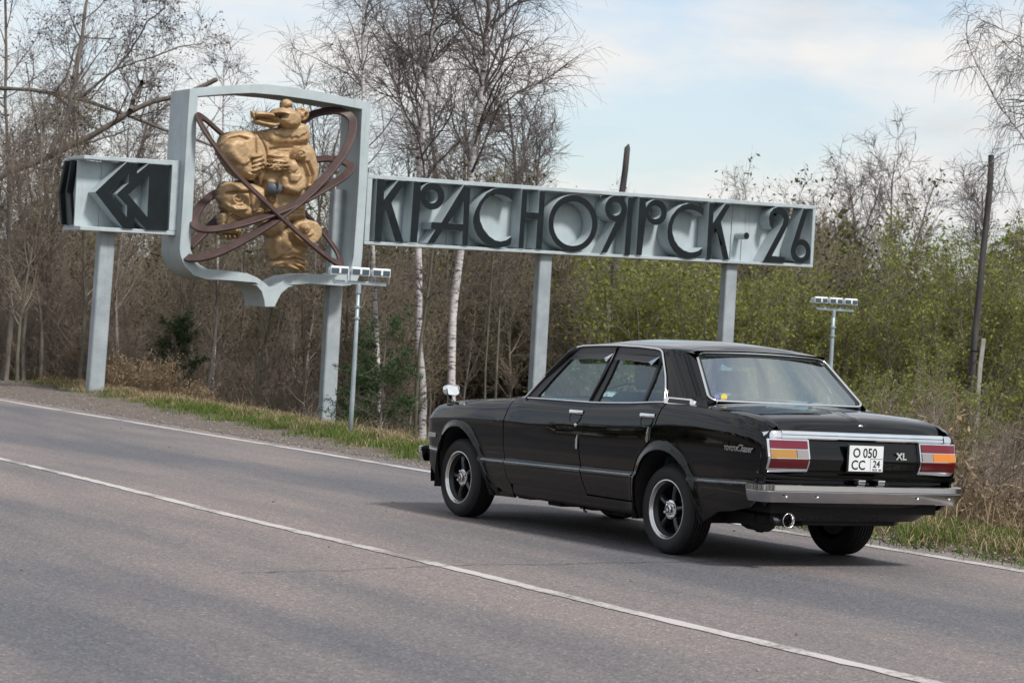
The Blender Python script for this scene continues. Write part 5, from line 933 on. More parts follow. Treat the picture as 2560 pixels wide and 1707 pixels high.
mb = MB(); mb.box(tx, tx+.001, -.0365, -.034, .626, .700); mb.box(tx, tx+.001, -.132, -.034, .7005, .703); mb.build('plate_border', M_INK, pl)
MB().box(tx, tx+.001, -.124, -.103, .627, .6325).build('flag_red', mat('flag_red', (.45, .02, .02), .5), pl); MB().box(tx, tx+.001, -.124, -.103, .633, .6380).build('flag_blue', mat('flag_blue', (.03, .06, .35), .5), pl)
text('badge_letters', 'XL', .060, 1.15, (-1.1195, -.300, .700), mat('badge_silver', (.62, .63, .64), .35, metal=.5), car, ext=.004, bold=.0015)
# script badge on the quarter
bx_, bz_ = -.83, .712
bg = text('quarter_badge', 'TOYOTA', .040, .85, (bx_+.075, 0, bz_), M_CHROME, car, ext=.003, rot=(math.pi/2, 0, math.pi), bold=.001); bg.location.y = float(YS(bx_+.07, bz_))+.004
bg = text('quarter_badge', 'Chaser', .062, .85, (bx_-.075, 0, bz_), M_CHROME, car, ext=.003, shear=.35, rot=(math.pi/2, 0, math.pi), bold=.001); bg.location.y = float(YS(bx_-.08, bz_))+.004

# ---- greenhouse
def YG(z): return .738-.36*(np.asarray(z, float)-.93)
def gpt(x, z, off=0.): return (x, float(YG(z))+off, z)
DRIP = [(1.80, .907), (1.70, 1.012), (1.59, 1.122), (1.50, 1.200), (1.42, 1.262), (1.37, 1.287), (1.30, 1.300), (1.10, 1.311), (.90, 1.317), (.62, 1.316), (.42, 1.309), (.365, 1.302), (.338, 1.286), (.318, 1.262), (.215, 1.140), (.165, 1.06), (.125, .970)]
def sp(pts, n=90):
    P = np.array(pts, float); t = np.concatenate([[0], np.cumsum(np.linalg.norm(np.diff(P, axis=0), axis=1))]); q = np.linspace(0, t[-1], n)
    return np.stack([np.interp(q, t, P[:, i]) for i in range(P.shape[1])], 1)
def both_mb(name, make, m, smooth=False, angle=None, bevel=0, parents=None, label=None):
    r_ = []
    for i, s_ in enumerate((1, -1)):
        mb = make(); mb.v = [(x, s_*y, z) for x, y, z in mb.v]
        r_.append(mb.build(name, m, (parents[i] if parents else car), smooth=smooth, angle=angle, bevel=bevel))
    return r_
both_mb('drip_trim', lambda: MB().tube([gpt(x, z, .008) for x, z in sp(DRIP)], .0075, 6), M_CHROME, smooth=True)
both_mb('belt_trim', lambda: MB().tube([(x, float(YS(x, ZB(x)))+.002, float(ZB(x))+.006) for x in np.linspace(1.80, .11, 40)], .0065, 6), M_CHROME, smooth=True)
fg = lambda x, z, d: (x, float(YG(z))+d, z)
FRF_o = [(1.785, .914), (1.69, 1.010), (1.58, 1.118), (1.49, 1.194), (1.41, 1.255), (1.365, 1.278), (1.30, 1.291), (1.10, 1.302), (.885, 1.308), (.925, 1.10), (.975, .918)]
FRF_i = [(1.655, .928), (1.54, 1.062), (1.42, 1.185), (1.365, 1.228), (1.33, 1.238), (1.10, 1.252), (.93, 1.256), (.965, 1.10), (1.003, .928)]
FRR_o = [(.962, .918), (.905, 1.10), (.865, 1.307), (.62, 1.306), (.42, 1.299), (.37, 1.292), (.345, 1.278), (.325, 1.256), (.224, 1.136), (.175, 1.06), (.138, .966), (.5, .942)]
FRR_i = [(.895, .932), (.852, 1.10), (.828, 1.257), (.62, 1.262), (.365, 1.258), (.362, 1.10), (.385, .957), (.5, .950)]
FRQ_i = [(.355, .960), (.332, 1.10), (.332, 1.228), (.300, 1.205), (.236, 1.118), (.19, 1.05), (.162, .972)]
both_mb('window_frame', lambda: MB().prism(FRF_o, -.022, .0, fg, holes=[FRF_i]), M_BLACK, parents=fdoor, bevel=.004)
both_mb('window_frame', lambda: MB().prism(FRR_o, -.022, .0, fg, holes=[FRR_i, FRQ_i]), M_BLACK, parents=rdoor, bevel=.004)
def pane(poly, off=-.012):
    def mk():
        mb = MB(); n = len(poly); mb.add([fg(x, z, off) for x, z in poly], [tuple(range(n))]); return mb
    return mk
both_mb('side_glass', pane(FRF_i), M_GLASS, parents=fdoor); both_mb('side_glass', pane(FRR_i), M_GLASS, parents=rdoor); both_mb('quarter_glass', pane(FRQ_i), M_GLASS, parents=rdoor)
# rib on the B pillar and rain visors
both_mb('b_pillar_rib', lambda: MB().tube([gpt(.982, .93, .004), gpt(.93, 1.10, .004), gpt(.892, 1.30, .004)], .009, 6), M_BLACK, parents=fdoor, smooth=True)
both_mb('rain_visor', lambda: MB().add([fg(1.375, 1.226, .006), fg(.905, 1.262, .006), fg(.915, 1.222, .03), fg(1.345, 1.205, .03), fg(1.36, 1.245, .002)], [(0, 3, 2, 1), (0, 1, 4)]), M_BLACK, parents=fdoor)
both_mb('rain_visor', lambda: MB().add([fg(.835, 1.262, .006), fg(.37, 1.258, .006), fg(.378, 1.215, .03), fg(.83, 1.222, .03)], [(0, 3, 2, 1)]), M_BLACK, parents=rdoor)
both_mb('visor_end', lambda: MB().add([fg(.895, 1.268, .008), fg(.95, 1.226, .034), fg(.915, 1.205, .034)], [(0, 1, 2)]), M_CHROME, parents=fdoor)
both_mb('visor_end', lambda: MB().add([fg(.352, 1.262, .008), fg(.42, 1.220, .034), fg(.378, 1.200, .034)], [(0, 1, 2)]), M_CHROME, parents=rdoor)
both_mb('visor_edge', lambda: MB().tube([fg(1.35, 1.205, .031), fg(1.1, 1.216, .031), fg(.918, 1.222, .031)], .003, 5), M_CHROME, parents=fdoor)
both_mb('visor_edge', lambda: MB().tube([fg(.83, 1.222, .031), fg(.6, 1.222, .031), fg(.38, 1.215, .031)], .003, 5), M_CHROME, parents=rdoor)
# roof
ZE = pchip([.06, .2, .5, .9, 1.2, 1.36, 1.46], [1.302, 1.314, 1.318, 1.318, 1.308, 1.292, 1.268]); CRN = pchip([.06, .2, .6, 1.0, 1.3, 1.46], [.022, .046, .066, .066, .046, .026])
xx = np.concatenate([np.linspace(.06, .2, 8), np.linspace(.24, 1.46, 30)]); vv = np.linspace(-1, 1, 41); P = []
for x in xx:
    ze, cn = float(ZE(x)), float(CRN(x)); hw = I_(x, [.06, .30, 1.3, 1.46], [.555, .600, .600, .565])
    P.append([(x, hw*v, ze+cn*(1-abs(v)**2.0)-.010*max(0, abs(v)-.93)/.07) for v in vv])
MB().grid(np.array(P)).build('roof', M_PAINT, car, angle=50)
both_mb('cant_rail', lambda: MB().grid(np.array([[(x, (I_(x, [.06, .30, 1.3, 1.46], [.555, .600, .600, .565]))*(1-k_)+(float(YG(z0))+.002)*k_, (float(ZE(x))-.010)*(1-k_)+z0*k_) for k_ in np.linspace(0, 1, 5)] for x, z0 in [(.30, 1.290), (.345, 1.297), (.42, 1.305), (.62, 1.312), (.9, 1.313), (1.1, 1.307), (1.3, 1.296), (1.37, 1.283), (1.46, 1.25)]])), M_PAINT, angle=50)
# C pillars: from the door opening round to the rear window
RWZ = np.array([.985, 1.03, 1.10, 1.18, 1.26, 1.300, 1.312])
def rw_edge(z): t = (z-1.0)/(1.302-1.0); return -.215+.325*t, .640-.112*t      # x, half width of the rear window's outer edge
def cpil():
    P = []
    for z in np.concatenate([[.945, .965], RWZ]):
        xa = I_(z, [.945, .970, 1.06, 1.14, 1.262, 1.286, 1.302, 1.312], [.105, .118, .160, .210, .313, .333, .36, .40]); ya = float(YG(z))
        zz_ = max(z, .97); xb, yb_ = rw_edge(zz_); yb_ += .006
        if z < .985: xb -= .05*(.985-z)/.04; yb_ += .03*(.985-z)/.04
        xm, ym = xb+.055, ya-.004
        row = []
        for t in np.linspace(0, 1, 15):
            row.append(((1-t)**2*xa+2*t*(1-t)*xm+t*t*xb-.018*math.sin(math.pi*t)*0, (1-t)**2*ya+2*t*(1-t)*ym+t*t*yb_, z))
        P.append(row)
    return MB().grid(np.array(P))
both_mb('c_pillar', cpil, M_PAINT, angle=60)
# header between the rear window and the roof
MB().grid(np.array([[(.112-.055*k_, y*(1-.0*k_), 1.301+.012*(1-abs(y/.53)**2)*1+(.0+.012)*k_-0*k_) for k_ in (0., .5, 1.)] for y in np.linspace(-.545, .545, 21)])).build('rear_header', M_PAINT, car, angle=60)
def rwin(u, v):    # u -1..1 across, v 0..1 up
    z = .992+.304*v; x, hw = rw_edge(z); return (x-.035*(1-u*u)*(1-.3*v), u*hw, z+.012*(1-u*u)*v)
rw = MB().grid(np.array([[rwin(u*.965, .035+.93*v) for u in np.linspace(-1, 1, 25)] for v in np.linspace(0, 1, 9)])).build('rear_window', M_GLASSR, car, smooth=True)
def rr_outline(s_, k_=7, r_=.10, rv=.12):
    o_ = []
    for cx, cy, a0 in ((1-r_, rv, -90), (1-r_, 1-rv, 0), (-1+r_, 1-rv, 90), (-1+r_, rv, 180)):
        for i in range(k_):
            a = math.radians(a0+90*i/(k_-1)); o_.append(((cx+r_*math.cos(a))*s_, .5+(cy+rv*math.sin(a)-.5)*s_))
    return o_
ol = rr_outline(.985); dense = []
for a, b in zip(ol, ol[1:]+ol[:1]):
    n_ = max(1, int(abs(a[0]-b[0])/.1)+int(abs(a[1]-b[1])/.15))
    for i in range(n_): dense.append((a[0]+(b[0]-a[0])*i/n_, a[1]+(b[1]-a[1])*i/n_))
off = lambda q, d: (q[0]-d, q[1], q[2]+d*.9)
MB().tube([off(rwin(*q), .006) for q in dense], .0095, 6, closed=True).build('window_trim', M_CHROME, rw, smooth=True)
sc_ = lambda q, k_: (q[0]*k_, .5+(q[1]-.5)*(k_-.012))
P = np.array([[off(rwin(*sc_(q, k_)), d) for q in dense+dense[:1]] for k_, d in ((.985, .003), (.955, .004), (.94, -.004))])
MB().grid(P).build('window_seal', M_BLACK, rw, angle=60)
P = np.array([[off(rwin(*sc_(q, k_)), d) for q in dense+dense[:1]] for k_, d in ((1.045, -.012), (1.02, -.002), (.99, .002))])
MB().grid(P).build('window_surround', M_PAINT, rw, angle=60)
mb = MB(); c_ = rwin(.80, .10)
for i, (u, col) in enumerate(((.80, (.75, .60, .10)), (.885, (.25, .25, .5)))):
    c_ = rwin(u, .095); q = MB(); q.add([(c_[0]-.006+.0*k_, c_[1]+(.026-.006*i)*math.cos(t), c_[2]+(.022-.005*i)*math.sin(t)+.004) for k_, t in enumerate(np.linspace(0, 2*math.pi, 16, endpoint=False))], [tuple(range(16))]); q.build('sticker', mat('sticker_%d' % i, col, .5), rw)
# windscreen and A pillars
def wscr(u, v): return (1.80-.42*v-.05*u*u*(1)+.05, u*(.70-.12*v), .93+.345*v+.01*(1-u*u)*v)
MB().grid(np.array([[wscr(u, v) for u in np.linspace(-.97, .97, 15)] for v in np.linspace(0, 1, 7)])).build('windscreen', M_GLASS, car, smooth=True)
both_mb('a_pillar', lambda: MB().tube([(1.825, .715, .90), (1.62, .675, 1.09), (1.44, .63, 1.24), (1.36, .60, 1.285)], .024, 6), M_PAINT, smooth=True)
# vent trim at the foot of each C pillar
def vent():
    mb = MB(); q = [(.125, .962), (.125, 1.005), (-.125, 1.003), (-.165, .990), (-.172, .957)]
    mb.prism(q, -.01, .016, lambda x, z, d: (x, I_(x, [-.2, .0, .13], [.690, .718, .724])+d-(.55*(z-.957) if d > 0 else 0)+.012*(d > 0), z)); return mb
vt = both_mb('vent_trim', vent, M_CHROME, bevel=.005)
both_mb('vent_insert', lambda: MB().prism([(.075, .972), (.075, .996), (-.12, .994), (-.135, .970)], .008, .019, lambda x, z, d: (x, I_(x, [-.2, .0, .13], [.690, .718, .724])+d-.55*(z-.957)+.012, z)), M_BLACK, parents=vt)
# door furniture
for hx, hz, prn, lock in ((1.075, .853, fdoor, True), (.225, .876, rdoor, False)):
    def hn():
        mb = MB(); y0 = float(YS(hx, hz))
        P = []
        for x in np.linspace(hx-.082, hx+.082, 12):
            e_ = 1-abs((x-hx)/.084)**6
            P.append([(x, y0+.000, hz+.014), (x, y0+.016*e_+.004, hz+.013), (x, y0+.024*e_+.003, hz+.004), (x, y0+.022*e_+.003, hz-.012), (x, y0+.006, hz-.017), (x, y0-.004, hz-.016)])
        return mb.grid(np.array(P))
    hd = both_mb('door_handle', hn, M_CHROME, angle=45, parents=prn)
    def cup():
        mb = MB(); c0 = (hx, hz-.040); P = []
        for k_, d in ((1.0, .0035), (.93, .006), (.86, .003), (.6, -.012), (.2, -.016)):
            row = []
            for t in np.linspace(0, 2*math.pi, 25):
                ct, st_ = math.cos(t), math.sin(t); ex = .074*k_*(abs(ct)**.6)*(1 if ct > 0 else -1); ez = .040*k_*(abs(st_)**.7)*(1 if st_ > 0 else -1)
                if ez < 0: ex *= 1-.25*abs(ez)/.04
                x, z = c0[0]+ex, c0[1]+ez; row.append((x, float(YS(x, z))+d, z))
            P.append(row)
        return mb.grid(np.array(P))
    both_mb('handle_cup', cup, M_PAINT, angle=60, parents=prn)
    if lock: both_mb('door_lock', lambda: MB().lathe([(.001, .006), (.009, .006), (.013, .003), (.014, 0)], lambda a, b, c_: (1.058+a, float(YS(1.058, .765))+c_, .765+b), 14), M_CHROME, smooth=True, parents=prn)
for gx, gz, prn in ((1.013, .655, fdoor), (.185, .755, rdoor)):       # clip-on edge guards
    both_mb('edge_guard', lambda: MB().prism([(gx-.004, gz+.05), (gx+.012, gz+.01), (gx+.016, gz-.03), (gx+.008, gz-.052), (gx-.006, gz-.05)], .0, .012, lambda x, z, d: (x, float(YS(x, z))+d, z)), M_CHROME, bevel=.003, parents=prn)
for x0, x1, prn in ((3.09, 2.945, None), (2.255, 1.962, None), (1.950, .972, fdoor), (.960, .362, rdoor), (-.372, -1.0, None)): both_mb('side_moulding', moulding(x0, x1), M_TRIM, angle=25, parents=prn)
# side marker and fender mirrors
both_mb('side_marker', lambda: MB().prism([(3.105, .560), (2.985, .560), (2.985, .592), (3.105, .592)], .0, .012, lambda x, z, d: (x, float(YS(3.05, .58))+d-.06*(x-3.05), z)), M_CHROME, bevel=.004)
for s_ in (1, -1):
    mm = empty('fender_mirror', parent=car); cx, cy, cz = 2.90, s_*.715, .918
    mb = MB(); nr = []
    for dx, k_ in ((-.030, .90), (-.028, 1.0), (-.010, 1.0), (.03, .88), (.065, .62), (.085, .30), (.09, .02)):
        nr.append([(cx+dx, cy+s_*0+k_*.058*(abs(math.cos(t))**.6)*(1 if math.cos(t) > 0 else -1), cz+k_*.041*(abs(math.sin(t))**.6)*(1 if math.sin(t) > 0 else -1)) for t in np.linspace(0, 2*math.pi, 25)])
    mb.grid(np.array(nr)); mb.build('mirror_shell', M_CHROME, mm, angle=60)
    MB().add([(cx-.031+.22*.036*math.sin(t), cy+.052*(abs(math.cos(t))**.6)*(1 if math.cos(t) > 0 else -1), cz+.036*(abs(math.sin(t))**.6)*(1 if math.sin(t) > 0 else -1)) for t in np.linspace(0, 2*math.pi, 24, endpoint=False)], [tuple(range(24))]).build('mirror_glass', mat('mirror_silver', (.9, .92, .92), .01, metal=1.0), mm)
    MB().tube([(cx+.02, cy, cz-.035), (cx, cy, cz-.075), (cx-.035, cy, cz-.105)], [.016, .020, .028], 8).build('mirror_stalk', M_BLACK, mm, smooth=True)
    mb = MB(); mb.grid(np.array([[(cx-.03-.12*math.cos(t)*k_-.04, cy+.034*math.sin(t)*k_, .8125+.022*(1-k_*k_)+.01*(-.10*math.cos(t)*k_)) for t in np.linspace(0, 2*math.pi, 21)] for k_ in (1, .8, .5, .05)])); mb.build('mirror_base', M_BLACK, mm, smooth=True)

# ---- interior
MB().box(.3, 1.75, -.66, .66, .30, .42).build('cabin_floor', M_BLACK, car)
mb = MB(); mb.grid(np.array([[(x, y, z) for y in np.linspace(-.68, .68, 9)] for x, z in ((1.78, .90), (1.62, .93), (1.50, .925), (1.46, .88), (1.48, .70))])); mb.build('dashboard', M_DASH, car, angle=50)
def seat(y, x0, w, head=True):
    q = empty('seat', parent=car)
    mb = MB(); mb.box(x0-.02, x0+.46, y-w, y+w, .44, .58); mb.build('cushion', M_SEAT, q, bevel=.05, segs=4)
    P = [[(x0-.02-.24*t-th, y+w*u*(1-.12*t*t), .55+.46*t) for u in np.linspace(-1, 1, 9)] for t, th in ((0, -.12), (.25, -.11), (.6, -.10), (.92, -.09), (1.0, -.05), (1.0, .0), (.92, .03), (.6, .04), (0, .04))]
    mb = MB(); mb.grid(np.array(P)); a_ = np.array(P); n_ = len(P); mb.f += [tuple(i*9 for i in range(n_)), tuple(i*9+8 for i in range(n_))]; mb.m += [0, 0]
    mb.build('backrest', M_SEAT, q, angle=60)
    if head: mb = MB(); mb.box(x0-.31, x0-.22, y-.12, y+.12, 1.03, 1.185); mb.build('headrest', M_SEAT, q, bevel=.035, segs=4)
    return q
seat(.34, 1.12, .25); seat(-.34, 1.12, .25)
q = empty('rear_bench', parent=car); MB().box(.14, .56, -.62, .62, .42, .58).build('cushion', M_SEAT, q, bevel=.05, segs=4)
MB().grid(np.array([[(x, y, z) for y in np.linspace(-.64, .64, 9)] for x, z in ((.24, .50), (.12, .80), (.06, .965), (.03, .985), (.0, .98))])).build('backrest', M_SEAT, q, angle=70)
MB().grid(np.array([[(x, y, z) for y in np.linspace(-.66, .66, 5)] for x, z in ((.01, .978), (-.20, .978))])).build('parcel_shelf', M_DASH, car)
mb = MB(); mb.tube([(1.36+.06*math.sin(t)*.6, -.34+.18*math.cos(t), .90+.17*math.sin(t)) for t in np.linspace(0, 2*math.pi, 28, endpoint=False)], .012, 6, closed=True); mb.tube([(1.37, -.52, .90), (1.40, -.34, .88), (1.37, -.16, .90)], .014, 5); mb.build('steering_wheel', M_BLACK, car, smooth=True)
MB().box(1.36, 1.38, -.13, .13, 1.195, 1.255).build('interior_mirror', M_BLACK, car, bevel=.012)
mb = MB(); mb.tube(sp([(1.30, .18, 1.24), (1.30, .13, 1.17), (1.32, .02, 1.10), (1.33, .04, 1.06), (1.36, .2, 1.05), (1.42, .34, 1.0), (1.46, .36, .94)], 30), .007, 5); mb.build('charger_cable', M_BLACK, car, smooth=True)
MB().grid(np.array([[(x, y, float(ZE(x))+float(CRN(x))*(1-abs(y/.6)**2.0)-.03) for y in np.linspace(-.56, .56, 9)] for x in np.linspace(.12, 1.38, 9)])).build('headlining', M_SEAT, car)

# ---- wheels
TYR = .287
def wheel(x, ys):
    q = empty('wheel', parent=car); yc = ys*.6725; f_ = lambda a, b, c_: (x+a, yc+ys*c_, TYR+b)
    pr = [(.176, .078), (.186, .086), (.196, .092), (.215, .0955), (.238, .096), (.255, .0925), (.268, .085), (.277, .074)]
    for g in (.055, .034, .012, -.012, -.034, -.055): pr += [(.284+.002*(1-(g/.06)**2), g+.008), (.276, g+.006), (.276, g-.006+.006), (.284+.002*(1-(g/.06)**2), g-.002)]
    pr += [(.277, -.074), (.262, -.088), (.238, -.094), (.20, -.09), (.176, -.078)]
    mb = MB(); mb.lathe(pr, f_, 72); ty = mb.build('tyre', M_RUBBER, q, angle=40)
    mb = MB(); mb.lathe([(.176, .060), (.186, .074), (.192, .080), (.194, .085), (.192, .090), (.186, .091), (.180, .086), (.175, .074), (.171, .070)], f_, 64); rm = mb.build('rim', M_STEEL, q, angle=35)
    mb = MB(); mb.lathe([(.1712, .070), (.166, .056), (.156, .048), (.153, .035), (.152, -.06), (.02, -.065)], f_, 40); mb.build('rim_barrel', M_BLACK, rm, angle=40)
    for k_ in range(5):
        a0 = math.radians(90+72*k_+(8 if x < 1 else -15)); ca, sa = math.cos(a0), math.sin(a0); P = []
        for r_, hw, d, th in ((.045, .022, .040, .03), (.075, .017, .044, .03), (.105, .016, .046, .028), (.135, .020, .044, .025), (.156, .030, .040, .02)):
            row = []
            for t, dd_ in ((-1, -th), (-.9, -.006), (-.45, .004), (0, .006), (.45, .004), (.9, -.006), (1, -th)):
                a, b = r_, hw*t; row.append(f_(a*ca-b*sa, a*sa+b*ca, d+dd_))
            P.append(row)
        MB().grid(np.array(P)).build('spoke', M_WHEEL, rm, angle=60)
    mb = MB(); mb.lathe([(.062, .02), (.064, .046), (.060, .054), (.040, .058), (.034, .058), (.032, .072), (.026, .078), (.001, .079)], f_, 28); mb.build('hub', M_STEEL if x > 1 else M_CHROME, rm, angle=35)
    for k_ in range(4):
        a0 = math.radians(45+90*k_+20); mb = MB(); mb.lathe([(.010, .05), (.010, .066), (.006, .071), (.001, .072)], lambda a, b, c_: f_(a+.049*math.cos(a0), b+.049*math.sin(a0), c_), 8); mb.build('wheel_nut', M_STEEL, rm, angle=35)
    mb = MB(); mb.lathe([(.012, .0785), (.022, .0795), (.024, .077)], f_, 16); mb.build('hub_cap', M_BLACK, rm, smooth=True)
    return q
for x in (0.0, 2.645):
    for ys in (1, -1): wheel(x, ys)

# pull the tail in to its true overhang: everything behind the rear wheels is scaled towards the axle
def tail_x(x): return x if x > -.5 else -.5+(x+.5)*.83
for o in list(car.children_recursive):
    if o.type != 'MESH': continue
    if o.location.x < -.5: o.location.x = tail_x(o.location.x)
    else:
        n_ = len(o.data.vertices); c_ = np.empty(n_*3, np.float32); o.data.vertices.foreach_get('co', c_); c_ = c_.reshape(-1, 3)
        if o.location.length < 1e-6 and c_[:, 0].min() < -.5:
            c_[:, 0] = np.where(c_[:, 0] > -.5, c_[:, 0], -.5+(c_[:, 0]+.5)*.83); o.data.vertices.foreach_set('co', c_.ravel()); o.data.update()

# ------------------------------------------------------------------ floodlight stands, old poles
M_ZINC = mat('galvanised_paint', (.33, .40, .43), .45, metal=.3, var=.12, vscale=10); M_LAMPW = mat('lamp_white', (.72, .76, .78), .4, var=.05); M_LAMPD = mat('lamp_dark_glass', (.07, .10, .12), .12, coat=.6)
def floodlight(key, label, hw, rz, sc=1.0):
    pts, r0, r1 = TR[key]; top = pts[-1]; x0, y0 = pts[1][:2]
    q = empty('floodlight_stand', (x0, y0, 0)); tag(q, label, 'floodlight', 'floodlight stands lighting the sign')
    P = [(0, 0, gz_xy(x0, y0)-.25)]+[(a-x0, b-y0, c) for a, b, c in pts if c > gz_xy(x0, y0)+.1]
    MB().tube(P, [r0]+list(np.linspace(r0, r1, len(P)-1)), 12).build('pole', M_ZINC, q, smooth=True)
    tx_, tz = top[0]-x0, top[2]
    hd = empty('lamp_head', (tx_, 0, tz), rz, q)
    mb = MB(); mb.box(-hw*.80, hw*.88, -.03, .03, -.01, .035); mb.box(-hw*.84, -hw*.80, -.05, .05, .0, .05); mb.tube([(0, 0, -.12), (0, 0, .0)], .034, 10); mb.build('crossbar', M_ZINC, hd, bevel=.004)
    for k_ in (-1, 0, 1):
        cx = k_*hw*.68; w_ = hw*.29; l = MB()
        l.prism([(-.10, .10), (.09, .11), (.10, .185), (-.09, .205)], cx-w_, cx+w_, lambda a, b, d: (d, a, b))
        lo = l.build('lamp', M_LAMPW, hd, bevel=.008)
        MB().box(cx-w_*.92, cx+w_*.92, -.107, -.097, .115, .180).build('lamp_glass', M_LAMPD, lo, bevel=.003)
        MB().box(cx-w_*.10, cx+w_*.12, -.112, -.108, .118, .178).build('lamp_burner', M_LAMPW, lo)
        mb = MB(); mb.box(cx-w_-.006, cx-w_+.0, -.012, .012, .02, .15); mb.box(cx+w_, cx+w_+.006, -.012, .012, .02, .15); mb.build('bracket', M_ZINC, lo)
    for zc in (-.28, -.42): mb = MB(); mb.lathe([(r1*1.05, -.012), (r1*1.7, -.012), (r1*1.7, .012), (r1*1.05, .012)], lambda a, b, c: (a, b, c+zc), 12); mb.build('clamp', M_ZINC, hd)
    return q
floodlight('flood1', 'pale steel stand with three floodlights in front of the shield post', .385, .25)
floodlight('flood2', 'pale steel stand with three floodlights rising behind the car roof near the sign end', .385, .25)
M_POLEW = mat('old_dark_pole_wood', (.030, .028, .030), .85, var=.4, vscale=4, bump=.4, bscale=12, col2=(.085, .078, .080), stretch=(3, 3, .4)); M_CONC = mat('weathered_concrete_stub', (.24, .225, .205), .9, var=.2, vscale=5, bump=.2, bscale=20, col2=(.36, .345, .32))
for kp, ks, lab in (('poleR', 'stubR', 'dark wooden utility pole on a pale concrete stub at the right by the dry bushes'), ('poleL', 'stubL', 'broken dark wooden pole with a jagged tip rising behind the letter board')):
    pts, r0, r1 = TR[kp]; x0, y0 = pts[0][:2]; q = empty('utility_pole', (x0, y0, 0)); tag(q, lab, 'pole')
    P = [(0, 0, min(pts[0][2], gz_xy(x0, y0)+.5)-.9)]+[(a-x0, b-y0, c) for a, b, c in pts]; R = [r0]+list(np.linspace(r0, r1, len(pts)))
    if kp == 'poleL': P.append((P[-1][0]+.03, 0, P[-1][2]+.10)); R.append(.012)
    MB().tube(P, R, 12).build('pole', M_POLEW, q, angle=50)
    s_, a0, a1 = TR[ks]; Q = [(a-x0, b-y0-r0-.04, c) for a, b, c in s_]; Q = [(Q[0][0], Q[0][1], gz_xy(x0, y0)-.4)]+Q[1:]
    MB().tube(Q, a0, 4).build('concrete_stub', M_CONC, q, bevel=.01)
    for zc in (.20, .75):
        c0 = np.array(Q[-1])*zc+np.array(Q[1])*(1-zc); mb = MB(); mb.lathe([(r0*1.9, -.02), (r0*2.05, -.02), (r0*2.05, .02), (r0*1.9, .02)], lambda a, b, c: (c0[0]*.5+a*.9+P[1][0]*.5, c0[1]*.45+b, c0[2]+c), 14); mb.build('wire_band', M_BLACK, q)

# ------------------------------------------------------------------ vegetation generators
def tubes(P, R, k):
    """many polylines with the same number of points -> one set of tubes"""
    Nn, n, _ = P.shape
    T = np.gradient(P, axis=1); T /= np.linalg.norm(T, axis=2, keepdims=True)+1e-9
    ref = np.where(np.abs(T[:, :1, 2:3]) > .9, np.array([1., 0, 0]), np.array([0, 0, 1.])); A = np.cross(T, np.broadcast_to(ref, T.shape)); A /= np.linalg.norm(A, axis=2, keepdims=True)+1e-9; B = np.cross(A, T)
    th = 2*np.pi*np.arange(k)/k
    V = P[:, :, None]+R[:, :, None, None]*(A[:, :, None]*np.cos(th)[None, None, :, None]+B[:, :, None]*np.sin(th)[None, None, :, None])
    base = (np.arange(Nn)[:, None, None]*n+np.arange(n-1)[None, :, None])*k; j = np.arange(k)[None, None]; j2 = (j+1) % k
    F = np.stack([base+j, base+j2, base+k+j2, base+k+j], -1).reshape(-1, 4)
    return V.reshape(-1, 3), F
def spawn(rg, P, R, K, u0, u1, ang, ln, rf, npts, up=.0, wob=.12, rmin=.002, tip=.25, lnpow=.5):
    N_, n = P.shape[:2]; M_ = N_*K; i = np.repeat(np.arange(N_), K); u = rg.uniform(u0, u1, M_)
    f = u*(n-1); a = np.clip(f.astype(int), 0, n-2); t = (f-a)[:, None]
    pos = P[i, a]*(1-t)+P[i, a+1]*t; rad = R[i, a]*(1-t[:, 0])+R[i, a+1]*t[:, 0]
    tg = P[i, a+1]-P[i, a]; tg /= np.linalg.norm(tg, axis=1, keepdims=True)+1e-9
    r = rg.normal(size=(M_, 3)); r -= (r*tg).sum(1, keepdims=True)*tg; r /= np.linalg.norm(r, axis=1, keepdims=True)+1e-9
    an = np.radians(rg.normal(ang, ang*.25, M_))[:, None]; d = tg*np.cos(an)+r*np.sin(an)
    L = ln*rg.uniform(.55, 1.15, M_)*(1-u*.55)**lnpow
    pts = [pos]; st_ = (L/(npts-1))[:, None]
    for _ in range(npts-1):
        d = d+rg.normal(0, wob, (M_, 3))+np.array([0, 0, up]); d /= np.linalg.norm(d, axis=1, keepdims=True); pts.append(pts[-1]+d*st_)
    Q = np.stack(pts, 1); r0 = np.maximum(np.minimum(rad*rf, L*.03), rmin)
    return Q, r0[:, None]*np.linspace(1, tip, npts)[None]
def resample(pts, n):
    P = np.array(pts, float); t = np.concatenate([[0], np.cumsum(np.linalg.norm(np.diff(P, axis=0), axis=1))]); q = np.linspace(0, t[-1], n)
    return np.stack([np.interp(q, t, P[:, i]) for i in range(3)], 1)
def leaves(rg, P, per, size, spread=.05, elong=1.8):
    N_, n = P.shape[:2]; i = np.repeat(np.arange(N_), per); M_ = len(i); f = rg.uniform(.15, 1, M_)*(n-1); a = np.clip(f.astype(int), 0, n-2); t = (f-a)[:, None]
    c = P[i, a]*(1-t)+P[i, a+1]*t+rg.normal(0, spread, (M_, 3))
    x = rg.normal(size=(M_, 3)); x /= np.linalg.norm(x, axis=1, keepdims=True); y = np.cross(x, rg.normal(size=(M_, 3))); y /= np.linalg.norm(y, axis=1, keepdims=True)+1e-9
    s = size*rg.uniform(.5, 1.3, M_)[:, None]; a_, b_ = x*s*elong*.5, y*s*.5
    V = np.stack([c-a_, c-b_*.9, c+a_, c+b_*.9], 1).reshape(-1, 3); F = np.arange(M_*4).reshape(-1, 4)
    return V, F, np.repeat(np.clip(rg.normal(.5, .22, M_), 0, 1), 4)
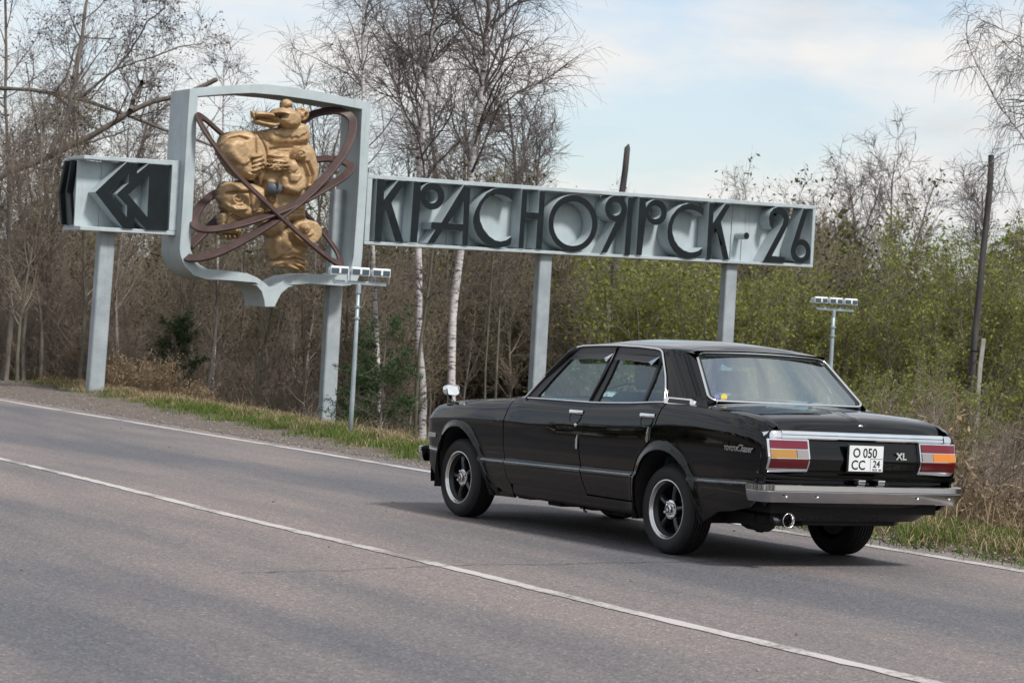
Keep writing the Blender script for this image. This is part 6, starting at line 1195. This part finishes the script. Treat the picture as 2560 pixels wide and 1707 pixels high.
def cat(parts):
    V = []; F = []; b = 0
    for v, f in parts: V.append(v); F.append(f+b); b += len(v)
    return np.concatenate(V), np.concatenate(F)
def new_mesh(name, V, F, m, attr=None, smooth=True):
    o = mesh(name, V, F, m, smooth=smooth, attr=attr); me = o.data; bpy.data.objects.remove(o); return me

def birch_bark():
    m = bpy.data.materials.new('birch_bark'); m.use_nodes = True; t = m.node_tree; b = t.nodes['Principled BSDF']; L = t.links.new
    c = t.nodes.new('ShaderNodeTexCoord'); mp_ = t.nodes.new('ShaderNodeMapping'); mp_.inputs['Scale'].default_value = (4.0, 4.0, 13.0); L(c.outputs['Object'], mp_.inputs[0])
    n = t.nodes.new('ShaderNodeTexNoise'); n.inputs['Scale'].default_value = 1.5; n.inputs['Detail'].default_value = 5; n.inputs['Roughness'].default_value = .7; L(mp_.outputs[0], n.inputs['Vector'])
    r = t.nodes.new('ShaderNodeValToRGB'); L(n.outputs[0], r.inputs[0]); e = r.color_ramp.elements
    e[0].position = .40; e[0].color = (.030, .026, .026, 1); e[1].position = .47; e[1].color = (.50, .47, .47, 1); q = e.new(.75); q.color = (.70, .67, .67, 1)
    L(r.outputs[0], b.inputs['Base Color']); b.inputs['Roughness'].default_value = .8; return m
M_BIRCH = birch_bark()
M_BARK = mat('grey_brown_bark', (.085, .071, .060), .9, var=.35, vscale=7, bump=.3, bscale=30, col2=(.20, .175, .155), stretch=(1, 1, .4))
M_ASPEN = mat('olive_grey_bark', (.075, .072, .052), .85, var=.3, vscale=6, col2=(.16, .15, .115), stretch=(1, 1, .4))
M_SAPB = mat('pale_sapling_bark', (.13, .115, .10), .9, var=.3, vscale=5, col2=(.27, .245, .22), stretch=(1, 1, .4))
M_TWIG = mat('twig_bark', (.082, .066, .063), .85, var=.3, vscale=3, col2=(.145, .122, .116)); M_TWIG2 = mat('brown_twig_bark', (.155, .125, .098), .85, var=.3, vscale=2, col2=(.28, .235, .19))
M_LEAFG = ramp_attr_mat('spring_leaf', [(.080, .095, .022), (.19, .225, .042), (.31, .345, .072)], .6, .35)
M_LEAFO = ramp_attr_mat('olive_bud', [(.055, .050, .022), (.105, .100, .040), (.165, .160, .065)], .7, .25)
M_CONE = ramp_attr_mat('dry_catkin', [(.022, .014, .010), (.05, .032, .022), (.09, .06, .045)], .8)
M_NEEDLE = ramp_attr_mat('pine_needle', [(.012, .030, .010), (.028, .062, .018), (.055, .105, .030)], .6, .2)
M_DRYW = ramp_attr_mat('dry_weed', [(.12, .09, .06), (.26, .195, .13), (.42, .33, .22)], .85, .2)

def put_tree(name, trunks, crowns, loc, rz=0., sc=1., label=None, catg='tree', group=None):
    """trunks / crowns: lists of (part name, mesh)"""
    q = empty(name, loc, rz); q.scale = (sc, sc, sc); tag(q, label, catg, group)
    for nm, me in trunks+crowns: link(nm, me, q)
    return q
def traced_tree(name, keys, seed, bark, label, twigm=None, k1=9, l1=2.0, ang=45, up=.05, droop=-.10, base=None, u0=.3, fine=6, cones=0, kk=7, group=None, catg='tree', wob=.13, l2=.42, l3=.3, rm=.0037):
    rg = np.random.default_rng(seed); main = TR[keys[0]]; p0 = np.array(main[0][0]); g = gz_xy(p0[0], p0[1])
    pts = [tuple(q) for q in main[0]]
    if base: pts = list(base)+pts
    elif p0[2] > g+.02: pts = [(p0[0], p0[1], g-.15)]+pts
    org = np.array([pts[0][0], pts[0][1], 0.]); tr_ = []; allP = []
    q = empty(name, tuple(org)); tag(q, label, catg, group)
    for i, k_ in enumerate(keys):
        P = resample(pts if i == 0 else TR[k_][0], 26)-org; r0, r1 = TR[k_][1:]; n = len(P)
        P[1:-1, 1] += np.cumsum(rg.normal(0, .05, n-2))*.6
        R = np.linspace(r0, r1, n)*(1+rg.normal(0, .04, n))
        if i == 0 and not base: R[:2] *= 1.25
        v, f = tubes(P[None], R[None], 10 if i == 0 else 7)
        link('trunk' if i == 0 else 'limb', new_mesh('trunk', v, f, bark), q); allP.append((P, R))
    parts = []; tips = []
    for i, (P, R) in enumerate(allP):
        L1 = l1 if i == 0 else l1*.65
        B1, R1 = spawn(rg, P[None], R[None], k1 if i == 0 else max(4, k1//2), u0 if i == 0 else .15, .98, ang, L1, .45, 8, up, wob, .006)
        B2, R2 = spawn(rg, B1, R1, kk, .15, 1., 42, L1*l2, .6, 6, .02, .16, .0045)
        B3, R3 = spawn(rg, B2, R2, fine, .1, 1., 45, L1*l3, .7, 5, droop, .16, rm, .5)
        parts += [tubes(B1, R1, 5), tubes(B2, R2, 4), tubes(B3, R3, 3)]; tips.append(B3)
    V, F = cat(parts); link('crown', new_mesh('crown', V, F, twigm or M_TWIG), q)
    if cones:
        T_ = np.concatenate([t[:, -2:] for t in tips]); T_ = T_[rg.random(len(T_)) < cones]
        v, f, a = leaves(rg, T_, 3, .032, .03, 1.6); link('catkins', new_mesh('catkins', v, f, M_CONE, a, False), q)
    return q
# --- the leaning and bent trees at the left
traced_tree('leaning_tree', ['lean1', 'stub', 't1'], 11, M_BARK, 'thick trunk leaning up to the right behind the arrow box', base=[(-14.6, 47.6, -.7), (-12.9, 47.2, 1.7), (-11.5, 47.0, 3.1)], k1=11, l1=1.7, ang=60, up=.16, cones=.5, u0=.3, fine=6, kk=7)
traced_tree('bent_tree', ['lean2', 'l2a', 'l2b', 'l2c', 'l2d'], 12, M_BARK, 'bowed limb arching down to the right above the leaning trunk', base=[(-15.2, 49.5, -.7), (-14.6, 49.2, 2.4), (-13.2, 48.8, 4.9), (-12.0, 48.6, 5.7)], k1=16, l1=2.2, ang=65, up=.20, cones=.5, u0=.2, fine=6, kk=7)
traced_tree('alder_tree', ['left3'], 13, M_BARK, 'bare tree with an upright thin trunk at the left edge', k1=26, l1=2.6, ang=58, up=.08, cones=.4, u0=.5, fine=7, kk=8)
# --- birches behind the board
traced_tree('birch_tree', ['birchA', 'birchA2'], 21, M_BIRCH, 'forked birch with white trunk just right of the shield', k1=24, l1=3.4, ang=48, up=.03, droop=-.16, u0=.42, fine=9, kk=11, l2=.38, l3=.26)
traced_tree('birch_tree', ['birchB'], 22, M_BIRCH, 'stout birch with black-flecked trunk between the first board posts, tallest of the birches', k1=26, l1=4.2, ang=45, up=.06, droop=-.14, u0=.45, fine=9, kk=11, l2=.38, l3=.26)
traced_tree('birch_tree', ['birchC'], 23, M_BIRCH, 'slim white birch beside the front floodlight pole', k1=22, l1=2.1, ang=45, up=.02, droop=-.18, u0=.5, fine=7, kk=8)
traced_tree('aspen_tree', ['aspenD'], 24, M_ASPEN, 'thin olive-grey trunk just left of the car bonnet', k1=14, l1=1.3, ang=50, u0=.45, fine=5, kk=6)
traced_tree('aspen_tree', ['stemE'], 25, M_ASPEN, 'thin grey-green trunk close to the left of the middle board post', k1=14, l1=1.6, ang=48, u0=.4, fine=5, kk=6)
traced_tree('aspen_tree', ['stemF'], 26, M_ASPEN, 'thin forked-looking stem above the car bonnet between birch and middle post', k1=14, l1=1.6, ang=48, u0=.4, fine=5, kk=6)
traced_tree('birch_tree', ['birchL'], 27, M_BIRCH, 'little white birch stem at the far left edge', k1=14, l1=1.5, ang=40, u0=.45, fine=5, kk=6)
traced_tree('birch_tree', ['birchM'], 28, M_BIRCH, 'thin white birch stem under the shield', k1=14, l1=1.5, ang=40, u0=.4, fine=5, kk=6)
traced_tree('weeping_birch', ['weepT', 'weep1', 'weep2', 'weep3', 'weep4'], 29, M_BIRCH, 'weeping birch whose hanging twigs enter at the top right', k1=14, l1=1.7, ang=60, up=-.05, droop=-.42, u0=.45, fine=4, kk=6, l2=.5, l3=.5)

# --- generic meshes shared by the wood behind the sign
def gen_tree(seed, h, r0, spread, k1, l1, ang, u0, kk, fine, bark, twig, up=.12, droop=-.02, leaf=None, lsize=.06, per=2, stems=1, l2=.45, l3=.4, lean=.05, wob=.06, rm=1.0):
    rg = np.random.default_rng(seed); Pm = []; Rm = []
    for s_ in range(stems):
        n = 12; d = np.array([rg.normal(0, lean), rg.normal(0, lean), 1.])
        if stems > 1: a = 2*math.pi*s_/stems+rg.uniform(-.3, .3); d[:2] += np.array([math.cos(a), math.sin(a)])*rg.uniform(.08, spread)
        hh = h*(rg.uniform(.62, 1.05) if stems > 1 else 1); p = np.array([rg.normal(0, .12)*(stems > 1), rg.normal(0, .12)*(stems > 1), -.2]); pts = [p.copy()]
        for _ in range(n-1):
            d += rg.normal(0, wob, 3)*np.array([1, 1, .2]); d /= np.linalg.norm(d); p = p+d*hh/(n-1)*(1.06); pts.append(p.copy())
        Pm.append(pts); Rm.append(np.linspace(r0, r0*.18, n)*rg.uniform(.7, 1.1))
    P = np.array(Pm); R = np.array(Rm)
    tk = new_mesh('trunk', *tubes(P, R, 7), bark)
    B1, R1 = spawn(rg, P, R, k1, u0, .98, ang, l1, .5, 7, up, .12, .006*rm); B2, R2 = spawn(rg, B1, R1, kk, .15, 1., 40, l1*l2, .6, 5, up*.4, .16, .0045*rm); B3, R3 = spawn(rg, B2, R2, fine, .1, 1., 42, l1*l3, .7, 4, droop, .16, .0035*rm, .4)
    cr = new_mesh('crown', *cat([tubes(B1, R1, 4), tubes(B2, R2, 3), tubes(B3, R3, 3)]), twig); out_ = [('crown', cr)]
    if leaf:
        v, f, a = leaves(rg, B3, per, lsize, .05); v2, f2, a2 = leaves(rg, B2, per, lsize, .05); V, F = cat([(v, f), (v2, f2)]); out_.append(('leaves', new_mesh('leaves', V, F, leaf, np.concatenate([a, a2]), False)))
    return [('trunk', tk)], out_
SAP = [gen_tree(100+i, (6.2, 5.4, 7.0, 5.0, 6.0)[i], .062, 0, 22, 1.5, 42, .30, 6, 4, (M_SAPB, M_ASPEN, M_SAPB, M_SAPB, M_BARK)[i], M_TWIG2, .14, leaf=M_LEAFO if i in (1, 3) else None, lsize=.045, per=1) for i in range(5)]
BUSH = [gen_tree(120+i, (5.6, 4.8, 6.2, 5.2)[i], .04, .38, 10, 1.5, 34, .10, 5, 3, M_BARK, M_TWIG2, .22, leaf=M_LEAFG, lsize=(.058, .062, .055, .06)[i], per=3, stems=9) for i in range(4)]
THK = [gen_tree(140+i, (4.4, 3.6, 5.0)[i], .028, .40, 9, 1.3, 36, .08, 5, 4, M_BARK, M_TWIG2, .18, leaf=M_LEAFO, lsize=.05, per=1, stems=8) for i in range(3)]
SHR = [gen_tree(160+i, (1.5, 1.15, 1.9)[i], .010, .75, 7, .6, 38, .12, 4, 3, M_TWIG2, M_TWIG2, .10, stems=13, l2=.5, l3=.4) for i in range(3)]
FAR = [gen_tree(180+i, (8.6, 7.6, 9.2)[i], .10, .26, 13, 2.1, 38, .25, 8, 6, M_BARK, M_TWIG, .14, stems=4, l2=.45, l3=.28, rm=2.0) for i in range(3)]
def at_px(px_, D): return (px_-1280)/6027*D
rg = np.random.default_rng(77)
ZONE = [(210, 'left of the arrow post'), (440, 'between the arrow post and the shield'), (930, 'below or behind the shield'), (1300, 'between the shield and the middle board post'), (1560, 'just right of the middle board post'), (1840, 'left of the last board post'), (2060, 'right of the last board post'), (2290, 'beyond the right end of the board'), (9999, 'round the right wooden pole')]
def scatter(kind, name, n, pr, dr, label, group, catg, smin=.8, smax=1.15, sink=0.):
    for i in range(n):
        D = rg.uniform(*dr); px_ = rg.uniform(*pr); x = at_px(px_, D); y = D; zn = next(w_ for m_, w_ in ZONE if px_ < m_)
        t_, c_ = kind[int(rg.integers(len(kind)))]; row = 'front' if D < sum(dr)/2 else 'back'
        put_tree(name, t_, c_, (x, y, gz_xy(x, y)-sink), rg.uniform(0, 6.28), rg.uniform(smin, smax), '%s, %s row, %s' % (label, row, zn), catg, '%s, %s row, %s' % (group, row, zn))
scatter(BUSH, 'willow_bush', 22, (1560, 2640), (55, 62), 'tall willow bush in green leaf', 'green willows', 'bush', .78, 1.02)
scatter(BUSH, 'willow_bush', 16, (1400, 2660), (63, 72), 'tall willow bush in green leaf', 'green willows', 'bush', .85, 1.08)
scatter(BUSH, 'young_willow', 8, (2020, 2420), (38, 47), 'low young willow with bright green shoots', 'young willows', 'bush', .36, .52)
scatter(THK, 'thicket_shrub', 32, (1000, 2050), (63, 72), 'tall brown-olive thicket shrub', 'thicket shrubs', 'shrub', 1.2, 1.6)
scatter(SAP, 'bare_sapling', 34, (-80, 1050), (45, 53), 'slim leafless sapling', 'leafless saplings', 'tree', .65, .95)
scatter(SAP, 'bare_sapling', 34, (-80, 1500), (55, 68), 'slim leafless sapling', 'leafless saplings', 'tree', .7, 1.0)
scatter(THK, 'thicket_shrub', 20, (-100, 1000), (52, 62), 'brown-olive thicket shrub', 'brown thicket shrubs', 'shrub', .8, 1.15)
scatter(SHR, 'dry_shrub', 32, (-60, 980), (46, 54), 'low brown shrub', 'low shrubs', 'shrub', .8, 1.5)
scatter(SHR, 'dry_shrub', 30, (1450, 2600), (34, 54), 'low brown shrub in dry grass', 'low shrubs in dry grass', 'shrub', .7, 1.3)
for px_, D, k_, s_, lab in ((2030, 92, 0, 1.15, 'bare spreading tree on the skyline above the end of the board'), (2165, 96, 1, 1.28, 'bare tree on the skyline right of the spreading one'), (1818, 120, 2, 1.0, 'faint small bare tree on the skyline above the last letters'), (1320, 74, 2, 1.15, 'bushy bare tree above the middle letters, right of the stout birch'), (1425, 76, 0, .85, 'bushy bare tree above the letters left of the broken pole'), (1225, 72, 1, 1.50, 'bushy bare tree behind the two white birches'), (760, 66, 2, 1.02, 'bare tree crown above the top of the shield'), (560, 64, 0, 1.0, 'bare tree crown above the left corner of the shield'), (330, 66, 1, 1.05, 'bare tree crown above the arrow box'), (110, 62, 2, 1.0, 'bare tree crown at the top left'), (2480, 70, 1, 1.0, 'bare bushy tree behind the right wooden pole')):
    t_, c_ = FAR[k_]; x = at_px(px_, D); put_tree('bare_tree', t_, c_, (x, D, gz_xy(x, D)-.1), px_*.7, s_, lab, 'tree')
# small pines by the shield post
def pine(seed, h):
    rg_ = np.random.default_rng(seed); P = np.array([[(rg_.normal(0, .01), rg_.normal(0, .01), h*i/9) for i in range(10)]]); R = np.linspace(.035, .006, 10)[None]
    tk = new_mesh('trunk', *tubes(P, R, 6), M_BARK); B, Rb = spawn(rg_, P, R, 60, .06, .97, 74, h*.42, .5, 6, .03, .08, .005, lnpow=1.1); B2, R2 = spawn(rg_, B, Rb, 5, .25, 1, 38, h*.13, .6, 4, .04, .1, .003)
    br = new_mesh('branches', *cat([tubes(B, Rb, 4), tubes(B2, R2, 3)]), M_BARK)
    v, f, a = leaves(rg_, B2, 16, .014, .025, 7.); v2, f2, a2 = leaves(rg_, B, 14, .014, .03, 7.); V, F = cat([(v, f), (v2, f2)])
    return [('trunk', tk)], [('branches', br), ('needles', new_mesh('needles', V, F, M_NEEDLE, np.concatenate([a, a2]), False))]
PN = [pine(31, 2.4), pine(32, 1.7)]
for px_, D, k_, s_, lab in ((962, 37, 0, 1.0, 'green young pine between the front floodlight and the car'), (905, 40, 1, 1.15, 'green pine sapling just behind the front floodlight pole'), (440, 47, 1, 1.2, 'small green pine in the dark wood right of the arrow post')):
    x = at_px(px_, D); put_tree('pine_sapling', *PN[k_], (x, D, gz_xy(x, D)-.05), px_, s_, lab, 'tree')

# --- the far wood closing the view, and the wood on the near side of the road (seen in the car's paint and glass)
def merge(kind, places, name, mt, mc, ml=None):
    Vs = []; Fs = []; Ms = []; As = []; b = 0
    for (i, x, y, z, a, s_) in places:
        t_, c_ = kind[i]
        for nm, me in t_+c_:
            n = len(me.vertices); v = np.empty(n*3, np.float32); me.vertices.foreach_get('co', v); v = v.reshape(-1, 3)*s_
            ca, sa = math.cos(a), math.sin(a); v = np.stack([v[:, 0]*ca-v[:, 1]*sa+x, v[:, 0]*sa+v[:, 1]*ca+y, v[:, 2]+z], 1)
            f = np.empty(len(me.loops), np.int32); me.loops.foreach_get('vertex_index', f); Vs.append(v); Fs.append(f.reshape(-1, 4)+b); b += n
            Ms.append(np.full(len(f)//4, {'trunk': 0, 'crown': 1, 'leaves': 2}[nm])); at__ = np.full(n, .5, np.float32)
            if nm == 'leaves': me.attributes['shade'].data.foreach_get('value', at__)
            As.append(at__)
    o_ = mesh(name, np.concatenate(Vs), np.concatenate(Fs), [mt, mc, ml or mc], smooth=True, fmat=np.concatenate(Ms), attr=np.concatenate(As)); return o_
LOW = [gen_tree(200+i, 6.0, .06, .3, 9, 1.7, 40, .08, 5, 2, M_BARK, M_TWIG2, .15, leaf=M_LEAFO, lsize=.17, per=2, stems=6) for i in range(3)]
rg = np.random.default_rng(5); pl_ = []
for i in range(34):
    D = rg.uniform(74, 100); x = at_px(-150+2900*(i+rg.uniform(0, 1))/34, D); pl_.append((int(rg.integers(3)), x, D, gz_xy(x, D)-.1, rg.uniform(0, 6.28), rg.uniform(.9, 1.2)))
o = merge(LOW, pl_, 'far_wood', M_BARK, M_TWIG2, M_LEAFO); tag(o, 'hazy brown mass of far trees closing the view behind the thickets', 'woodland', kind='stuff')
pl_ = []
for i in range(64):
    s_ = -30+100*(i+rg.uniform(0, 1))/64; t_ = rg.uniform(-30, -18); x, y = st2w(s_, t_); pl_.append((int(rg.integers(3)), x, y, -.3, rg.uniform(0, 6.28), rg.uniform(.8, 1.1)))
for i in range(40):
    x, y = st2w(rg.uniform(-75, -38), -18+60*(i+rg.uniform(0, 1))/40); pl_.append((int(rg.integers(3)), x, y, -.3, rg.uniform(0, 6.28), rg.uniform(1.0, 1.4)))
o = merge(LOW, pl_, 'roadside_wood', M_BARK, M_TWIG2, M_LEAFO); tag(o, 'dark roadside wood across the road, mirrored in the car paint', 'woodland', kind='stuff')

# ------------------------------------------------------------------ grass, weeds, gravel
def blades(rg, S, T, h, w, lean, shade, curl=.5):
    n = len(S); x, y = S*RS[0]+T*RT[0], S*RS[1]+T*RT[1]; z = ground_z(S, T)-.02
    a = rg.uniform(0, 2*math.pi, n); dx, dy = np.cos(a), np.sin(a); b = rg.uniform(0, 2*math.pi, n); wx, wy = np.cos(b)*w/2, np.sin(b)*w/2
    l = lean*h; p0 = np.stack([x, y, z], 1); p1 = p0+np.stack([dx*l*.3, dy*l*.3, h*.55], 1); p2 = p0+np.stack([dx*l, dy*l, h*(1-curl*lean**2)], 1); W_ = np.stack([wx, wy, 0*wx], 1)
    V = np.stack([p0-W_, p0+W_, p1+W_*.7, p1-W_*.7, p2], 1).reshape(-1, 3); k_ = np.arange(n)[:, None]*5
    F = np.concatenate([k_+[0, 1, 2], k_+[0, 2, 3], k_+[3, 2, 4]]); return V, F, np.repeat(shade, 5)
def cl(x): return np.clip(x, 0, 1)
rg = np.random.default_rng(42)
def clump(n, s0, s1, tf, nc, sd):
    """clumped positions along the verge"""
    cs_ = rg.uniform(s0, s1, nc); ct = tf(cs_, nc); i = rg.integers(nc, size=n); return cs_[i]+rg.normal(0, sd, n), ct[i]+rg.normal(0, sd, n)
M_GRASS = ramp_attr_mat('fresh_grass', [(.045, .070, .015), (.098, .150, .030), (.18, .235, .060)], .6, .3)
M_STRAW = ramp_attr_mat('dead_straw', [(.13, .095, .055), (.28, .215, .125), (.46, .38, .24)], .8, .25)
parts = []
S, T = clump(36000, 6, 58, lambda s, n: crest(s)+rg.normal(-.05, .33, n), 1500, .10); parts.append(blades(rg, S, T, rg.uniform(.03, .11, len(S)), .010, rg.uniform(.1, 1.1, len(S)), cl(rg.normal(.5, .2, len(S)))))
S, T = clump(12000, 22, 36, lambda s, n: crest(s)+rg.normal(-.1, .25, n), 300, .09); parts.append(blades(rg, S, T, rg.uniform(.05, .16, len(S)), .010, rg.uniform(.1, .9, len(S)), cl(rg.normal(.6, .2, len(S)))))
S, T = clump(22000, 6, 24, lambda s, n: crest(s)+rg.normal(.35, .40, n), 420, .09); parts.append(blades(rg, S, T, rg.uniform(.06, .20, len(S)), .009, rg.uniform(.1, .9, len(S)), cl(rg.normal(.55, .2, len(S)))))
V = []; F = []; A = []; b = 0
for v, f, a in parts: V.append(v); F.append(f+b); A.append(a); b += len(v)
o = mesh('green_grass', np.concatenate(V), np.concatenate(F), M_GRASS, attr=np.concatenate(A)); tag(o, 'short fresh green grass along the edge of the gravel shoulder', 'grass', kind='stuff')
parts = []
S, T = clump(26000, 6, 60, lambda s, n: crest(s)+rg.normal(.15, .30, n), 600, .09); parts.append(blades(rg, S, T, rg.uniform(.06, .24, len(S)), .008, rg.uniform(.7, 1.38, len(S)), cl(rg.normal(.6, .2, len(S)))))
S, T = clump(46000, 6, 62, lambda s, n: crest(s)+rg.uniform(1.2, 8, n), 1500, .16); parts.append(blades(rg, S, T, rg.uniform(.12, .50, len(S)), .009, rg.uniform(.3, 1.2, len(S)), cl(rg.normal(.42, .2, len(S)))))
S, T = clump(80000, 6, 95, lambda s, n: crest(s)+rg.uniform(6, 45, n), 2500, .35); parts.append(blades(rg, S, T, rg.uniform(.3, .9, len(S)), .020, rg.uniform(.3, 1.1, len(S)), cl(rg.normal(.62, .2, len(S)))))
S, T = clump(16000, 8, 24, lambda s, n: crest(s)+rg.uniform(1.3, 7, n), 300, .22); parts.append(blades(rg, S, T, rg.uniform(.25, .7, len(S)), .011, rg.uniform(.2, .9, len(S)), cl(rg.normal(.72, .2, len(S)))))
V = []; F = []; A = []; b = 0
for v, f, a in parts: V.append(v); F.append(f+b); A.append(a); b += len(v)
o = mesh('dry_grass', np.concatenate(V), np.concatenate(F), M_STRAW, attr=np.concatenate(A)); tag(o, 'dead straw-coloured grass on the verge and the slope behind it', 'grass', kind='stuff')
# tall dry weed clumps
def weed(seed, h, n=46):
    rg_ = np.random.default_rng(seed); pts = []
    for i in range(n):
        a = rg_.uniform(0, 6.28); d = np.array([math.cos(a)*rg_.uniform(.05, .6), math.sin(a)*rg_.uniform(.05, .6), 1.]); d /= np.linalg.norm(d); p = np.array([rg_.normal(0, .14), rg_.normal(0, .14), -.05]); q = [p]
        hh = h*rg_.uniform(.5, 1.1)
        for j in range(5): d = d+rg_.normal(0, .07, 3)+np.array([0, 0, -.05*j*.5]); d /= np.linalg.norm(d); q.append(q[-1]+d*hh/5)
        pts.append(q)
    P = np.array(pts); R = np.full((n, 6), .0045)*np.linspace(1, .4, 6); B, Rb = spawn(rg_, P, R, 5, .35, 1, 35, h*.25, .7, 4, -.02, .12, .003)
    st_ = new_mesh('stems', *cat([tubes(P, R, 4), tubes(B, Rb, 3)]), M_WEEDST); v, f, a = leaves(rg_, B, 4, .022, .018, 2.6); v2, f2, a2 = leaves(rg_, P, 5, .022, .03, 6.); V, F = cat([(v, f), (v2, f2)])
    return [('stems', st_)], [('seed_heads', new_mesh('seed_heads', V, F, M_DRYW, np.concatenate([a, a2]), False))]
M_WEEDST = mat('dry_weed_stem', (.13, .085, .05), .85, var=.3, vscale=4, col2=(.24, .165, .10))
WD = [weed(300, 1.0), weed(301, .8), weed(302, 1.25)]
rg = np.random.default_rng(8)
def weeds(n, s0, s1, d0, d1, smin, smax, label, group):
    for i in range(n):
        s_ = rg.uniform(s0, s1); t_ = float(crest(s_))+rg.uniform(d0, d1); x, y = st2w(s_, t_); k_, c_ = WD[int(rg.integers(3))]
        put_tree('dry_weed', k_, c_, (x, y, gz_xy(x, y)), rg.uniform(0, 6.28), rg.uniform(smin, smax), label, 'weed', group)
weeds(44, 9.5, 19, 1.2, 4.8, .8, 1.3, 'tall dry brown weed clump on the slope at the right behind the car', 'dry weeds right of the car')
weeds(22, 38.5, 46, .2, 2.2, .5, .85, 'dry brown weed clump on the verge round the arrow post', 'dry weeds by the arrow post')
weeds(26, 19, 37, 2.2, 5.0, .35, .6, 'dry brown weed clump below the verge between the posts', 'dry weeds below the verge')
for i in range(30):
    s_ = rg.uniform(9.8, 18.5); t_ = float(crest(s_))+rg.uniform(1.5, 5.5); x, y = st2w(s_, t_); k_, c_ = SHR[int(rg.integers(3))]
    put_tree('dry_bush', k_, c_, (x, y, gz_xy(x, y)), rg.uniform(0, 6.28), rg.uniform(.8, 1.25), 'leafless brown bush tangled with dry weeds right of the car tail', 'bush', 'leafless bushes right of the car')
# loose stones on the shoulder and the odd pebble on the road
def stones(n, s0, s1, t0, t1, r0, r1, name, seed):
    g = np.random.default_rng(seed); oc = np.array([(1, 0, 0), (-1, 0, 0), (0, 1, 0), (0, -1, 0), (0, 0, 1), (0, 0, -1)], float); of = np.array([(0, 2, 4), (2, 1, 4), (1, 3, 4), (3, 0, 4), (2, 0, 5), (1, 2, 5), (3, 1, 5), (0, 3, 5)])
    S = g.uniform(s0, s1, n); T = t0(S)+(t1(S)-t0(S))*g.random(n); r_ = g.uniform(r0, r1, n)**1.0; q = oc[None]*(r_[:, None, None]*g.uniform(.5, 1.3, (n, 6, 1)))*np.array([1, 1, .6]); a = g.uniform(0, 6.28, n); ca, sa = np.cos(a)[:, None], np.sin(a)[:, None]
    x, y = S*RS[0]+T*RT[0], S*RS[1]+T*RT[1]; z = np.where(T < 10.85, .0, ground_z(S, T))+r_*.2
    V = np.stack([q[..., 0]*ca-q[..., 1]*sa+x[:, None], q[..., 0]*sa+q[..., 1]*ca+y[:, None], q[..., 2]+z[:, None]], -1).reshape(-1, 3); F = (np.arange(n)[:, None, None]*6+of[None]).reshape(-1, 3)
    return mesh(name, V, F, M_STONE, attr=np.repeat(cl(g.normal(.5, .25, n)), 6))
M_STONE = ramp_attr_mat('gravel_stone', [(.10, .088, .08), (.19, .168, .155), (.32, .30, .28)], .9)
o = stones(9000, 8, 56, lambda s: road_edge(s)+.25, lambda s: crest(s)-.1, .006, .022, 'shoulder_gravel', 1); tag(o, 'loose grey-brown gravel scattered over the shoulder', 'gravel', kind='stuff')
o = stones(60, 7, 30, lambda s: 0*s+2., lambda s: 0*s+10.3, .006, .016, 'road_grit', 2); tag(o, 'scattered small stones lying on the asphalt', 'gravel', kind='stuff')
